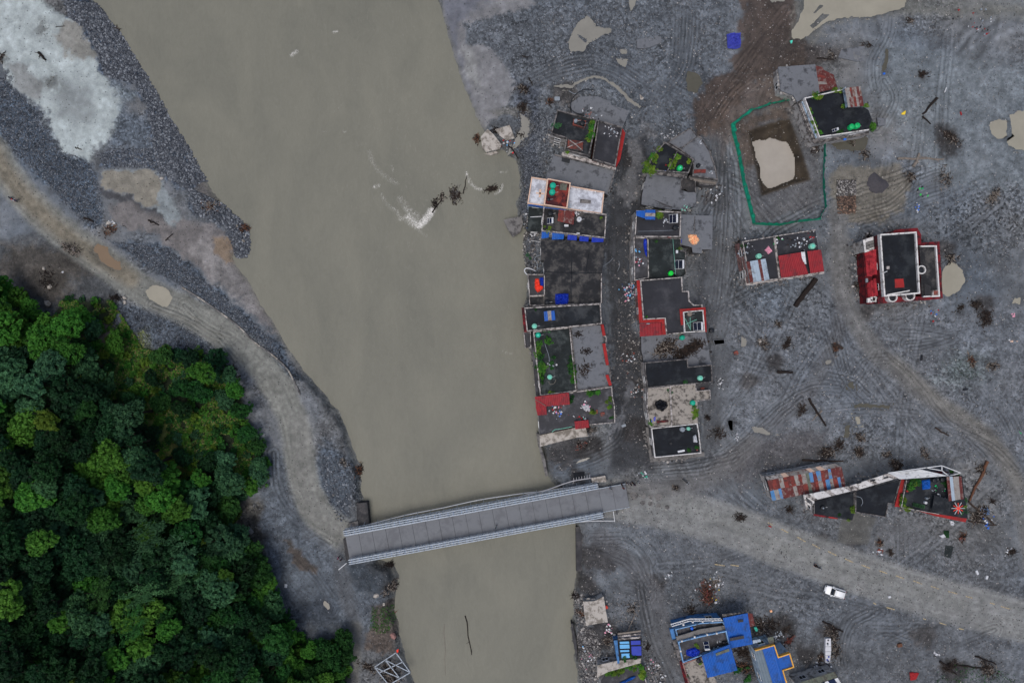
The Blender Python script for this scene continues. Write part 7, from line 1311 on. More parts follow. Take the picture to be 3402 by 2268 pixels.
def cloth(pts, z, mm, label, cat='tarpaulin', bumpy=.25, name='tarpaulin', n=16, grad=0.0, ragged=.1):
    po = ccw(PW(pts, z)); c0 = cen(po); m = MB(); k = 36; vs = []; rad = []
    for j in range(k):
        t = 2 * PI * j / k; f_ = .1
        for s_ in np.arange(.05, 9, .04):
            if not inside((c0[0] + math.cos(t) * s_, c0[1] + math.sin(t) * s_), po): break
            f_ = s_
        rad.append(f_ * random.uniform(1 - ragged, 1 + ragged * .5))
    for i in range(n):
        u = 1 - i / n
        for j in range(k):
            t = 2 * PI * j / k; x, y = c0[0] + math.cos(t) * rad[j] * u, c0[1] + math.sin(t) * rad[j] * u
            w_ = abs(math.sin(x * 5 + y * 2.2 + math.sin(y * 4) * 1.5)) * .5 + abs(math.sin(x * 2.1 - y * 4.3)) * .5 + random.uniform(-.1, .1)
            vs.append((x, y, z - .02 + (bumpy * w_ + bumpy * .4) * min(1, (1 - u) * 5 + .12)))
    vs.append((c0[0], c0[1], z + bumpy)); m.add(vs, [(i * k + j, i * k + (j + 1) % k, (i + 1) * k + (j + 1) % k, (i + 1) * k + j) for i in range(n - 1) for j in range(k)] + [((n - 1) * k + j, (n - 1) * k + (j + 1) % k, n * k) for j in range(k)])
    return tag(m.build(name, mm), label, cat)
cloth(J((278, 240), (320, 232), (375, 235), (380, 335), (350, 345), (285, 340)), .25, 'tarp_violet', 'violet blue tarpaulin shelter alone on the plain at the top', bumpy=.9, ragged=.03)
cloth(B((572, 368), (702, 364), (706, 430), (690, 484), (575, 480), (568, 420)), 4.4, 'tarp_blue', 'deep blue tarpaulin on the south edge of the widest flat roof', bumpy=.6, ragged=.03)
cloth(A((1660, 1250), (1730, 1248), (1762, 1300), (1740, 1340), (1700, 1345), (1665, 1300)), 3.2, 'tarp_orange', 'crumpled pale orange cloth on the grey annex roof', bumpy=.4)
cloth(B((372, 225), (412, 215), (425, 290), (460, 300), (455, 325), (400, 362), (370, 320)), 3.6, 'tarp_red', 'bright red cloth half of the pair on the small river annex', bumpy=.35, ragged=.05); cloth(B((415, 210), (460, 205), (462, 298), (430, 292)), 3.6, 'tarp_blue', 'blue cloth half of the pair on the small river annex', bumpy=.3, ragged=.05)
cloth(Cc((1535, 700), (1590, 662), (1660, 680), (1678, 730), (1625, 790), (1560, 760)), 4.0, 'tarp_black', 'black crumpled tarpaulin on the speckled pale roof', bumpy=.5)
cloth(A((1272, 1288), (1304, 1288), (1306, 1450), (1290, 1430), (1275, 1360)), 5.1, 'tarp_blue', 'narrow torn blue sheet hanging on the laundry strip', bumpy=.25)
cloth(G((278, 800), (330, 775), (380, 770), (425, 810), (400, 850), (330, 862), (290, 845)), 5.0, 'tarp_blue', 'crumpled blue sheet on the balconied house terrace', bumpy=.4); cloth(Fq((1465, 300), (1540, 285), (1540, 375), (1470, 382)), 5.1, 'sheet_blue', 'blue plastic sheet on the red edged house', bumpy=.3, ragged=.03)
cloth(I((680, 1568), (780, 1530), (880, 1480), (940, 1462), (945, 1490), (860, 1530), (760, 1568)), 2.2, 'sheet_blue', 'long blue plastic sheet on the weedy terrace at the bottom edge', bumpy=.25); cloth(Fq((1670, 855), (1745, 870), (1720, 980), (1655, 965)), .15, 'tarp_green' if 'tarp_green' in MT else 'roof_green', 'dull green mat lying on the mud south of the red edged house', bumpy=.08, ragged=.03)
cloth(Fq((1610, 775), (1655, 760), (1680, 790), (1640, 800)), .2, 'white_pl', 'white torn sheet beside the dark green board', bumpy=.2); cloth(Fq((1655, 735), (1705, 735), (1705, 800), (1660, 795)), .2, 'leaf_dark', 'dark green board south of the red edged house', 'board', bumpy=.1, name='board', ragged=.03); cloth(Fq((1700, 640), (1740, 650), (1745, 690), (1715, 690)), .3, 'white_pl', 'white sack below the corner of the red edged house', 'sack', name='sack', bumpy=.3)
cloth(E((358, 395), (400, 350), (445, 405), (400, 440)), 4.6, 'cloth_pink', 'patterned mauve cloth on the long low house', 'cloth', name='cloth', bumpy=.3); cloth(Cc((820, 720), (900, 712), (925, 790), (850, 770)), 5.0, 'cloth_white', 'white bundle of laundry in the middle of the laundry terrace', 'laundry', name='laundry', bumpy=.3)
cloth(G((925, 580), (955, 572), (975, 610), (950, 630)), .3, 'green_lid', 'pale aqua sheet in the yard beside the faded blue roof', bumpy=.2); cloth(Cc((1915, 1020), (1945, 1005), (1962, 1085), (1920, 1085)), 3.6, 'white_pl', 'white sheeted object on the white framed black roof', bumpy=.5, ragged=.03); cloth(L((1755, 1020), (1810, 1022), (1790, 1060), (1760, 1065)), .1, 'cloth_red', 'dark red cloth near the bottom right', 'cloth', name='cloth', bumpy=.15)
cloth(K((2250, 90), (2285, 85), (2288, 125), (2260, 120)), .1, 'cloth_pink', 'pink cloth at the right edge of the plain', 'cloth', name='cloth', bumpy=.15); cloth(J((1495, 790), (1530, 765), (1525, 800), (1500, 802)), .1, 'yellow_pl', 'small yellow and white plastic scrap east of the weedy terrace house', 'scrap', name='scrap', bumpy=.15); cloth(K((1578, 450), (1590, 395), (1600, 400), (1602, 440)), .1, 'tarp_black', 'black plastic strip on the crossing tracks', 'scrap', name='scrap', bumpy=.1)
cloth(K((2308, 960), (2330, 960), (2338, 1000), (2325, 985)), .1, 'green_pl', 'green plastic scrap near the right edge', 'scrap', name='scrap', bumpy=.1); cloth(J((720, 285), (740, 280), (742, 305), (725, 310)), .1, 'green_lid', 'mint green scrap beside the long top puddle', 'scrap', name='scrap', bumpy=.15); cloth(Pp((1588, 735), (1605, 738), (1602, 760), (1585, 758)), .1, 'white_pl', 'white sheet on the ground west of the bridge', 'scrap', name='scrap', bumpy=.1)
cloth(M((1632, 815), (1672, 850), (1660, 868), (1640, 866)), .3, 'concrete_pale', 'pale triangular slab piece by the curved puddle', 'slab', name='slab_piece', bumpy=.05, ragged=.02)
# ---- small shelters and loose roof furniture
canopy('rust brown sheet shelter on the terrace with blue awnings', A((540, 1035), (678, 1048), (668, 1168), (528, 1135)), (7.6, 7.6, 7.2, 7.2), ['sheet_rust', 'sheet_rust', 'sheet_rust2'], 6, 2, base=6.0)
canopy('blue sheet roof with a pale band over the long black roof', B((460, 542), (565, 532), (574, 626), (468, 636)), 7.6, ['sheet_blue', 'sheet_grey', 'sheet_blue'], 3, 1, base=6.0, wts=[6, 1, 6])
canopy('left blue sheet canopy on the annexed terrace house', A((1212, 1046), (1292, 1044), (1292, 1115), (1212, 1090)), 7.0, ['sheet_blue'], 3, 1, base=5.4); canopy('right blue sheet canopy with a grey band on the annexed terrace house', A((1292, 1038), (1378, 1040), (1376, 1124), (1290, 1122)), 7.2, ['sheet_blue', 'sheet_grey'], 1, 3, base=5.4, wts=[3, 1])
canopy('dark grey sheet beside the red rusty strip on the fan shaped slab', A((1715, 690), (1818, 686), (1815, 718), (1712, 722)), 4.2, ['sheet_rust2'], 4, base=3.6)
def crates(F, z, n, spread, mats, label, group=None, smin=.1, smax=.42, cat='clutter', name='clutter', st=True):
    q = z_at(F, z); m = MB()
    for k in range(n):
        x, y = q[0] + random.gauss(0, spread), q[1] + random.gauss(0, spread); s_ = random.uniform(smin, smax); zz = z if z > .4 else gz(x, y)
        if random.random() < .35: m.lathe([(s_ * .4, 0), (s_ * .5, s_ * .7), (.01, s_ * .72)], 9, (x, y, zz), random.randrange(len(mats)))
        else: m.box((x, y, zz + s_ * .25), (s_, s_ * random.uniform(.3, .9), s_ * .5), rz=random.random() * 3, mi=random.randrange(len(mats)))
    o = m.build(name, mats); return tag(o, label, cat, group, 'stuff')
wh = ['white_pl', 'cloth_white', 'grey_pl']; mixc = ['white_pl', 'cloth_pink', 'blue_pl', 'grey_pl', 'cloth_red', 'white_pl']
for F, z, n, sp_, mm, lb in ((Cc(590, 775), 5, 40, .8, mixc, 'laundry and buckets in front of the large red sheet roof'), (Cc(870, 735), 5, 18, .5, ['white_pl', 'cloth_pink', 'wall_white'], 'pots and laundry in the middle of the laundry terrace'), (Cc(820, 855), 5, 14, .7, ['teal', 'white_pl', 'cloth_red'], 'small pots behind the crumpled red sheet'), (Cc(540, 330), 5.6, 14, .5, wh, 'white scraps in the middle of the planted terrace'),
        (E(200, 385), 4.6, 34, .9, ['white_pl', 'grey_pl', 'black_pl', 'grey_pl', 'black_pl'], 'pots and pans at the west end of the long low house'), (E(700, 335), 4.6, 40, 1.2, ['white_pl', 'grey_pl', 'roof_black', 'wood', 'grey_pl'], 'kitchen goods in the middle of the long low house'), (E(800, 265), 4.6, 22, .9, ['cloth_red', 'white_pl', 'wood', 'black_pl', 'grey_pl'], 'red and white bundles by the rear wall of the long low house'), (E(500, 320), 4.6, 16, .7, ['white_pl', 'green_pl', 'black_pl'], 'goods under the rear wall of the long low house'),
        (B(1310, 330), .2, 150, 1.0, ['white_pl', 'grey_pl', 'tarp_ltblue', 'cloth_blue', 'black_pl', 'cloth_pink'], 'heap of pale rubbish in the street against the red tiled house'), (A(1240, 1480), 5, 14, .5, ['white_pl', 'cloth_red', 'grey_pl', 'cloth_pink'], 'laundry on the narrow strip terrace'), (A(1215, 1395), 5, 8, .25, ['tarp_ltblue'], 'light blue clothes on the narrow strip terrace'), (A(1470, 1145), 5.4, 12, .45, wh, 'white pipes and pots left of the first solar heater'),
        (A(820, 205), 2.0, 30, .9, ['wall_pink', 'white_pl', 'grey_pl', 'black_pl'], 'pinkish clothes strewn on the mud covered slab roof'), (A(1010, 350), 5.4, 22, .7, wh, 'white scraps on the roof behind the northernmost riverside house'), (A(1500, 370), .1, 22, 1.1, ['white_pl', 'white_pl', 'cloth_white', 'black_pl'], 'white doors and boxes lying north of the fan shaped slab'), (A(90, 450), -.1, 26, .6, ['white_pl', 'tarp_ltblue', 'cloth_red', 'black_pl'], 'plastic rubbish caught by the stranded slabs'),
        (A(255, 1150), .2, 22, 1.3, ['white_pl', 'white_pl', 'blue_pl', 'grey_pl'], 'white plastic on the low roof beside the river'), (A(320, 1250), .3, 8, .4, ['white_pl', 'cloth_white'], 'white boxes at the river end of the awnings'), (A(700, 1085), 6, 12, .5, wh, 'white basins beside the rusty shelter'), (A(1640, 1010), 2.7, 12, .5, ['teal_pale', 'black_pl', 'grey_pl'], 'green and black scraps on the collapsed slab'), (A(1870, 715), 3.6, 8, .3, wh, 'white scraps at the east corner of the fan shaped slab'), (A(1765, 445), 3.6, 6, .25, wh, 'white scraps at the top of the fan shaped slab'),
        (A(1900, 900), .1, 34, 1.2, ['grey_pl', 'black_pl', 'white_pl', 'wood'], 'rubbish spread east of the collapsed slab'), (Cc(1270, 280), .1, 30, 1.0, ['grey_pl', 'white_pl', 'black_pl', 'brick'], 'rubbish in the middle of the dark street'), (Cc(1370, 580), .1, 24, .9, ['white_pl', 'wall_pink', 'grey_pl'], 'pale scraps in the street beside the speckled roof'), (Cc(1540, 855), 4, 7, .3, ['cloth_white', 'tarp_violet'], 'white and violet cloth on the speckled roof'), (Cc(2170, 520), .1, 16, .8, ['white_pl', 'black_pl', 'cloth_white'], 'rubbish on the dark mud east of the notched roof'),
        (Cc(1440, 1400), .1, 16, .5, ['white_pl', 'teal', 'grey_pl'], 'teal and white rubbish near the bridge approach'), (G(570, 150), .2, 40, .9, ['white_pl', 'white_pl', 'cloth_white', 'grey_pl'], 'white frames on top of the debris heap by the road'), (G(520, 260), .2, 40, 1.3, ['white_pl', 'yellow_pl', 'cloth_red', 'wood', 'wood_pale'], 'coloured scraps in the debris heap by the road'), (G(1155, 655), .1, 26, .5, ['white_pl', 'grey_pl', 'black_pl'], 'white rubbish north of the yellow trimmed house'), (G(1590, 970), .2, 60, 1.1, ['white_pl', 'grey_pl', 'black_pl', 'wood'], 'white and grey rubbish below the long white wreck'),
        (G(590, 720), 5, 8, .4, wh, 'white chairs on the balconied house terrace'), (G(290, 855), 5, 4, .25, ['wood_pale'], 'round basket in the corner of the balconied house'), (G(510, 790), 5, 9, .5, ['cloth_grey', 'black_pl', 'grey_pl'], 'covered goods on the balconied house terrace'), (I(1160, 1310), .2, 40, .9, ['white_pl', 'cloth_pink', 'black_pl', 'grey_pl'], 'pink and white rubbish beside the side street'), (I(1290, 1500), .2, 14, .4, ['white_pl', 'black_pl'], 'white sack in the rubbish low on the side street'), (I(580, 850), .2, 14, .5, ['white_pl', 'cloth_pink'], 'white twisted frame between the slab and the blue room'), (I(1370, 130), .2, 12, .4, ['white_pl', 'grey_pl'], 'white wreckage near the top of the side street'),
        (I(290, 1250), .2, 24, .8, ['white_pl', 'grey_pl', 'cloth_pink'], 'pale rubbish along the broken river wall'), (I(225, 1110), .3, 4, .2, ['white_pl', 'tarp_ltblue'], 'white and blue cooler on the river bank rubbish'), (Fq(1090, 920), .1, 22, .5, ['white_pl', 'grey_pl', 'brick'], 'white scraps south of the wedge shaped house'), (Fq(2210, 915), .1, 14, .4, ['white_pl', 'wood'], 'white scrap on the gravel near the right edge'), (Fq(1620, 400), 5, 18, .8, ['grey_pl', 'green_pl', 'black_pl', 'white_pl'], 'household goods by the sheet roof of the red edged house'), (Fq(2010, 640), .2, 26, .8, ['blue_pl', 'white_pl', 'black_pl', 'blue_pl'], 'blue and white plastic in the debris off the red edged house'),
        (K(220, 1010), .1, 10, .4, wh, 'white scraps on the plain north of the bridge road'), (K(90, 610), .1, 16, .5, ['white_pl', 'black_pl'], 'scraps on the dark mud east of the notched black roof'), (K(1690, 110), .1, 10, .7, ['cloth_red', 'blue_pl', 'white_pl'], 'red and blue scraps below the crimson house'), (K(2250, 295), .1, 8, .5, ['white_pl', 'tile_pink', 'grey_pl'], 'white and tan scraps near the right edge'), (J(2030, 175), .1, 34, 1.8, ['white_pl', 'grey_pl', 'cloth_red', 'black_pl'], 'rubbish strewn on the gravel near the top right'), (J(1620, 1440), .1, 10, .4, ['white_pl', 'blue_pl'], 'white and blue scrap on the plain above the crimson house'), (J(1640, 1330), .1, 8, .9, ['green_bright', 'green_pl', 'black_pl'], 'green scraps right of the dark sand heap'), (L(1900, 920), .1, 10, .4, wh, 'white scraps in the lower right tracks'), (N(640, 1290), 0, 24, .5, ['white_pl', 'concrete_pale', 'grey_pl'], 'white broken chunks beside the left road'), (J(1180, 870), 5, 0, .1, wh, '')):
    if n: crates(F, z, n, sp_, mm, lb)
# star patio: eight white and red beams
t = thing('star_patio', 'red and white star of beams at the corner of the red edged house', 'star', (*P(*Fq(1778, 540), 5.1), 5.1))
for k in range(12): a_ = k * PI / 6; r_ = 1.1 if k % 2 else 1.35; MB().bar((0, 0, .12), (math.cos(a_) * r_, math.sin(a_) * r_, .12), .13, .05).build('ray', 'cloth_white' if k % 2 == 0 else 'tarp_red', t, world=False)
MB().lathe([(.3, 0), (.3, .2), (.01, .22)], 12).build('centre', 'tarp_red', t, world=False)
# green planters in a row
for k in range(5): q = z_at(Fq(1395 + k * 21, 508 + k * 5), 5.1); t = thing('planter', 'green plastic frame in the row along the red edged wall', 'planter', (q[0], q[1], 5.0), -.15, 'row of green frames on the red edged house'); MB().ring([(-.18, -.35), (.18, -.35), (.18, .35), (-.18, .35)], [(-.12, -.29), (.12, -.29), (.12, .29), (-.12, .29)], 0, .3).build('frame', 'leaf_grey', t, world=False)
# ---- roof plants
def plants(pts, z, n, mm, where, rmin=.3, rmax=.75, jit=.25):
    pl = spline(pts, 4); n = max(1, int(n * .58)); rmin *= 1.12; rmax *= 1.12
    for k in range(n):
        p = pl[int(rnd.random() * (len(pl) - 1))]; q = z_at(p, z + .3); x, y = q[0] + rnd.gauss(0, jit), q[1] + rnd.gauss(0, jit); kind = rnd.choice(mm) if isinstance(mm, (list, tuple)) else mm
        nm = {'leaf_roof': 'lime green', 'leaf_light': 'bright green', 'leaf_mid': 'green', 'leaf_dark': 'dark green', 'leaf_yellow': 'yellow green', 'leaf_grey': 'dull green'}[kind]
        shrub(x, y, z, rnd.uniform(rmin, rmax), kind, f'{nm} plant {where}', 'plant', f'{nm} plants {where}', 'roof_plant', .8)
LR = ['leaf_roof', 'leaf_roof', 'leaf_light']
plants(A((1430, 490), (1385, 560), (1340, 620), (1300, 670), (1340, 695), (1420, 695)), 5.6, 30, LR, 'along the river side of the pentagonal terrace', .35, .8); plants(A((1570, 580), (1530, 640), (1510, 690)), 5.6, 9, LR, 'on the dividing wall of the pentagonal terrace'); plants(A((1670, 618), (1675, 625)), 5.6, 1, 'leaf_roof', 'in the east corner of the pentagonal terrace', .4, .5, .02)
plants(A((835, 262), (820, 350), (808, 420), (795, 490)), 6.2, 16, LR, 'between the two roofs of the northernmost riverside house'); plants(A((500, 270), (530, 300)), 6.2, 5, ['leaf_grey'], 'in the corner of the northernmost riverside house'); plants(A((605, 515), (635, 525)), 6.2, 3, LR, 'at the foot of the tiled pyramid', .35, .5)
plants(A((885, 1090), (915, 1095)), 6, 3, LR, 'by the street corner of the awning terrace', .25, .4); plants(A((408, 1190), (470, 1215)), 6, 6, ['leaf_roof', 'leaf_mid'], 'by the river corner of the awning terrace', .25, .45); plants(A((1405, 1075), (1440, 1140)), 5.4, 7, LR, 'between the blue canopies and the solar heater', .35, .6); plants(A((1385, 1305), (1388, 1330)), 5, 3, ['leaf_mid'], 'at the top of the long laundry terrace', .25, .4); plants(A((1570, 1365), (1610, 1390)), 5, 5, ['leaf_roof', 'leaf_grey'], 'on the east wall of the long laundry terrace', .25, .45)
plants(B((385, 515), (415, 520)), 6, 3, ['leaf_mid'], 'at the corner of the long black roof', .25, .4); plants(B((1465, 570), (1485, 585)), 6.6, 2, LR, 'in the corner of the big red tiled house roof', .2, .3)
plants(Cc((400, 140), (410, 250), (430, 340), (435, 420), (440, 510)), 5.6, 34, ['leaf_light', 'leaf_roof', 'leaf_mid', 'leaf_light'], 'in the bed along the river side of the planted terrace', .35, .75, .3); plants(Cc((725, 240), (735, 330), (745, 430), (735, 540)), 5.6, 26, ['leaf_light', 'leaf_mid', 'leaf_mid'], 'in the bed on the inner side of the planted terrace', .35, .7); plants(Cc((500, 90), (502, 95)), 5.6, 3, 'leaf_light', 'as a round bush on the planted terrace', .7, .8, .08); plants(Cc((540, 260), (545, 300), (530, 390)), 5.6, 6, ['leaf_mid', 'leaf_roof'], 'in the middle of the planted terrace', .3, .5); plants(Cc((480, 580), (500, 600), (600, 590)), 5.6, 5, ['leaf_roof', 'leaf_mid'], 'at the low end of the planted terrace', .3, .5); plants(B((440, 735), (520, 725)), 5.6, 5, ['leaf_mid', 'leaf_grey'], 'at the top of the planted terrace', .25, .4)
plants(Cc((890, 590), (940, 610), (990, 590)), 5, 10, ['leaf_light', 'leaf_mid'], 'at the top of the laundry terrace', .35, .6); plants(Cc((1110, 670), (1115, 760)), 5, 8, LR, 'on the street side of the laundry terrace', .3, .5); plants(Cc((945, 770), (950, 810)), 5, 5, LR, 'in the middle of the laundry terrace', .35, .6); plants(Cc((1100, 850), (1130, 870)), 5, 4, ['leaf_grey', 'leaf_mid'], 'at the low street corner of the laundry terrace', .25, .45); plants(Cc((735, 620), (740, 700)), 5, 7, ['leaf_mid', 'leaf_dark'], 'behind the large red sheet roof', .3, .45)
plants(Cc((1940, 740), (1942, 800), (1945, 860)), 4, 14, LR, 'along the east edge of the speckled pale roof', .35, .6); plants(Cc((1500, 890), (1530, 915)), 4, 5, ['leaf_light', 'leaf_mid'], 'in the low corner of the speckled pale roof', .3, .5); plants(Cc((1665, 560), (1730, 620)), 4, 5, ['leaf_grey', 'leaf_mid'], 'on the dividing wall of the speckled pale roof', .25, .4); plants(Cc((1840, 490), (1900, 485)), 4.2, 4, ['leaf_grey', 'leaf_mid'], 'at the south edge of the notched black roof', .25, .4); plants(Cc((1860, 1165), (1920, 1160), (1980, 1110)), 3.6, 8, ['leaf_roof', 'leaf_mid'], 'in the low corner of the white framed black roof', .25, .45)
plants(D((860, 395), (900, 415), (960, 385), (1040, 365), (1080, 365)), 5, 18, LR, 'along the north edge of the weedy terrace', .35, .65); plants(D((795, 470), (830, 520), (850, 570), (870, 620), (885, 700), (910, 725)), 5, 16, LR, 'along the west edge of the weedy terrace', .3, .6); plants(D((1080, 430), (1100, 480), (1115, 500)), 5, 6, ['leaf_mid', 'leaf_roof'], 'below the striped sheet roof', .3, .5); plants(D((1265, 490), (1285, 480)), 4, 4, ['leaf_roof', 'leaf_light'], 'at the corner of the striped sheet roof', .4, .6, .15); plants(D((1320, 655), (1335, 665)), .3, 5, ['leaf_light'], 'as a round bush at the corner of the weedy terrace house', .7, 1.0, .3); plants(D((1060, 690), (1110, 690)), 5, 4, ['leaf_mid'], 'left of the two green tanks', .3, .5)
plants(Fq((1350, 310), (1400, 330), (1440, 320), (1370, 370)), 5, 18, ['leaf_light', 'leaf_mid', 'leaf_roof'], 'in the top corner of the red edged house', .4, .8); plants(Fq((1310, 420), (1300, 480), (1330, 530), (1370, 545)), 5, 16, ['leaf_roof', 'leaf_mid'], 'inside the west wall of the red edged house', .35, .7); plants(Fq((1660, 330), (1680, 350)), 5, 6, ['leaf_mid', 'leaf_roof'], 'behind the east sheet roof of the red edged house', .35, .6); plants(Fq((1845, 480), (1838, 540), (1830, 600), (1790, 605)), 4.6, 14, ['leaf_mid', 'leaf_roof', 'leaf_grey'], 'along the east edge of the red edged house', .35, .6); plants(Fq((1720, 228), (1790, 245)), 4.6, 7, ['leaf_mid'], 'under the white roof frame of the red edged house', .35, .55)
plants(Fq((860, 540), (850, 600), (830, 625)), 4.8, 10, ['leaf_mid', 'leaf_roof'], 'at the middle tip of the wedge shaped roof', .3, .6); plants(Fq((1040, 555), (1080, 570), (1140, 570)), 4.6, 9, ['leaf_mid', 'leaf_grey'], 'in the sunken court of the wedge shaped roof', .3, .5); plants(Fq((750, 600), (760, 605)), 4.6, 2, ['leaf_mid'], 'on the low edge of the wedge shaped roof', .3, .4); plants(E((170, 350), (180, 380)), 4.6, 4, ['leaf_mid'], 'at the west wall of the long low house', .25, .4); plants(E((475, 270), (530, 268)), 4.6, 4, ['leaf_mid'], 'at the rear wall of the long low house', .25, .4)
plants(I((520, 1450), (640, 1440), (780, 1380), (900, 1360), (960, 1300)), 2.0, 26, ['leaf_roof', 'leaf_light', 'leaf_yellow'], 'along the pale weathered slab at the bottom edge', .35, .7); plants(I((1010, 1380), (1035, 1450), (1040, 1480)), 2.0, 8, ['leaf_light', 'leaf_roof'], 'as a bush at the street corner near the bottom edge', .5, .9); plants(G((385, 745), (410, 765)), 5, 4, LR, 'on the balconied house terrace', .3, .5); plants(G((435, 940), (440, 960)), 4.6, 3, LR, 'beside the black tank by the brightest blue roof', .25, .4); plants(G((305, 1040), (320, 1100)), 4.6, 4, ['leaf_mid'], 'inside the red wall at the bottom edge', .25, .4); plants(I((740, 1260), (900, 1240), (980, 1220)), 2.4, 8, ['leaf_mid', 'leaf_grey'], 'on the floor of the roofless blue room', .3, .5); plants(A((270, 1440), (310, 1480)), .1, 5, ['leaf_grey'], 'on the bank beside the widest flat roof', .3, .5)
# ------------------------------------------------------------------ driftwood, roots, logs
def log(cr_, p, q, r, label, mm='wood', z=None, taper=.6, cat='log'):
    a, b = P(*cr_(*p)), P(*cr_(*q)); n = 7; pts = []
    za = gz(*a) if z is None else z; zb = gz(*b) if z is None else z
    for k in range(n): t = k / (n - 1); pts.append((a[0] + (b[0] - a[0]) * t + random.uniform(-.12, .12), a[1] + (b[1] - a[1]) * t + random.uniform(-.12, .12), max(za + (zb - za) * t, gz(a[0] + (b[0] - a[0]) * t, a[1] + (b[1] - a[1]) * t) if z is None else z) + r * .7))
    m = MB(); m.tube(pts, r, 8, r1=r * taper)
    for k in range(3):
        i = random.randrange(1, n - 1); an = random.random() * 6.28; ln_ = random.uniform(.4, 1.1); m.tube([pts[i], (pts[i][0] + math.cos(an) * ln_, pts[i][1] + math.sin(an) * ln_, pts[i][2] + .3)], r * .35, 5, r1=r * .1)
    tag(m.build('log', mm, smooth=False), label, cat)
log(Fq, (2030, 130), (1872, 470), .32, 'long reddish tree trunk leaning out from the red edged house', 'wood_brown'); log(Fq, (1865, 480), (2100, 690), .22, 'curved dark trunk in the debris east of the red edged house'); log(Fq, (1870, 650), (2110, 690), .18, 'thin dark trunk below the curved one'); log(Fq, (430, 128), (790, 130), .22, 'straight dark log above the patchwork roofed shed', 'wood'); log(Fq, (1890, 500), (2075, 630), .07, 'pale bent pole lying over the debris', 'wood_pale')
log(E, (870, 680), (665, 960), .55, 'charred thick log below the long low house', 'root', taper=.9); log(K, (750, 720), (880, 930), .28, 'dark log of the pair crossed on the middle plain', 'root'); log(K, (855, 812), (778, 885), .16, 'pale plank crossing the dark log on the middle plain', 'wood_pale'); log(J, (1740, 685), (1645, 800), .3, 'black root pole on the smooth silt at right', 'root'); log(J, (1645, 810), (1700, 865), .18, 'short end of the black root pole', 'root')
log(J, (1465, 1105), (1790, 1110), .26, 'long brown log north of the dark sand heap', 'wood_pale'); log(J, (1580, 1165), (1620, 1070), .35, 'grey stump crossing the long brown log', 'wood_pale'); log(G, (1580, 515), (1780, 625), .22, 'dark pole above the long white wreck', 'root'); log(G, (465, 120), (500, 200), .15, 'leaning stick at the debris heap by the road'); log(B, (2080, 830), (1880, 960), .22, 'branched log leaning over the driftwood slab', 'wood'); log(B, (1620, 790), (1700, 860), .2, 'dark log at the top of the driftwood slab', 'root')
log(B, (1890, 940), (1850, 1010), .3, 'grey log in the driftwood slab heap', 'wood'); log(K, (520, 525), (630, 530), .35, 'short rotten log on the gravelly middle', 'root'); log(K, (1000, 350), (920, 320), .3, 'grey brown stump left of the main track', 'wood'); log(W, (1068, 1420), (1082, 1510), .12, 'thin branch floating in the river below the bridge', 'root', WZ + .02); log(W, (1018, 1440), (1022, 1560), .05, 'faint twig line floating left of the thin branch', 'wood_pale', WZ)
log(N, (235, 310), (272, 355), .3, 'dark stump on the pale sand bar', 'root'); log(N, (445, 858), (478, 868), .14, 'bent stick at the foot of the pale sand bar', 'root'); log(N, (330, 160), (385, 158), .08, 'thin stick near the top of the pale sand bar', 'root'); log(N, (490, 1260), (545, 1285), .22, 'dark log beside the left road', 'root'); log(N, (960, 1390), (1005, 1355), .12, 'forked branch on the mud flat', 'root'); log(N, (860, 1275), (920, 1305), .2, 'root curl on the mud flat', 'root')
log(Q, (925, 1225), (995, 1125), .14, 'dark snag pole running down to the white water', 'root', WZ + .05); log(Q, (1110, 1110), (1132, 1005), .1, 'thin dark stick rising from the debris island', 'root', WZ + .05); log(A, (100, 470), (185, 580), .18, 'dark bent pipe at the river edge by the rubbish', 'root'); log(I, (770, 935), (925, 620), .12, 'long greenish pole leaning across the yard', 'wood_pale', .8); log(D, (875, 112), (1000, 122), .16, 'dark stick north of the fallen rusty roof', 'root'); log(M, (610, 480), (660, 500), .12, 'small dark stick on the gravel above the houses', 'root'); log(M, (670, 670), (705, 740), .14, 'forked stick near the pale silt', 'root'); log(G, (1560, 850), (1620, 870), .2, 'brown stump west of the long white wreck', 'wood_brown')
log(K, (660, 20), (700, -20), .3, 'dark stub right of the long low house', 'root'); log(K, (1690, 940), (1790, 1000), .2, 'faint dark log at lower right of the tracks', 'wood'); log(L, (2090, 930), (2200, 975), .2, 'dark branch in the bottom right debris', 'root'); log(L, (1915, 960), (2000, 1030), .25, 'dark trunk among weeds at bottom right', 'root'); log(L, (2000, 985), (2180, 1000), .2, 'long branch among weeds at bottom right', 'root')
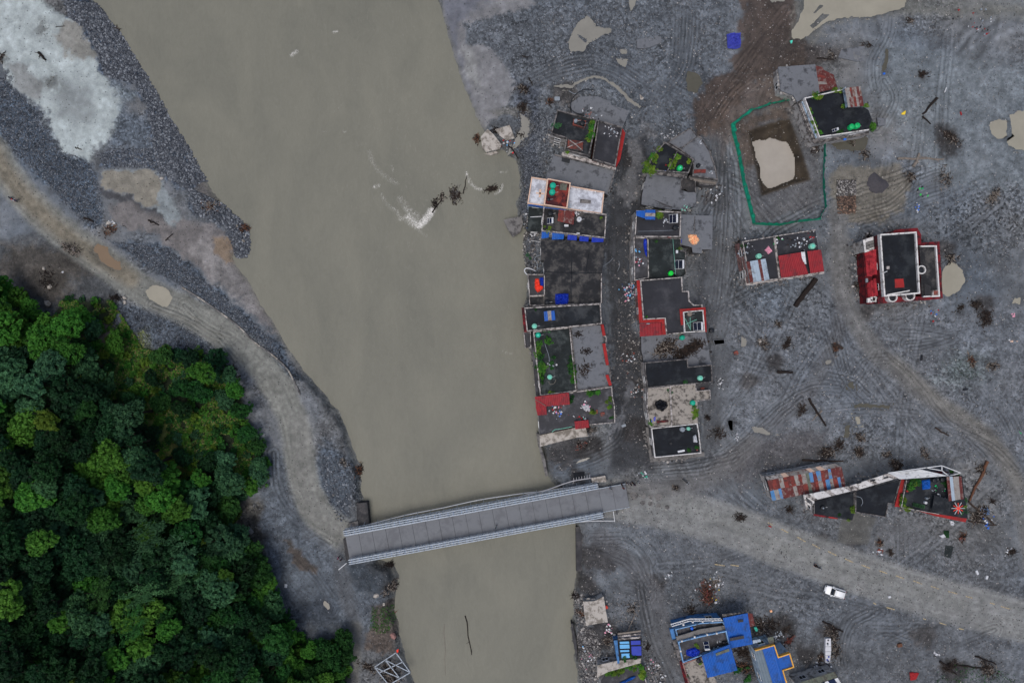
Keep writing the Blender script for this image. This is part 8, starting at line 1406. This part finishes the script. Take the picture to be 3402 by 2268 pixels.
def tangle(cr_, x, y, r, n, label, mats=('root', 'wood'), ln=1.6, z=None, hgt=.8, th=.09, cat='driftwood'):
    c0 = P(*cr_(x, y)); z0 = gz(*c0) if z is None else z; m = MB(); ax = random.random() * PI; st = random.uniform(.35, .8); r *= .8
    if r > .7 and z is None: mats = tuple(mats) + ('wood_pale',) if random.random() < .5 else mats
    for k in range(n):
        u_, v_ = random.gauss(0, .5) * r, random.gauss(0, .5) * r * st; x0, y0 = c0[0] + math.cos(ax) * u_ - math.sin(ax) * v_, c0[1] + math.sin(ax) * u_ + math.cos(ax) * v_; d_ = math.hypot(u_, v_)
        if z is None: z0 = gz(x0, y0)
        zz = z0 + random.random() ** 1.5 * hgt * .7 * max(.05, 1 - d_ / r)
        b_ = random.gauss(ax, .9) if k % 2 else random.random() * 6.28; l_ = random.uniform(.15, .62) * ln * (1.5 if k % 11 == 0 else 1); c_ = b_ + random.uniform(-1.1, 1.1); s1 = .5 * l_
        m.tube([(x0, y0, zz), (x0 + math.cos(b_) * s1, y0 + math.sin(b_) * s1, zz + random.uniform(-.1, .15)), (x0 + math.cos(b_) * s1 + math.cos(c_) * s1, y0 + math.sin(b_) * s1 + math.sin(c_) * s1, zz + random.uniform(-.15, .05))], random.uniform(.35, 1.5) * th, 5, random.randrange(len(mats)), r1=th * .3)
    tag(m.build('driftwood', list(mats)), label, cat, kind='stuff')
for a in TANGLES:
    tangle(*a)
# ---- steel truss wreck at the bottom, white wreck, pallets and boards
m = MB(); t = thing('steel_wreck', 'twisted steel frame wreck on the bank at the bottom edge', 'wreck', (*P(*Pp(2190, 1200)), .2)); pt = [z_at(p, 1.0) for p in Pp((2090, 1200), (2210, 1120), (2290, 1230), (2170, 1300), (2150, 1160), (2230, 1260), (2120, 1230), (2250, 1170))]
for a, b in ((0, 1), (1, 2), (2, 3), (3, 0), (4, 5), (6, 7), (0, 5), (4, 2)): MB().bar(pt[a], pt[b], .16, .16).build('beam', 'steel', t)
for k in range(5): MB().bar(lerp(pt[0], pt[1], k / 4), lerp(pt[3], pt[2], k / 4), .1, .1).build('strut', 'steel_dark', t)
cloth(Pp((2210, 1105), (2225, 1098), (2225, 1115), (2215, 1125)), 1.1, 'tarp_red', 'small red flag on the steel wreck', 'flag', name='flag', bumpy=.1)
t = thing('white_wreck', 'long narrow white panelled wreck lying among black roots', 'wreck', (*P(*G(1640, 800)), .3)); pts = G((1616, 690), (1664, 688), (1668, 800), (1658, 900), (1640, 925), (1614, 918), (1612, 800)); po = ccw(PW(pts, 1.0)); MB().prism(po, .2, 1.0).build('hull', 'white_pl', t)
for y in (765, 812, 850): MB().bar(z_at(G(1613, y), 1.01), z_at(G(1666, y), 1.01), .05, .04).build('seam', 'steel_dark', t)
for x, y, mm in ((1640, 704, 'steel_dark'), (1634, 735, 'black_pl'), (1636, 745, 'grey_pl'), (1645, 862, 'tarp_blue'), (1630, 890, 'tarp_blue'), (1640, 902, 'cloth_blue')): q = z_at(G(x, y), 1.02); MB().lathe([(.2, 0), (.16, .05), (.01, .06)], 9, q).build('patch', mm, t)
for cr_, x, y, z, sx, sy, rz, mm, lb, nm, cat in ((Cc, 1802, 1169, 3.75, 1.5, .45, .2, 'white_pl', 'white board lying on the white framed black roof', 'board', 'board'), (A, 1565, 1402, 5.1, .5, .7, 0, 'white_pl', 'white door panel on the laundry terrace edge', 'panel', 'panel'), (A, 708, 1243, 6.1, .7, .35, -.1, 'white_pl', 'small white slotted box on the awning terrace', 'box', 'box'), (A, 605, 1175, 6.2, .9, .5, 0, 'white_pl', 'white basin below the rusty shelter', 'basin', 'basin'), (A, 345, 1098, 3.4, 2.6, .2, .05, 'white_pl', 'white pipe lying on the low green roof', 'pipe', 'pipe'), (A, 330, 1308, .4, 3, .15, -.15, 'white_pl', 'white curved pipe hanging at the river corner', 'pipe', 'pipe'), (M, 918, 856, .3, 1.2, .9, 0, 'grey_pl', 'pale grey square board north of the riverside row', 'board', 'board'), (M, 1095, 870, .3, .6, .6, .2, 'grey_pl', 'small pale board north of the riverside row', 'board', 'board'), (Cc, 1240, 920, .2, 1, .6, .3, 'grey_pl', 'grey board in the street mud', 'board', 'board'), (Cc, 1035, 808, 5.1, .9, .8, .1, 'brick', 'brown square hatch on the laundry terrace', 'hatch', 'hatch'), (Cc, 978, 785, 5.1, .4, .8, 0, 'brick', 'narrow brown hatch on the laundry terrace', 'hatch', 'hatch'), (Cc, 2012, 558, 3.1, .9, .45, .05, 'brick', 'brick box south of the notched roof', 'brick_box', 'brick box'), (Cc, 1620, 880, 4.05, 2.4, .5, .1, 'tile_darkred', 'dark red strip on the speckled roof', 'mat', 'mat'), (Cc, 1550, 1100, 4.05, .1, .1, 0, 'brick', 'tiny brick on the roof', 'loose_brick', 'brick'), (Cc, 1700, 1095, 3.7, .5, .45, 0, 'black_pl', 'black box on the white framed black roof', 'box', 'box'), (Cc, 1958, 1158, 3.7, .35, .35, 0, 'brick', 'small red box on the white framed black roof', 'box', 'box'), (Fq, 1340, 392, 5.1, .5, .4, 0, 'coping_red', 'small red box among the plants', 'box', 'box'), (Fq, 1815, 805, .3, 1.3, .9, .3, 'brick', 'brown crate south of the red edged house', 'crate', 'crate'), (K, 1917, 655, .3, 1.0, .5, .2, 'black_pl', 'black box on the right silt', 'box', 'box'), (K, 215, 385, .2, .9, .9, .4, 'brick', 'rust brown lid on the gravel', 'lid', 'lid'), (A, 1470, 650, 5.7, .3, .3, 0, 'coping_red', 'small red box on the pentagonal terrace', 'box', 'box'), (A, 1462, 702, 5.8, .5, .3, 0, 'blue_pl', 'blue barrel at the plants of the pentagonal terrace', 'barrel', 'barrel'), (A, 1500, 1272, 5.6, .8, .3, 0, 'red_pl', 'bright red bundle on the wall between two terraces', 'bundle', 'bundle'), (A, 1605, 1310, 4.4, .2, .9, 0, 'tarp_blue', 'blue rag on the annex edge', 'rag', 'rag'), (B, 1480, 662, 6.6, .7, .25, 0, 'grey_pl', 'grey scrap on the red tile band', 'scrap', 'scrap'), (E, 1385, 698, 3.2, .5, .9, 0, 'grey_pl', 'grey panel at the front of the crimson house', 'panel', 'panel'), (L, 1652, 629, .2, .6, .5, .3, 'white_pl', 'white bag on the near side of the road', 'bag', 'bag'), (G, 566, 342, .3, .6, .5, .1, 'white_pl', 'white square box below the brown debris heap', 'box', 'box'), (G, 1092, 425, .2, .5, .5, .4, 'tarp_orange', 'orange scrap on the mud above the faded blue roof', 'scrap', 'scrap'), (L, 2108, 502, .2, .5, 1, .4, 'white_pl', 'white sack above the road at right', 'sack', 'sack'), (L, 2158, 527, .2, .5, .8, -.3, 'white_pl', 'second white sack right of the first above the road', 'sack', 'sack'), (L, 1705, 880, .3, 1.1, .8, .2, 'wood_brown', 'rust brown barrel on the lower right plain', 'barrel', 'barrel'), (D, 1102, 755, 3.3, .6, .4, .2, 'blue_pl', 'blue bucket on the ledge of the weedy terrace house', 'bucket', 'bucket'), (J, 1810, 625, .2, .25, 1.2, -.4, 'white_pl', 'white strip on the smooth silt at right', 'strip', 'strip'), (J, 1915, 790, .2, .3, .8, .3, 'cloth_red', 'dark red scrap on the smooth silt at right', 'scrap', 'scrap'), (J, 1380, 512, .2, .5, .4, 0, 'blue_pl', 'blue scrap at the foot of the narrow olive puddle', 'scrap', 'scrap'), (I, 548, 560, .9, .6, .7, .5, 'tarp_red', 'red cloth at the right edge of the lone whitish slab', 'cloth', 'cloth'), (Q, 1400, 888, -.9, .4, .5, 0, 'red_pl', 'red can among the river edge rubbish', 'can', 'can'), (Fq, 152, 698, .1, .7, .3, -.4, 'cloth_red', 'dark red rag on the road edge', 'rag', 'rag')):
    q = z_at(cr_(x, y), z); g0 = gz(q[0], q[1]) if z < 1.2 else z - .12; r_ = .04
    n_ = 8; outl = [(sx / 2 * (abs(math.cos(t)) ** .4) * (1 if math.cos(t) > 0 else -1), sy / 2 * (abs(math.sin(t)) ** .4) * (1 if math.sin(t) > 0 else -1)) for t in [PI / 8 + 2 * PI * k / 12 for k in range(12)]]
    mb = MB(); hh_ = min(.35, max(.12, min(sx, sy) * .5)); cr2, sr2 = math.cos(rz), math.sin(rz); po = [(q[0] + a * cr2 - b * sr2, q[1] + a * sr2 + b * cr2) for a, b in outl]; mb.prism(po, g0, g0 + hh_ * .8, top=False); mb.prism(offset(ccw(po), -.03), g0 + hh_ * .8 - .001, g0 + hh_); tag(mb.build(nm, mm), lb, cat)
# pipes and cables
for cr_, pts, z, r_, mm, lb in ((M, ((1245, 785), (1150, 780), (1080, 820), (1040, 880), (1040, 950), (1090, 985), (1150, 990)), 2.1, .09, 'black_pl', 'black hose looped over the mud covered slab'), (M, ((1160, 725), (1120, 790), (1070, 815), (1020, 790)), .5, .07, 'grey_pl', 'grey bent rod above the black hose'), (B, ((300, 185), (272, 150), (285, 122), (330, 125), (385, 150)), 1.0, .12, 'white_pl', 'white hose curling over the river from the small annex'), (B, ((395, 145), (400, 80), (370, 30), (400, 0), (440, -10)), 1.5, .07, 'grey_pl', 'grey hose climbing to the widest flat roof'), (A, ((920, 1530), (980, 1490), (1010, 1455)), 2, .04, 'grey_pl', 'cable stretched across the street'), (A, ((1050, 1568), (1068, 1520), (1060, 1480)), .2, .05, 'grey_pl', 'loose cable on the street mud'), (Cc, ((345, 650), (420, 690), (480, 730)), 6.9, .05, 'wood_pale', 'thin bent wires over the large red sheet roof'), (Cc, ((540, 985), (570, 960), (640, 950), (740, 930)), 5.1, .06, 'teal_pale', 'green hose along the low edge of the laundry terrace'), (Fq, ((900, 438), (940, 450), (955, 490), (940, 520)), 5.3, .05, 'grey_pl', 'curled hose on the wedge shaped roof'), (E, ((440, 760), (440, 800), (490, 835), (530, 810), (535, 770)), .1, .05, 'black_pl', 'black cable loop below the long low house'), (Cc, ((510, 490), (520, 515), (560, 510), (580, 470)), 5.65, .04, 'wood_pale', 'curled hose at the faded green tank on the planted terrace'), (Cc, ((470, 120), (490, 180), (510, 240), (515, 300)), 5.65, .05, 'grey_pl', 'hose running down the planted terrace'), (A, ((1225, 1225), (1380, 1222), (1540, 1215)), 5.9, .03, 'grey_pl', 'washing line over the annexed terrace house'), (A, ((1530, 1290), (1540, 1420), (1555, 1600)), 5.8, .03, 'teal_pale', 'green line over the long laundry terrace'), (Cc, ((1085, 195), (1062, 150), (1070, 60), (1040, 45)), 4.9, .14, 'coping', 'curved white balcony rim on the street side of the mud filled terrace')):
    tag(MB().tube([z_at(p, z) for p in spline(cr_(*pts), 4)], r_, 6).build('hose' if 'hose' in lb else 'cable', mm, smooth=True), lb, 'hose' if 'hose' in lb else 'cable')
for p, q in (((1840, 610), (1895, 720)), ((1955, 620), (1850, 665)), ((1890, 600), (1890, 720))): tag(MB().bar(z_at(B(*p), 7.7), z_at(B(*q), 7.7), .07, .05).build('crossed_bar', 'teal_pale'), 'thin green bar crossed over the white rimmed court', 'bar', 'crossed green bars in the white rimmed court')
# ------------------------------------------------------------------ car
def car(F, rz):
    q = z_at(F, 0); g0 = gz(q[0], q[1]); t = thing('parked_car', 'white estate car with roof rails on the near side of the road', 'car', (q[0], q[1], g0), rz)
    # x forward; sections: x, half width, z bottom, z belt
    def loft(secs, name, mm, smooth=False, par=t):
        m = MB(); n = len(secs[0]); vs = [p for s_ in secs for p in s_]; fs = [(i * n + j, i * n + (j + 1) % n, (i + 1) * n + (j + 1) % n, (i + 1) * n + j) for i in range(len(secs) - 1) for j in range(n)]
        fs += [tuple(reversed(range(n))), tuple((len(secs) - 1) * n + j for j in range(n))]; m.add(vs, fs); return m.build(name, mm, par, world=False, smooth=smooth)
    def sec(x, w_, z0, z1, b=.1): return [(x, -w_, z0), (x, -w_ - .02, z1 - b * 1.4), (x, -w_ + b * .6, z1 - b * .3), (x, -w_ + b * 2, z1), (x, w_ - b * 2, z1), (x, w_ - b * .6, z1 - b * .3), (x, w_ + .02, z1 - b * 1.4), (x, w_, z0)]
    loft([sec(2.12, .58, .35, .62), sec(2.02, .74, .3, .78), sec(1.75, .84, .28, .9), sec(1.1, .88, .26, 1.0), sec(.8, .88, .26, 1.05), sec(-1.6, .88, .26, 1.05), sec(-1.98, .84, .28, 1.02), sec(-2.1, .76, .35, .9)], 'body', 'car_paint', True)
    loft([sec(1.0, .70, 1.0, 1.06, .02), sec(.4, .66, 1.0, 1.52, .08), sec(-.4, .66, 1.0, 1.56, .08), sec(-1.65, .64, 1.0, 1.50, .08), sec(-2.0, .60, 1.0, 1.06, .02)], 'cabin', 'glass', True)
    loft([sec(.36, .62, 1.53, 1.57, .02), sec(-.5, .63, 1.555, 1.61, .02), sec(-1.7, .6, 1.5, 1.56, .02)], 'roof', 'car_paint', True)
    m = MB()
    for s_ in (-1, 1):
        for x0, x1, z0, z1 in ((1.0, .4, 1.06, 1.53), (-.5, -.45, 1.05, 1.54), (-1.65, -1.98, 1.5, 1.06)): m.bar((x0, s_ * .74, z0), (x1, s_ * .68, z1), .07, .06)
    m.build('pillar', 'car_paint', t, world=False)
    for s_ in (-1, 1):
        m = MB(); m.bar((.2, s_ * .62, 1.64), (-1.5, s_ * .6, 1.62), .05, .05)
        for x in (.2, -.6, -1.5): m.bar((x, s_ * .61, 1.55), (x, s_ * .61, 1.65), .05, .05)
        m.build('roof_rail', 'steel_dark', t, world=False)
        MB().box((.75, s_ * 1.0, 1.1), (.16, .2, .14)).build('mirror', 'car_paint', t, world=False)
        MB().box((2.0, s_ * .6, .72), (.2, .3, .14)).build('headlight', 'glass', t, world=False); MB().box((-2.05, s_ * .68, .85), (.12, .16, .25)).build('tail_light', 'red_pl', t, world=False)
        for x in (1.3, -1.3):
            w_ = MB().tube([(x, s_ * .72, .32), (x, s_ * .92, .32)], .32, 16).build('wheel', 'tyre', t, world=False); MB().tube([(x, s_ * .9, .32), (x, s_ * .94, .32)], .19, 10).build('rim', 'steel', w_, world=False)
        for x0, x1 in ((.85, -.35), (-.4, -1.5)): MB().box(((x0 + x1) / 2, s_ * .892, .72), (x0 - x1 - .06, .02, .5)).build('door', 'car_paint', t, world=False)
    MB().box((2.08, 0, .5), (.1, 1.3, .18)).build('bumper', 'car_paint', t, world=False); MB().box((-2.08, 0, .5), (.12, 1.4, .2)).build('bumper', 'car_paint', t, world=False)
a, b = P(*G(1595, 205)), P(*G(1785, 262)); car(G(1688, 232), math.atan2(a[1] - b[1], a[0] - b[0]))
# ------------------------------------------------------------------ people and motorbikes
def skin(name, nodes, edges, mm, parent, lv=1):
    me = bpy.data.meshes.new(name); me.from_pydata([n_[:3] for n_ in nodes], edges, []); o = bpy.data.objects.new(name, me); COL.objects.link(o); o.parent = parent
    md = o.modifiers.new('skin', 'SKIN'); me.materials.append(MT[mm])
    for i, n_ in enumerate(nodes): me.skin_vertices[0].data[i].radius = (n_[3], n_[3]); me.skin_vertices[0].data[i].use_root = (i == 0)
    md.use_smooth_shade = True; s_ = o.modifiers.new('sub', 'SUBSURF'); s_.levels = lv; s_.render_levels = lv; return o
def person(F, z, rz, shirt, trousers, label, sit=False, hair='hair', group=None):
    q = z_at(F, z + 1.5); g0 = gz(q[0], q[1]) if z < .3 else z; t = thing('person', label, 'person', (q[0], q[1], g0), rz, group)
    if not sit:
        st = .12; N0 = [(0, 0, .95, .13), (0, .02, 1.2, .12), (0, 0, 1.42, .1), (0, 0, 1.52, .055), (0, .01, 1.66, .1), (.02, .17, 1.42, .06), (.06, .24, 1.15, .045), (.16, .22, .92, .035), (.2, .21, .84, .04), (.02, -.17, 1.42, .06), (-.02, -.24, 1.15, .045), (.06, -.23, .92, .035), (.1, -.22, .84, .04), (0, .09, .88, .1), (st, .1, .5, .065), (st * .5, .1, .1, .045), (st * 1.2 + .1, .11, .04, .04), (0, -.09, .88, .1), (-st * .3, -.1, .5, .065), (-st, -.1, .1, .045), (-st + .12, -.11, .04, .04)]
    else: N0 = [(0, 0, .85, .13), (.05, .02, 1.08, .12), (.12, 0, 1.28, .1), (.14, 0, 1.38, .055), (.18, .01, 1.52, .1), (.14, .17, 1.28, .06), (.35, .24, 1.1, .045), (.55, .26, 1.05, .035), (.62, .26, 1.04, .04), (.14, -.17, 1.28, .06), (.35, -.24, 1.1, .045), (.55, -.26, 1.05, .035), (.62, -.26, 1.04, .04), (.04, .1, .82, .1), (.4, .2, .75, .07), (.25, .2, .4, .05), (.38, .2, .34, .04), (.04, -.1, .82, .1), (.4, -.2, .75, .07), (.25, -.2, .4, .05), (.38, -.2, .34, .04)]
    Ed = [(0, 1), (1, 2), (2, 3), (3, 4), (2, 5), (5, 6), (6, 7), (7, 8), (2, 9), (9, 10), (10, 11), (11, 12), (0, 13), (13, 14), (14, 15), (15, 16), (0, 17), (17, 18), (18, 19), (19, 20)]
    skin('body', N0, Ed, 'skin', t); pick_ = [0, 1, 2, 5, 6, 9, 10]; mp_ = {k: i for i, k in enumerate(pick_)}
    skin('shirt', [(*N0[k][:3], N0[k][3] + .025) for k in pick_], [(mp_[a], mp_[b]) for a, b in Ed if a in mp_ and b in mp_], shirt, t)
    pick_ = [0, 13, 14, 15, 17, 18, 19]; mp_ = {k: i for i, k in enumerate(pick_)}; skin('trousers', [(*N0[k][:3], N0[k][3] + .02) for k in pick_], [(mp_[a], mp_[b]) for a, b in Ed if a in mp_ and b in mp_], trousers, t)
    hx, hy, hz = N0[4][:3]; MB().lathe([(.118, -.03), (.122, .03), (.1, .09), (.05, .125), (.01, .13)], 12, (hx - .015, hy, hz + .01)).build('hair' if hair == 'hair' else 'hat', hair, t, world=False, smooth=True)
def bike(F, rz, label, mm='tyre', z=None):
    q = z_at(F, .5); g0 = gz(q[0], q[1]); t = thing('motorbike', label, 'motorbike', (q[0], q[1], g0), rz)
    for x in (.65, -.6):
        n_ = 14; m = MB(); m.tube([(x + .28 * math.cos(2 * PI * k / n_), 0, .3 + .28 * math.sin(2 * PI * k / n_)) for k in range(n_ + 1)], .05, 6); w_ = m.build('wheel', 'tyre', t, world=False); MB().tube([(x, -.05, .3), (x, .05, .3)], .12, 8).build('hub', 'steel', w_, world=False)
    MB().tube([(.62, 0, .32), (.42, 0, .95), (.1, 0, .7), (-.3, 0, .45), (-.6, 0, .32)], .05).build('frame', 'steel_dark', t, world=False); MB().box((-.35, 0, .8), (.75, .28, .12)).build('seat', 'black_pl', t, world=False); MB().lathe([(.1, 0), (.17, .1), (.12, .2), (.01, .22)], 10, (.15, 0, .68)).build('fuel_tank', mm, t, world=False)
    MB().tube([(.3, -.36, 1.0), (.42, -.15, 1.0), (.42, .15, 1.0), (.3, .36, 1.0)], .025).build('handlebar', 'steel', t, world=False); MB().lathe([(.1, 0), (.08, .08), (.01, .1)], 9, (.5, 0, .85)).build('headlight', 'glass', t, world=False); MB().box((.05, 0, .42), (.4, .25, .3)).build('engine', 'steel_dark', t, world=False); return t
bike(Fq(570, 1052), -.45, 'black motorbike riding along the middle of the road', 'black_pl'); person(Fq(567, 1050), .0, -.45 + PI, 'cloth_black', 'cloth_black', 'person in dark clothes riding the motorbike on the road', True)
bike(L(592, 30), -.7, 'dark motorbike parked near the town end of the bridge', 'black_pl'); bike(N(70, 1152), -.6, 'motorbike with red panels on the left road', 'red_pl'); person(N(68, 1150), 0, -.6, 'cloth_white', 'cloth_blue', 'person in white riding the motorbike on the left road', True)
bike(W(1697, 812) if False else L(590, 28), -.7, 'second motorbike close beside the parked one', 'black_pl') if False else None
for x, y, rz, s_, t_, lb in ((2168, 160, .5, 'cloth_black', 'cloth_black', 'person in black standing at the corner of the bridge deck'), (2178, 185, 1.2, 'cloth_red', 'cloth_black', 'person in dark red just inside the bridge end'), (2084, 186, 3, 'cloth_grey', 'cloth_blue', 'person in grey on the deck near the town end'), (2212, 152, 2, 'cloth_white', 'cloth_black', 'leftmost person of the group beside the bridge end, in white'), (2234, 158, 1, 'cloth_black', 'cloth_blue', 'person in black second in the group beside the bridge end'), (2248, 146, 4, 'cloth_black', 'cloth_black', 'third person in the group beside the bridge end'), (2262, 160, 5, 'cloth_blue', 'cloth_black', 'fourth person in the group, in blue'), (2292, 142, 0, 'cloth_white', 'cloth_grey', 'rightmost person of the group, in white')):
    person(Hh(x, y), DZ + .06 if x < 2200 else 0, rz, s_, t_, lb)
person(Hh(1226, 474), DZ + .06, .2, 'cloth_grey', 'cloth_grey', 'person in pale grey walking along the middle of the bridge'); person(Hh(48, 706), 0, .4, 'cloth_pink', 'cloth_black', 'person in pink at the wooded end of the bridge'); person(Hh(68, 722), 0, 2.2, 'cloth_black', 'cloth_blue', 'person in black beside the one in pink', hair='wood_pale')
# rocks by the wood and white scars of the gully
for cr_, x, y, r_, mm, lb in ((O, 312, 185, .5, 'concrete_pale', 'pale boulder high in the gully above the wood'), (O, 330, 300, .6, 'concrete_pale', 'pale boulder midway down the gully'), (O, 312, 410, .9, 'concrete_pale', 'largest pale boulder at the foot of the gully'), (O, 420, 205, .3, 'white_pl', 'small white stone on the washed out slope'), (O, 815, 370, .5, 'concrete_pale', 'white boulder at the wood edge by the road'), (O, 815, 398, .5, 'concrete_pale', 'lower of two white boulders at the wood edge by the road'), (Pp, 1630, 1010, 1.3, 'concrete_pale', 'tall pale rock at the lower wood edge'), (Pp, 1590, 940, .7, 'concrete_pale', 'smaller pale rock above the tall one'), (Pp, 2105, 795, .7, 'concrete_pale', 'pale boulder on the eroded bank'), (Pp, 2145, 845, .4, 'concrete_pale', 'small pale stone on the eroded bank'), (Pp, 1860, 240, .3, 'concrete', 'brownish stone on the bank north of the bridge'), (N, 632, 1290, .55, 'concrete_pale', 'white slanted rock beside the left road'), (N, 938, 1033, .5, 'concrete_pale', 'white rock at the end of the smooth sand'), (N, 1360, 1305, .4, 'concrete_pale', 'round pale rock on the cobble spit'), (N, 1395, 1390, .45, 'concrete_pale', 'large pale rock near the spit tip'), (N, 1405, 1360, .35, 'concrete_pale', 'pale rock above the large one at the spit tip'), (K, 390, 298, .4, 'concrete_pale', 'white chunk on the gravelly middle'), (Pp, 2195, 1025, .9, 'wall_pink', 'reddish rock on the bank above the steel wreck'), (O, 490, 60, .5, 'concrete', 'grey boulder beside the orange puddle'), (Pp, 1400, 440, 1.0, 'concrete', 'pale outcrop in the scarp west of the bridge')):
    q = P(*cr_(x, y)); g0 = gz(*q); b = MB(); vs = [tuple((IV[i] * np.array([1.0, .75, .55]) * random.uniform(.8, 1.15) * r_) + np.array([q[0], q[1], g0 + r_ * .2])) for i in range(12)]; b.add(vs, [tuple(f) for f in IF]); o = b.build('boulder', mm); o.rotation_euler = (0, 0, random.random() * 6); tag(o, lb, 'boulder')

# ------------------------------------------------------------------ look-alikes get their own words by where they stand among each other
byl = {}
for o in COL.objects:
    if o.parent is None and 'category' in o and 'label' in o: byl.setdefault(o['label'], []).append(o)
NUM = {2: 'two', 3: 'three', 4: 'four', 5: 'five', 6: 'six', 7: 'seven', 8: 'eight', 9: 'nine', 10: 'ten'}; ORD = ['first', 'second', 'third', 'fourth', 'fifth', 'sixth', 'seventh', 'eighth', 'ninth', 'tenth']
for lb, os_ in byl.items():
    k = len(os_)
    if k < 2 or k > 30: continue
    xs_ = [o.location.x for o in os_]; ys_ = [o.location.y for o in os_]
    horiz = max(xs_) - min(xs_) > max(ys_) - min(ys_); os_.sort(key=lambda o: o.location.x if horiz else -o.location.y)
    if 'group' not in os_[0]:
        for o in os_: o['group'] = lb
    for i, o in enumerate(os_):
        if i == 0: w_ = 'leftmost' if horiz else 'topmost'
        elif i == k - 1: w_ = 'rightmost' if horiz else 'lowest'
        else: w_ = (ORD[i] if i < 10 else str(i + 1) + 'th') + (' along' if horiz else ' down')
        o['label'] = f'{lb}, {w_}'
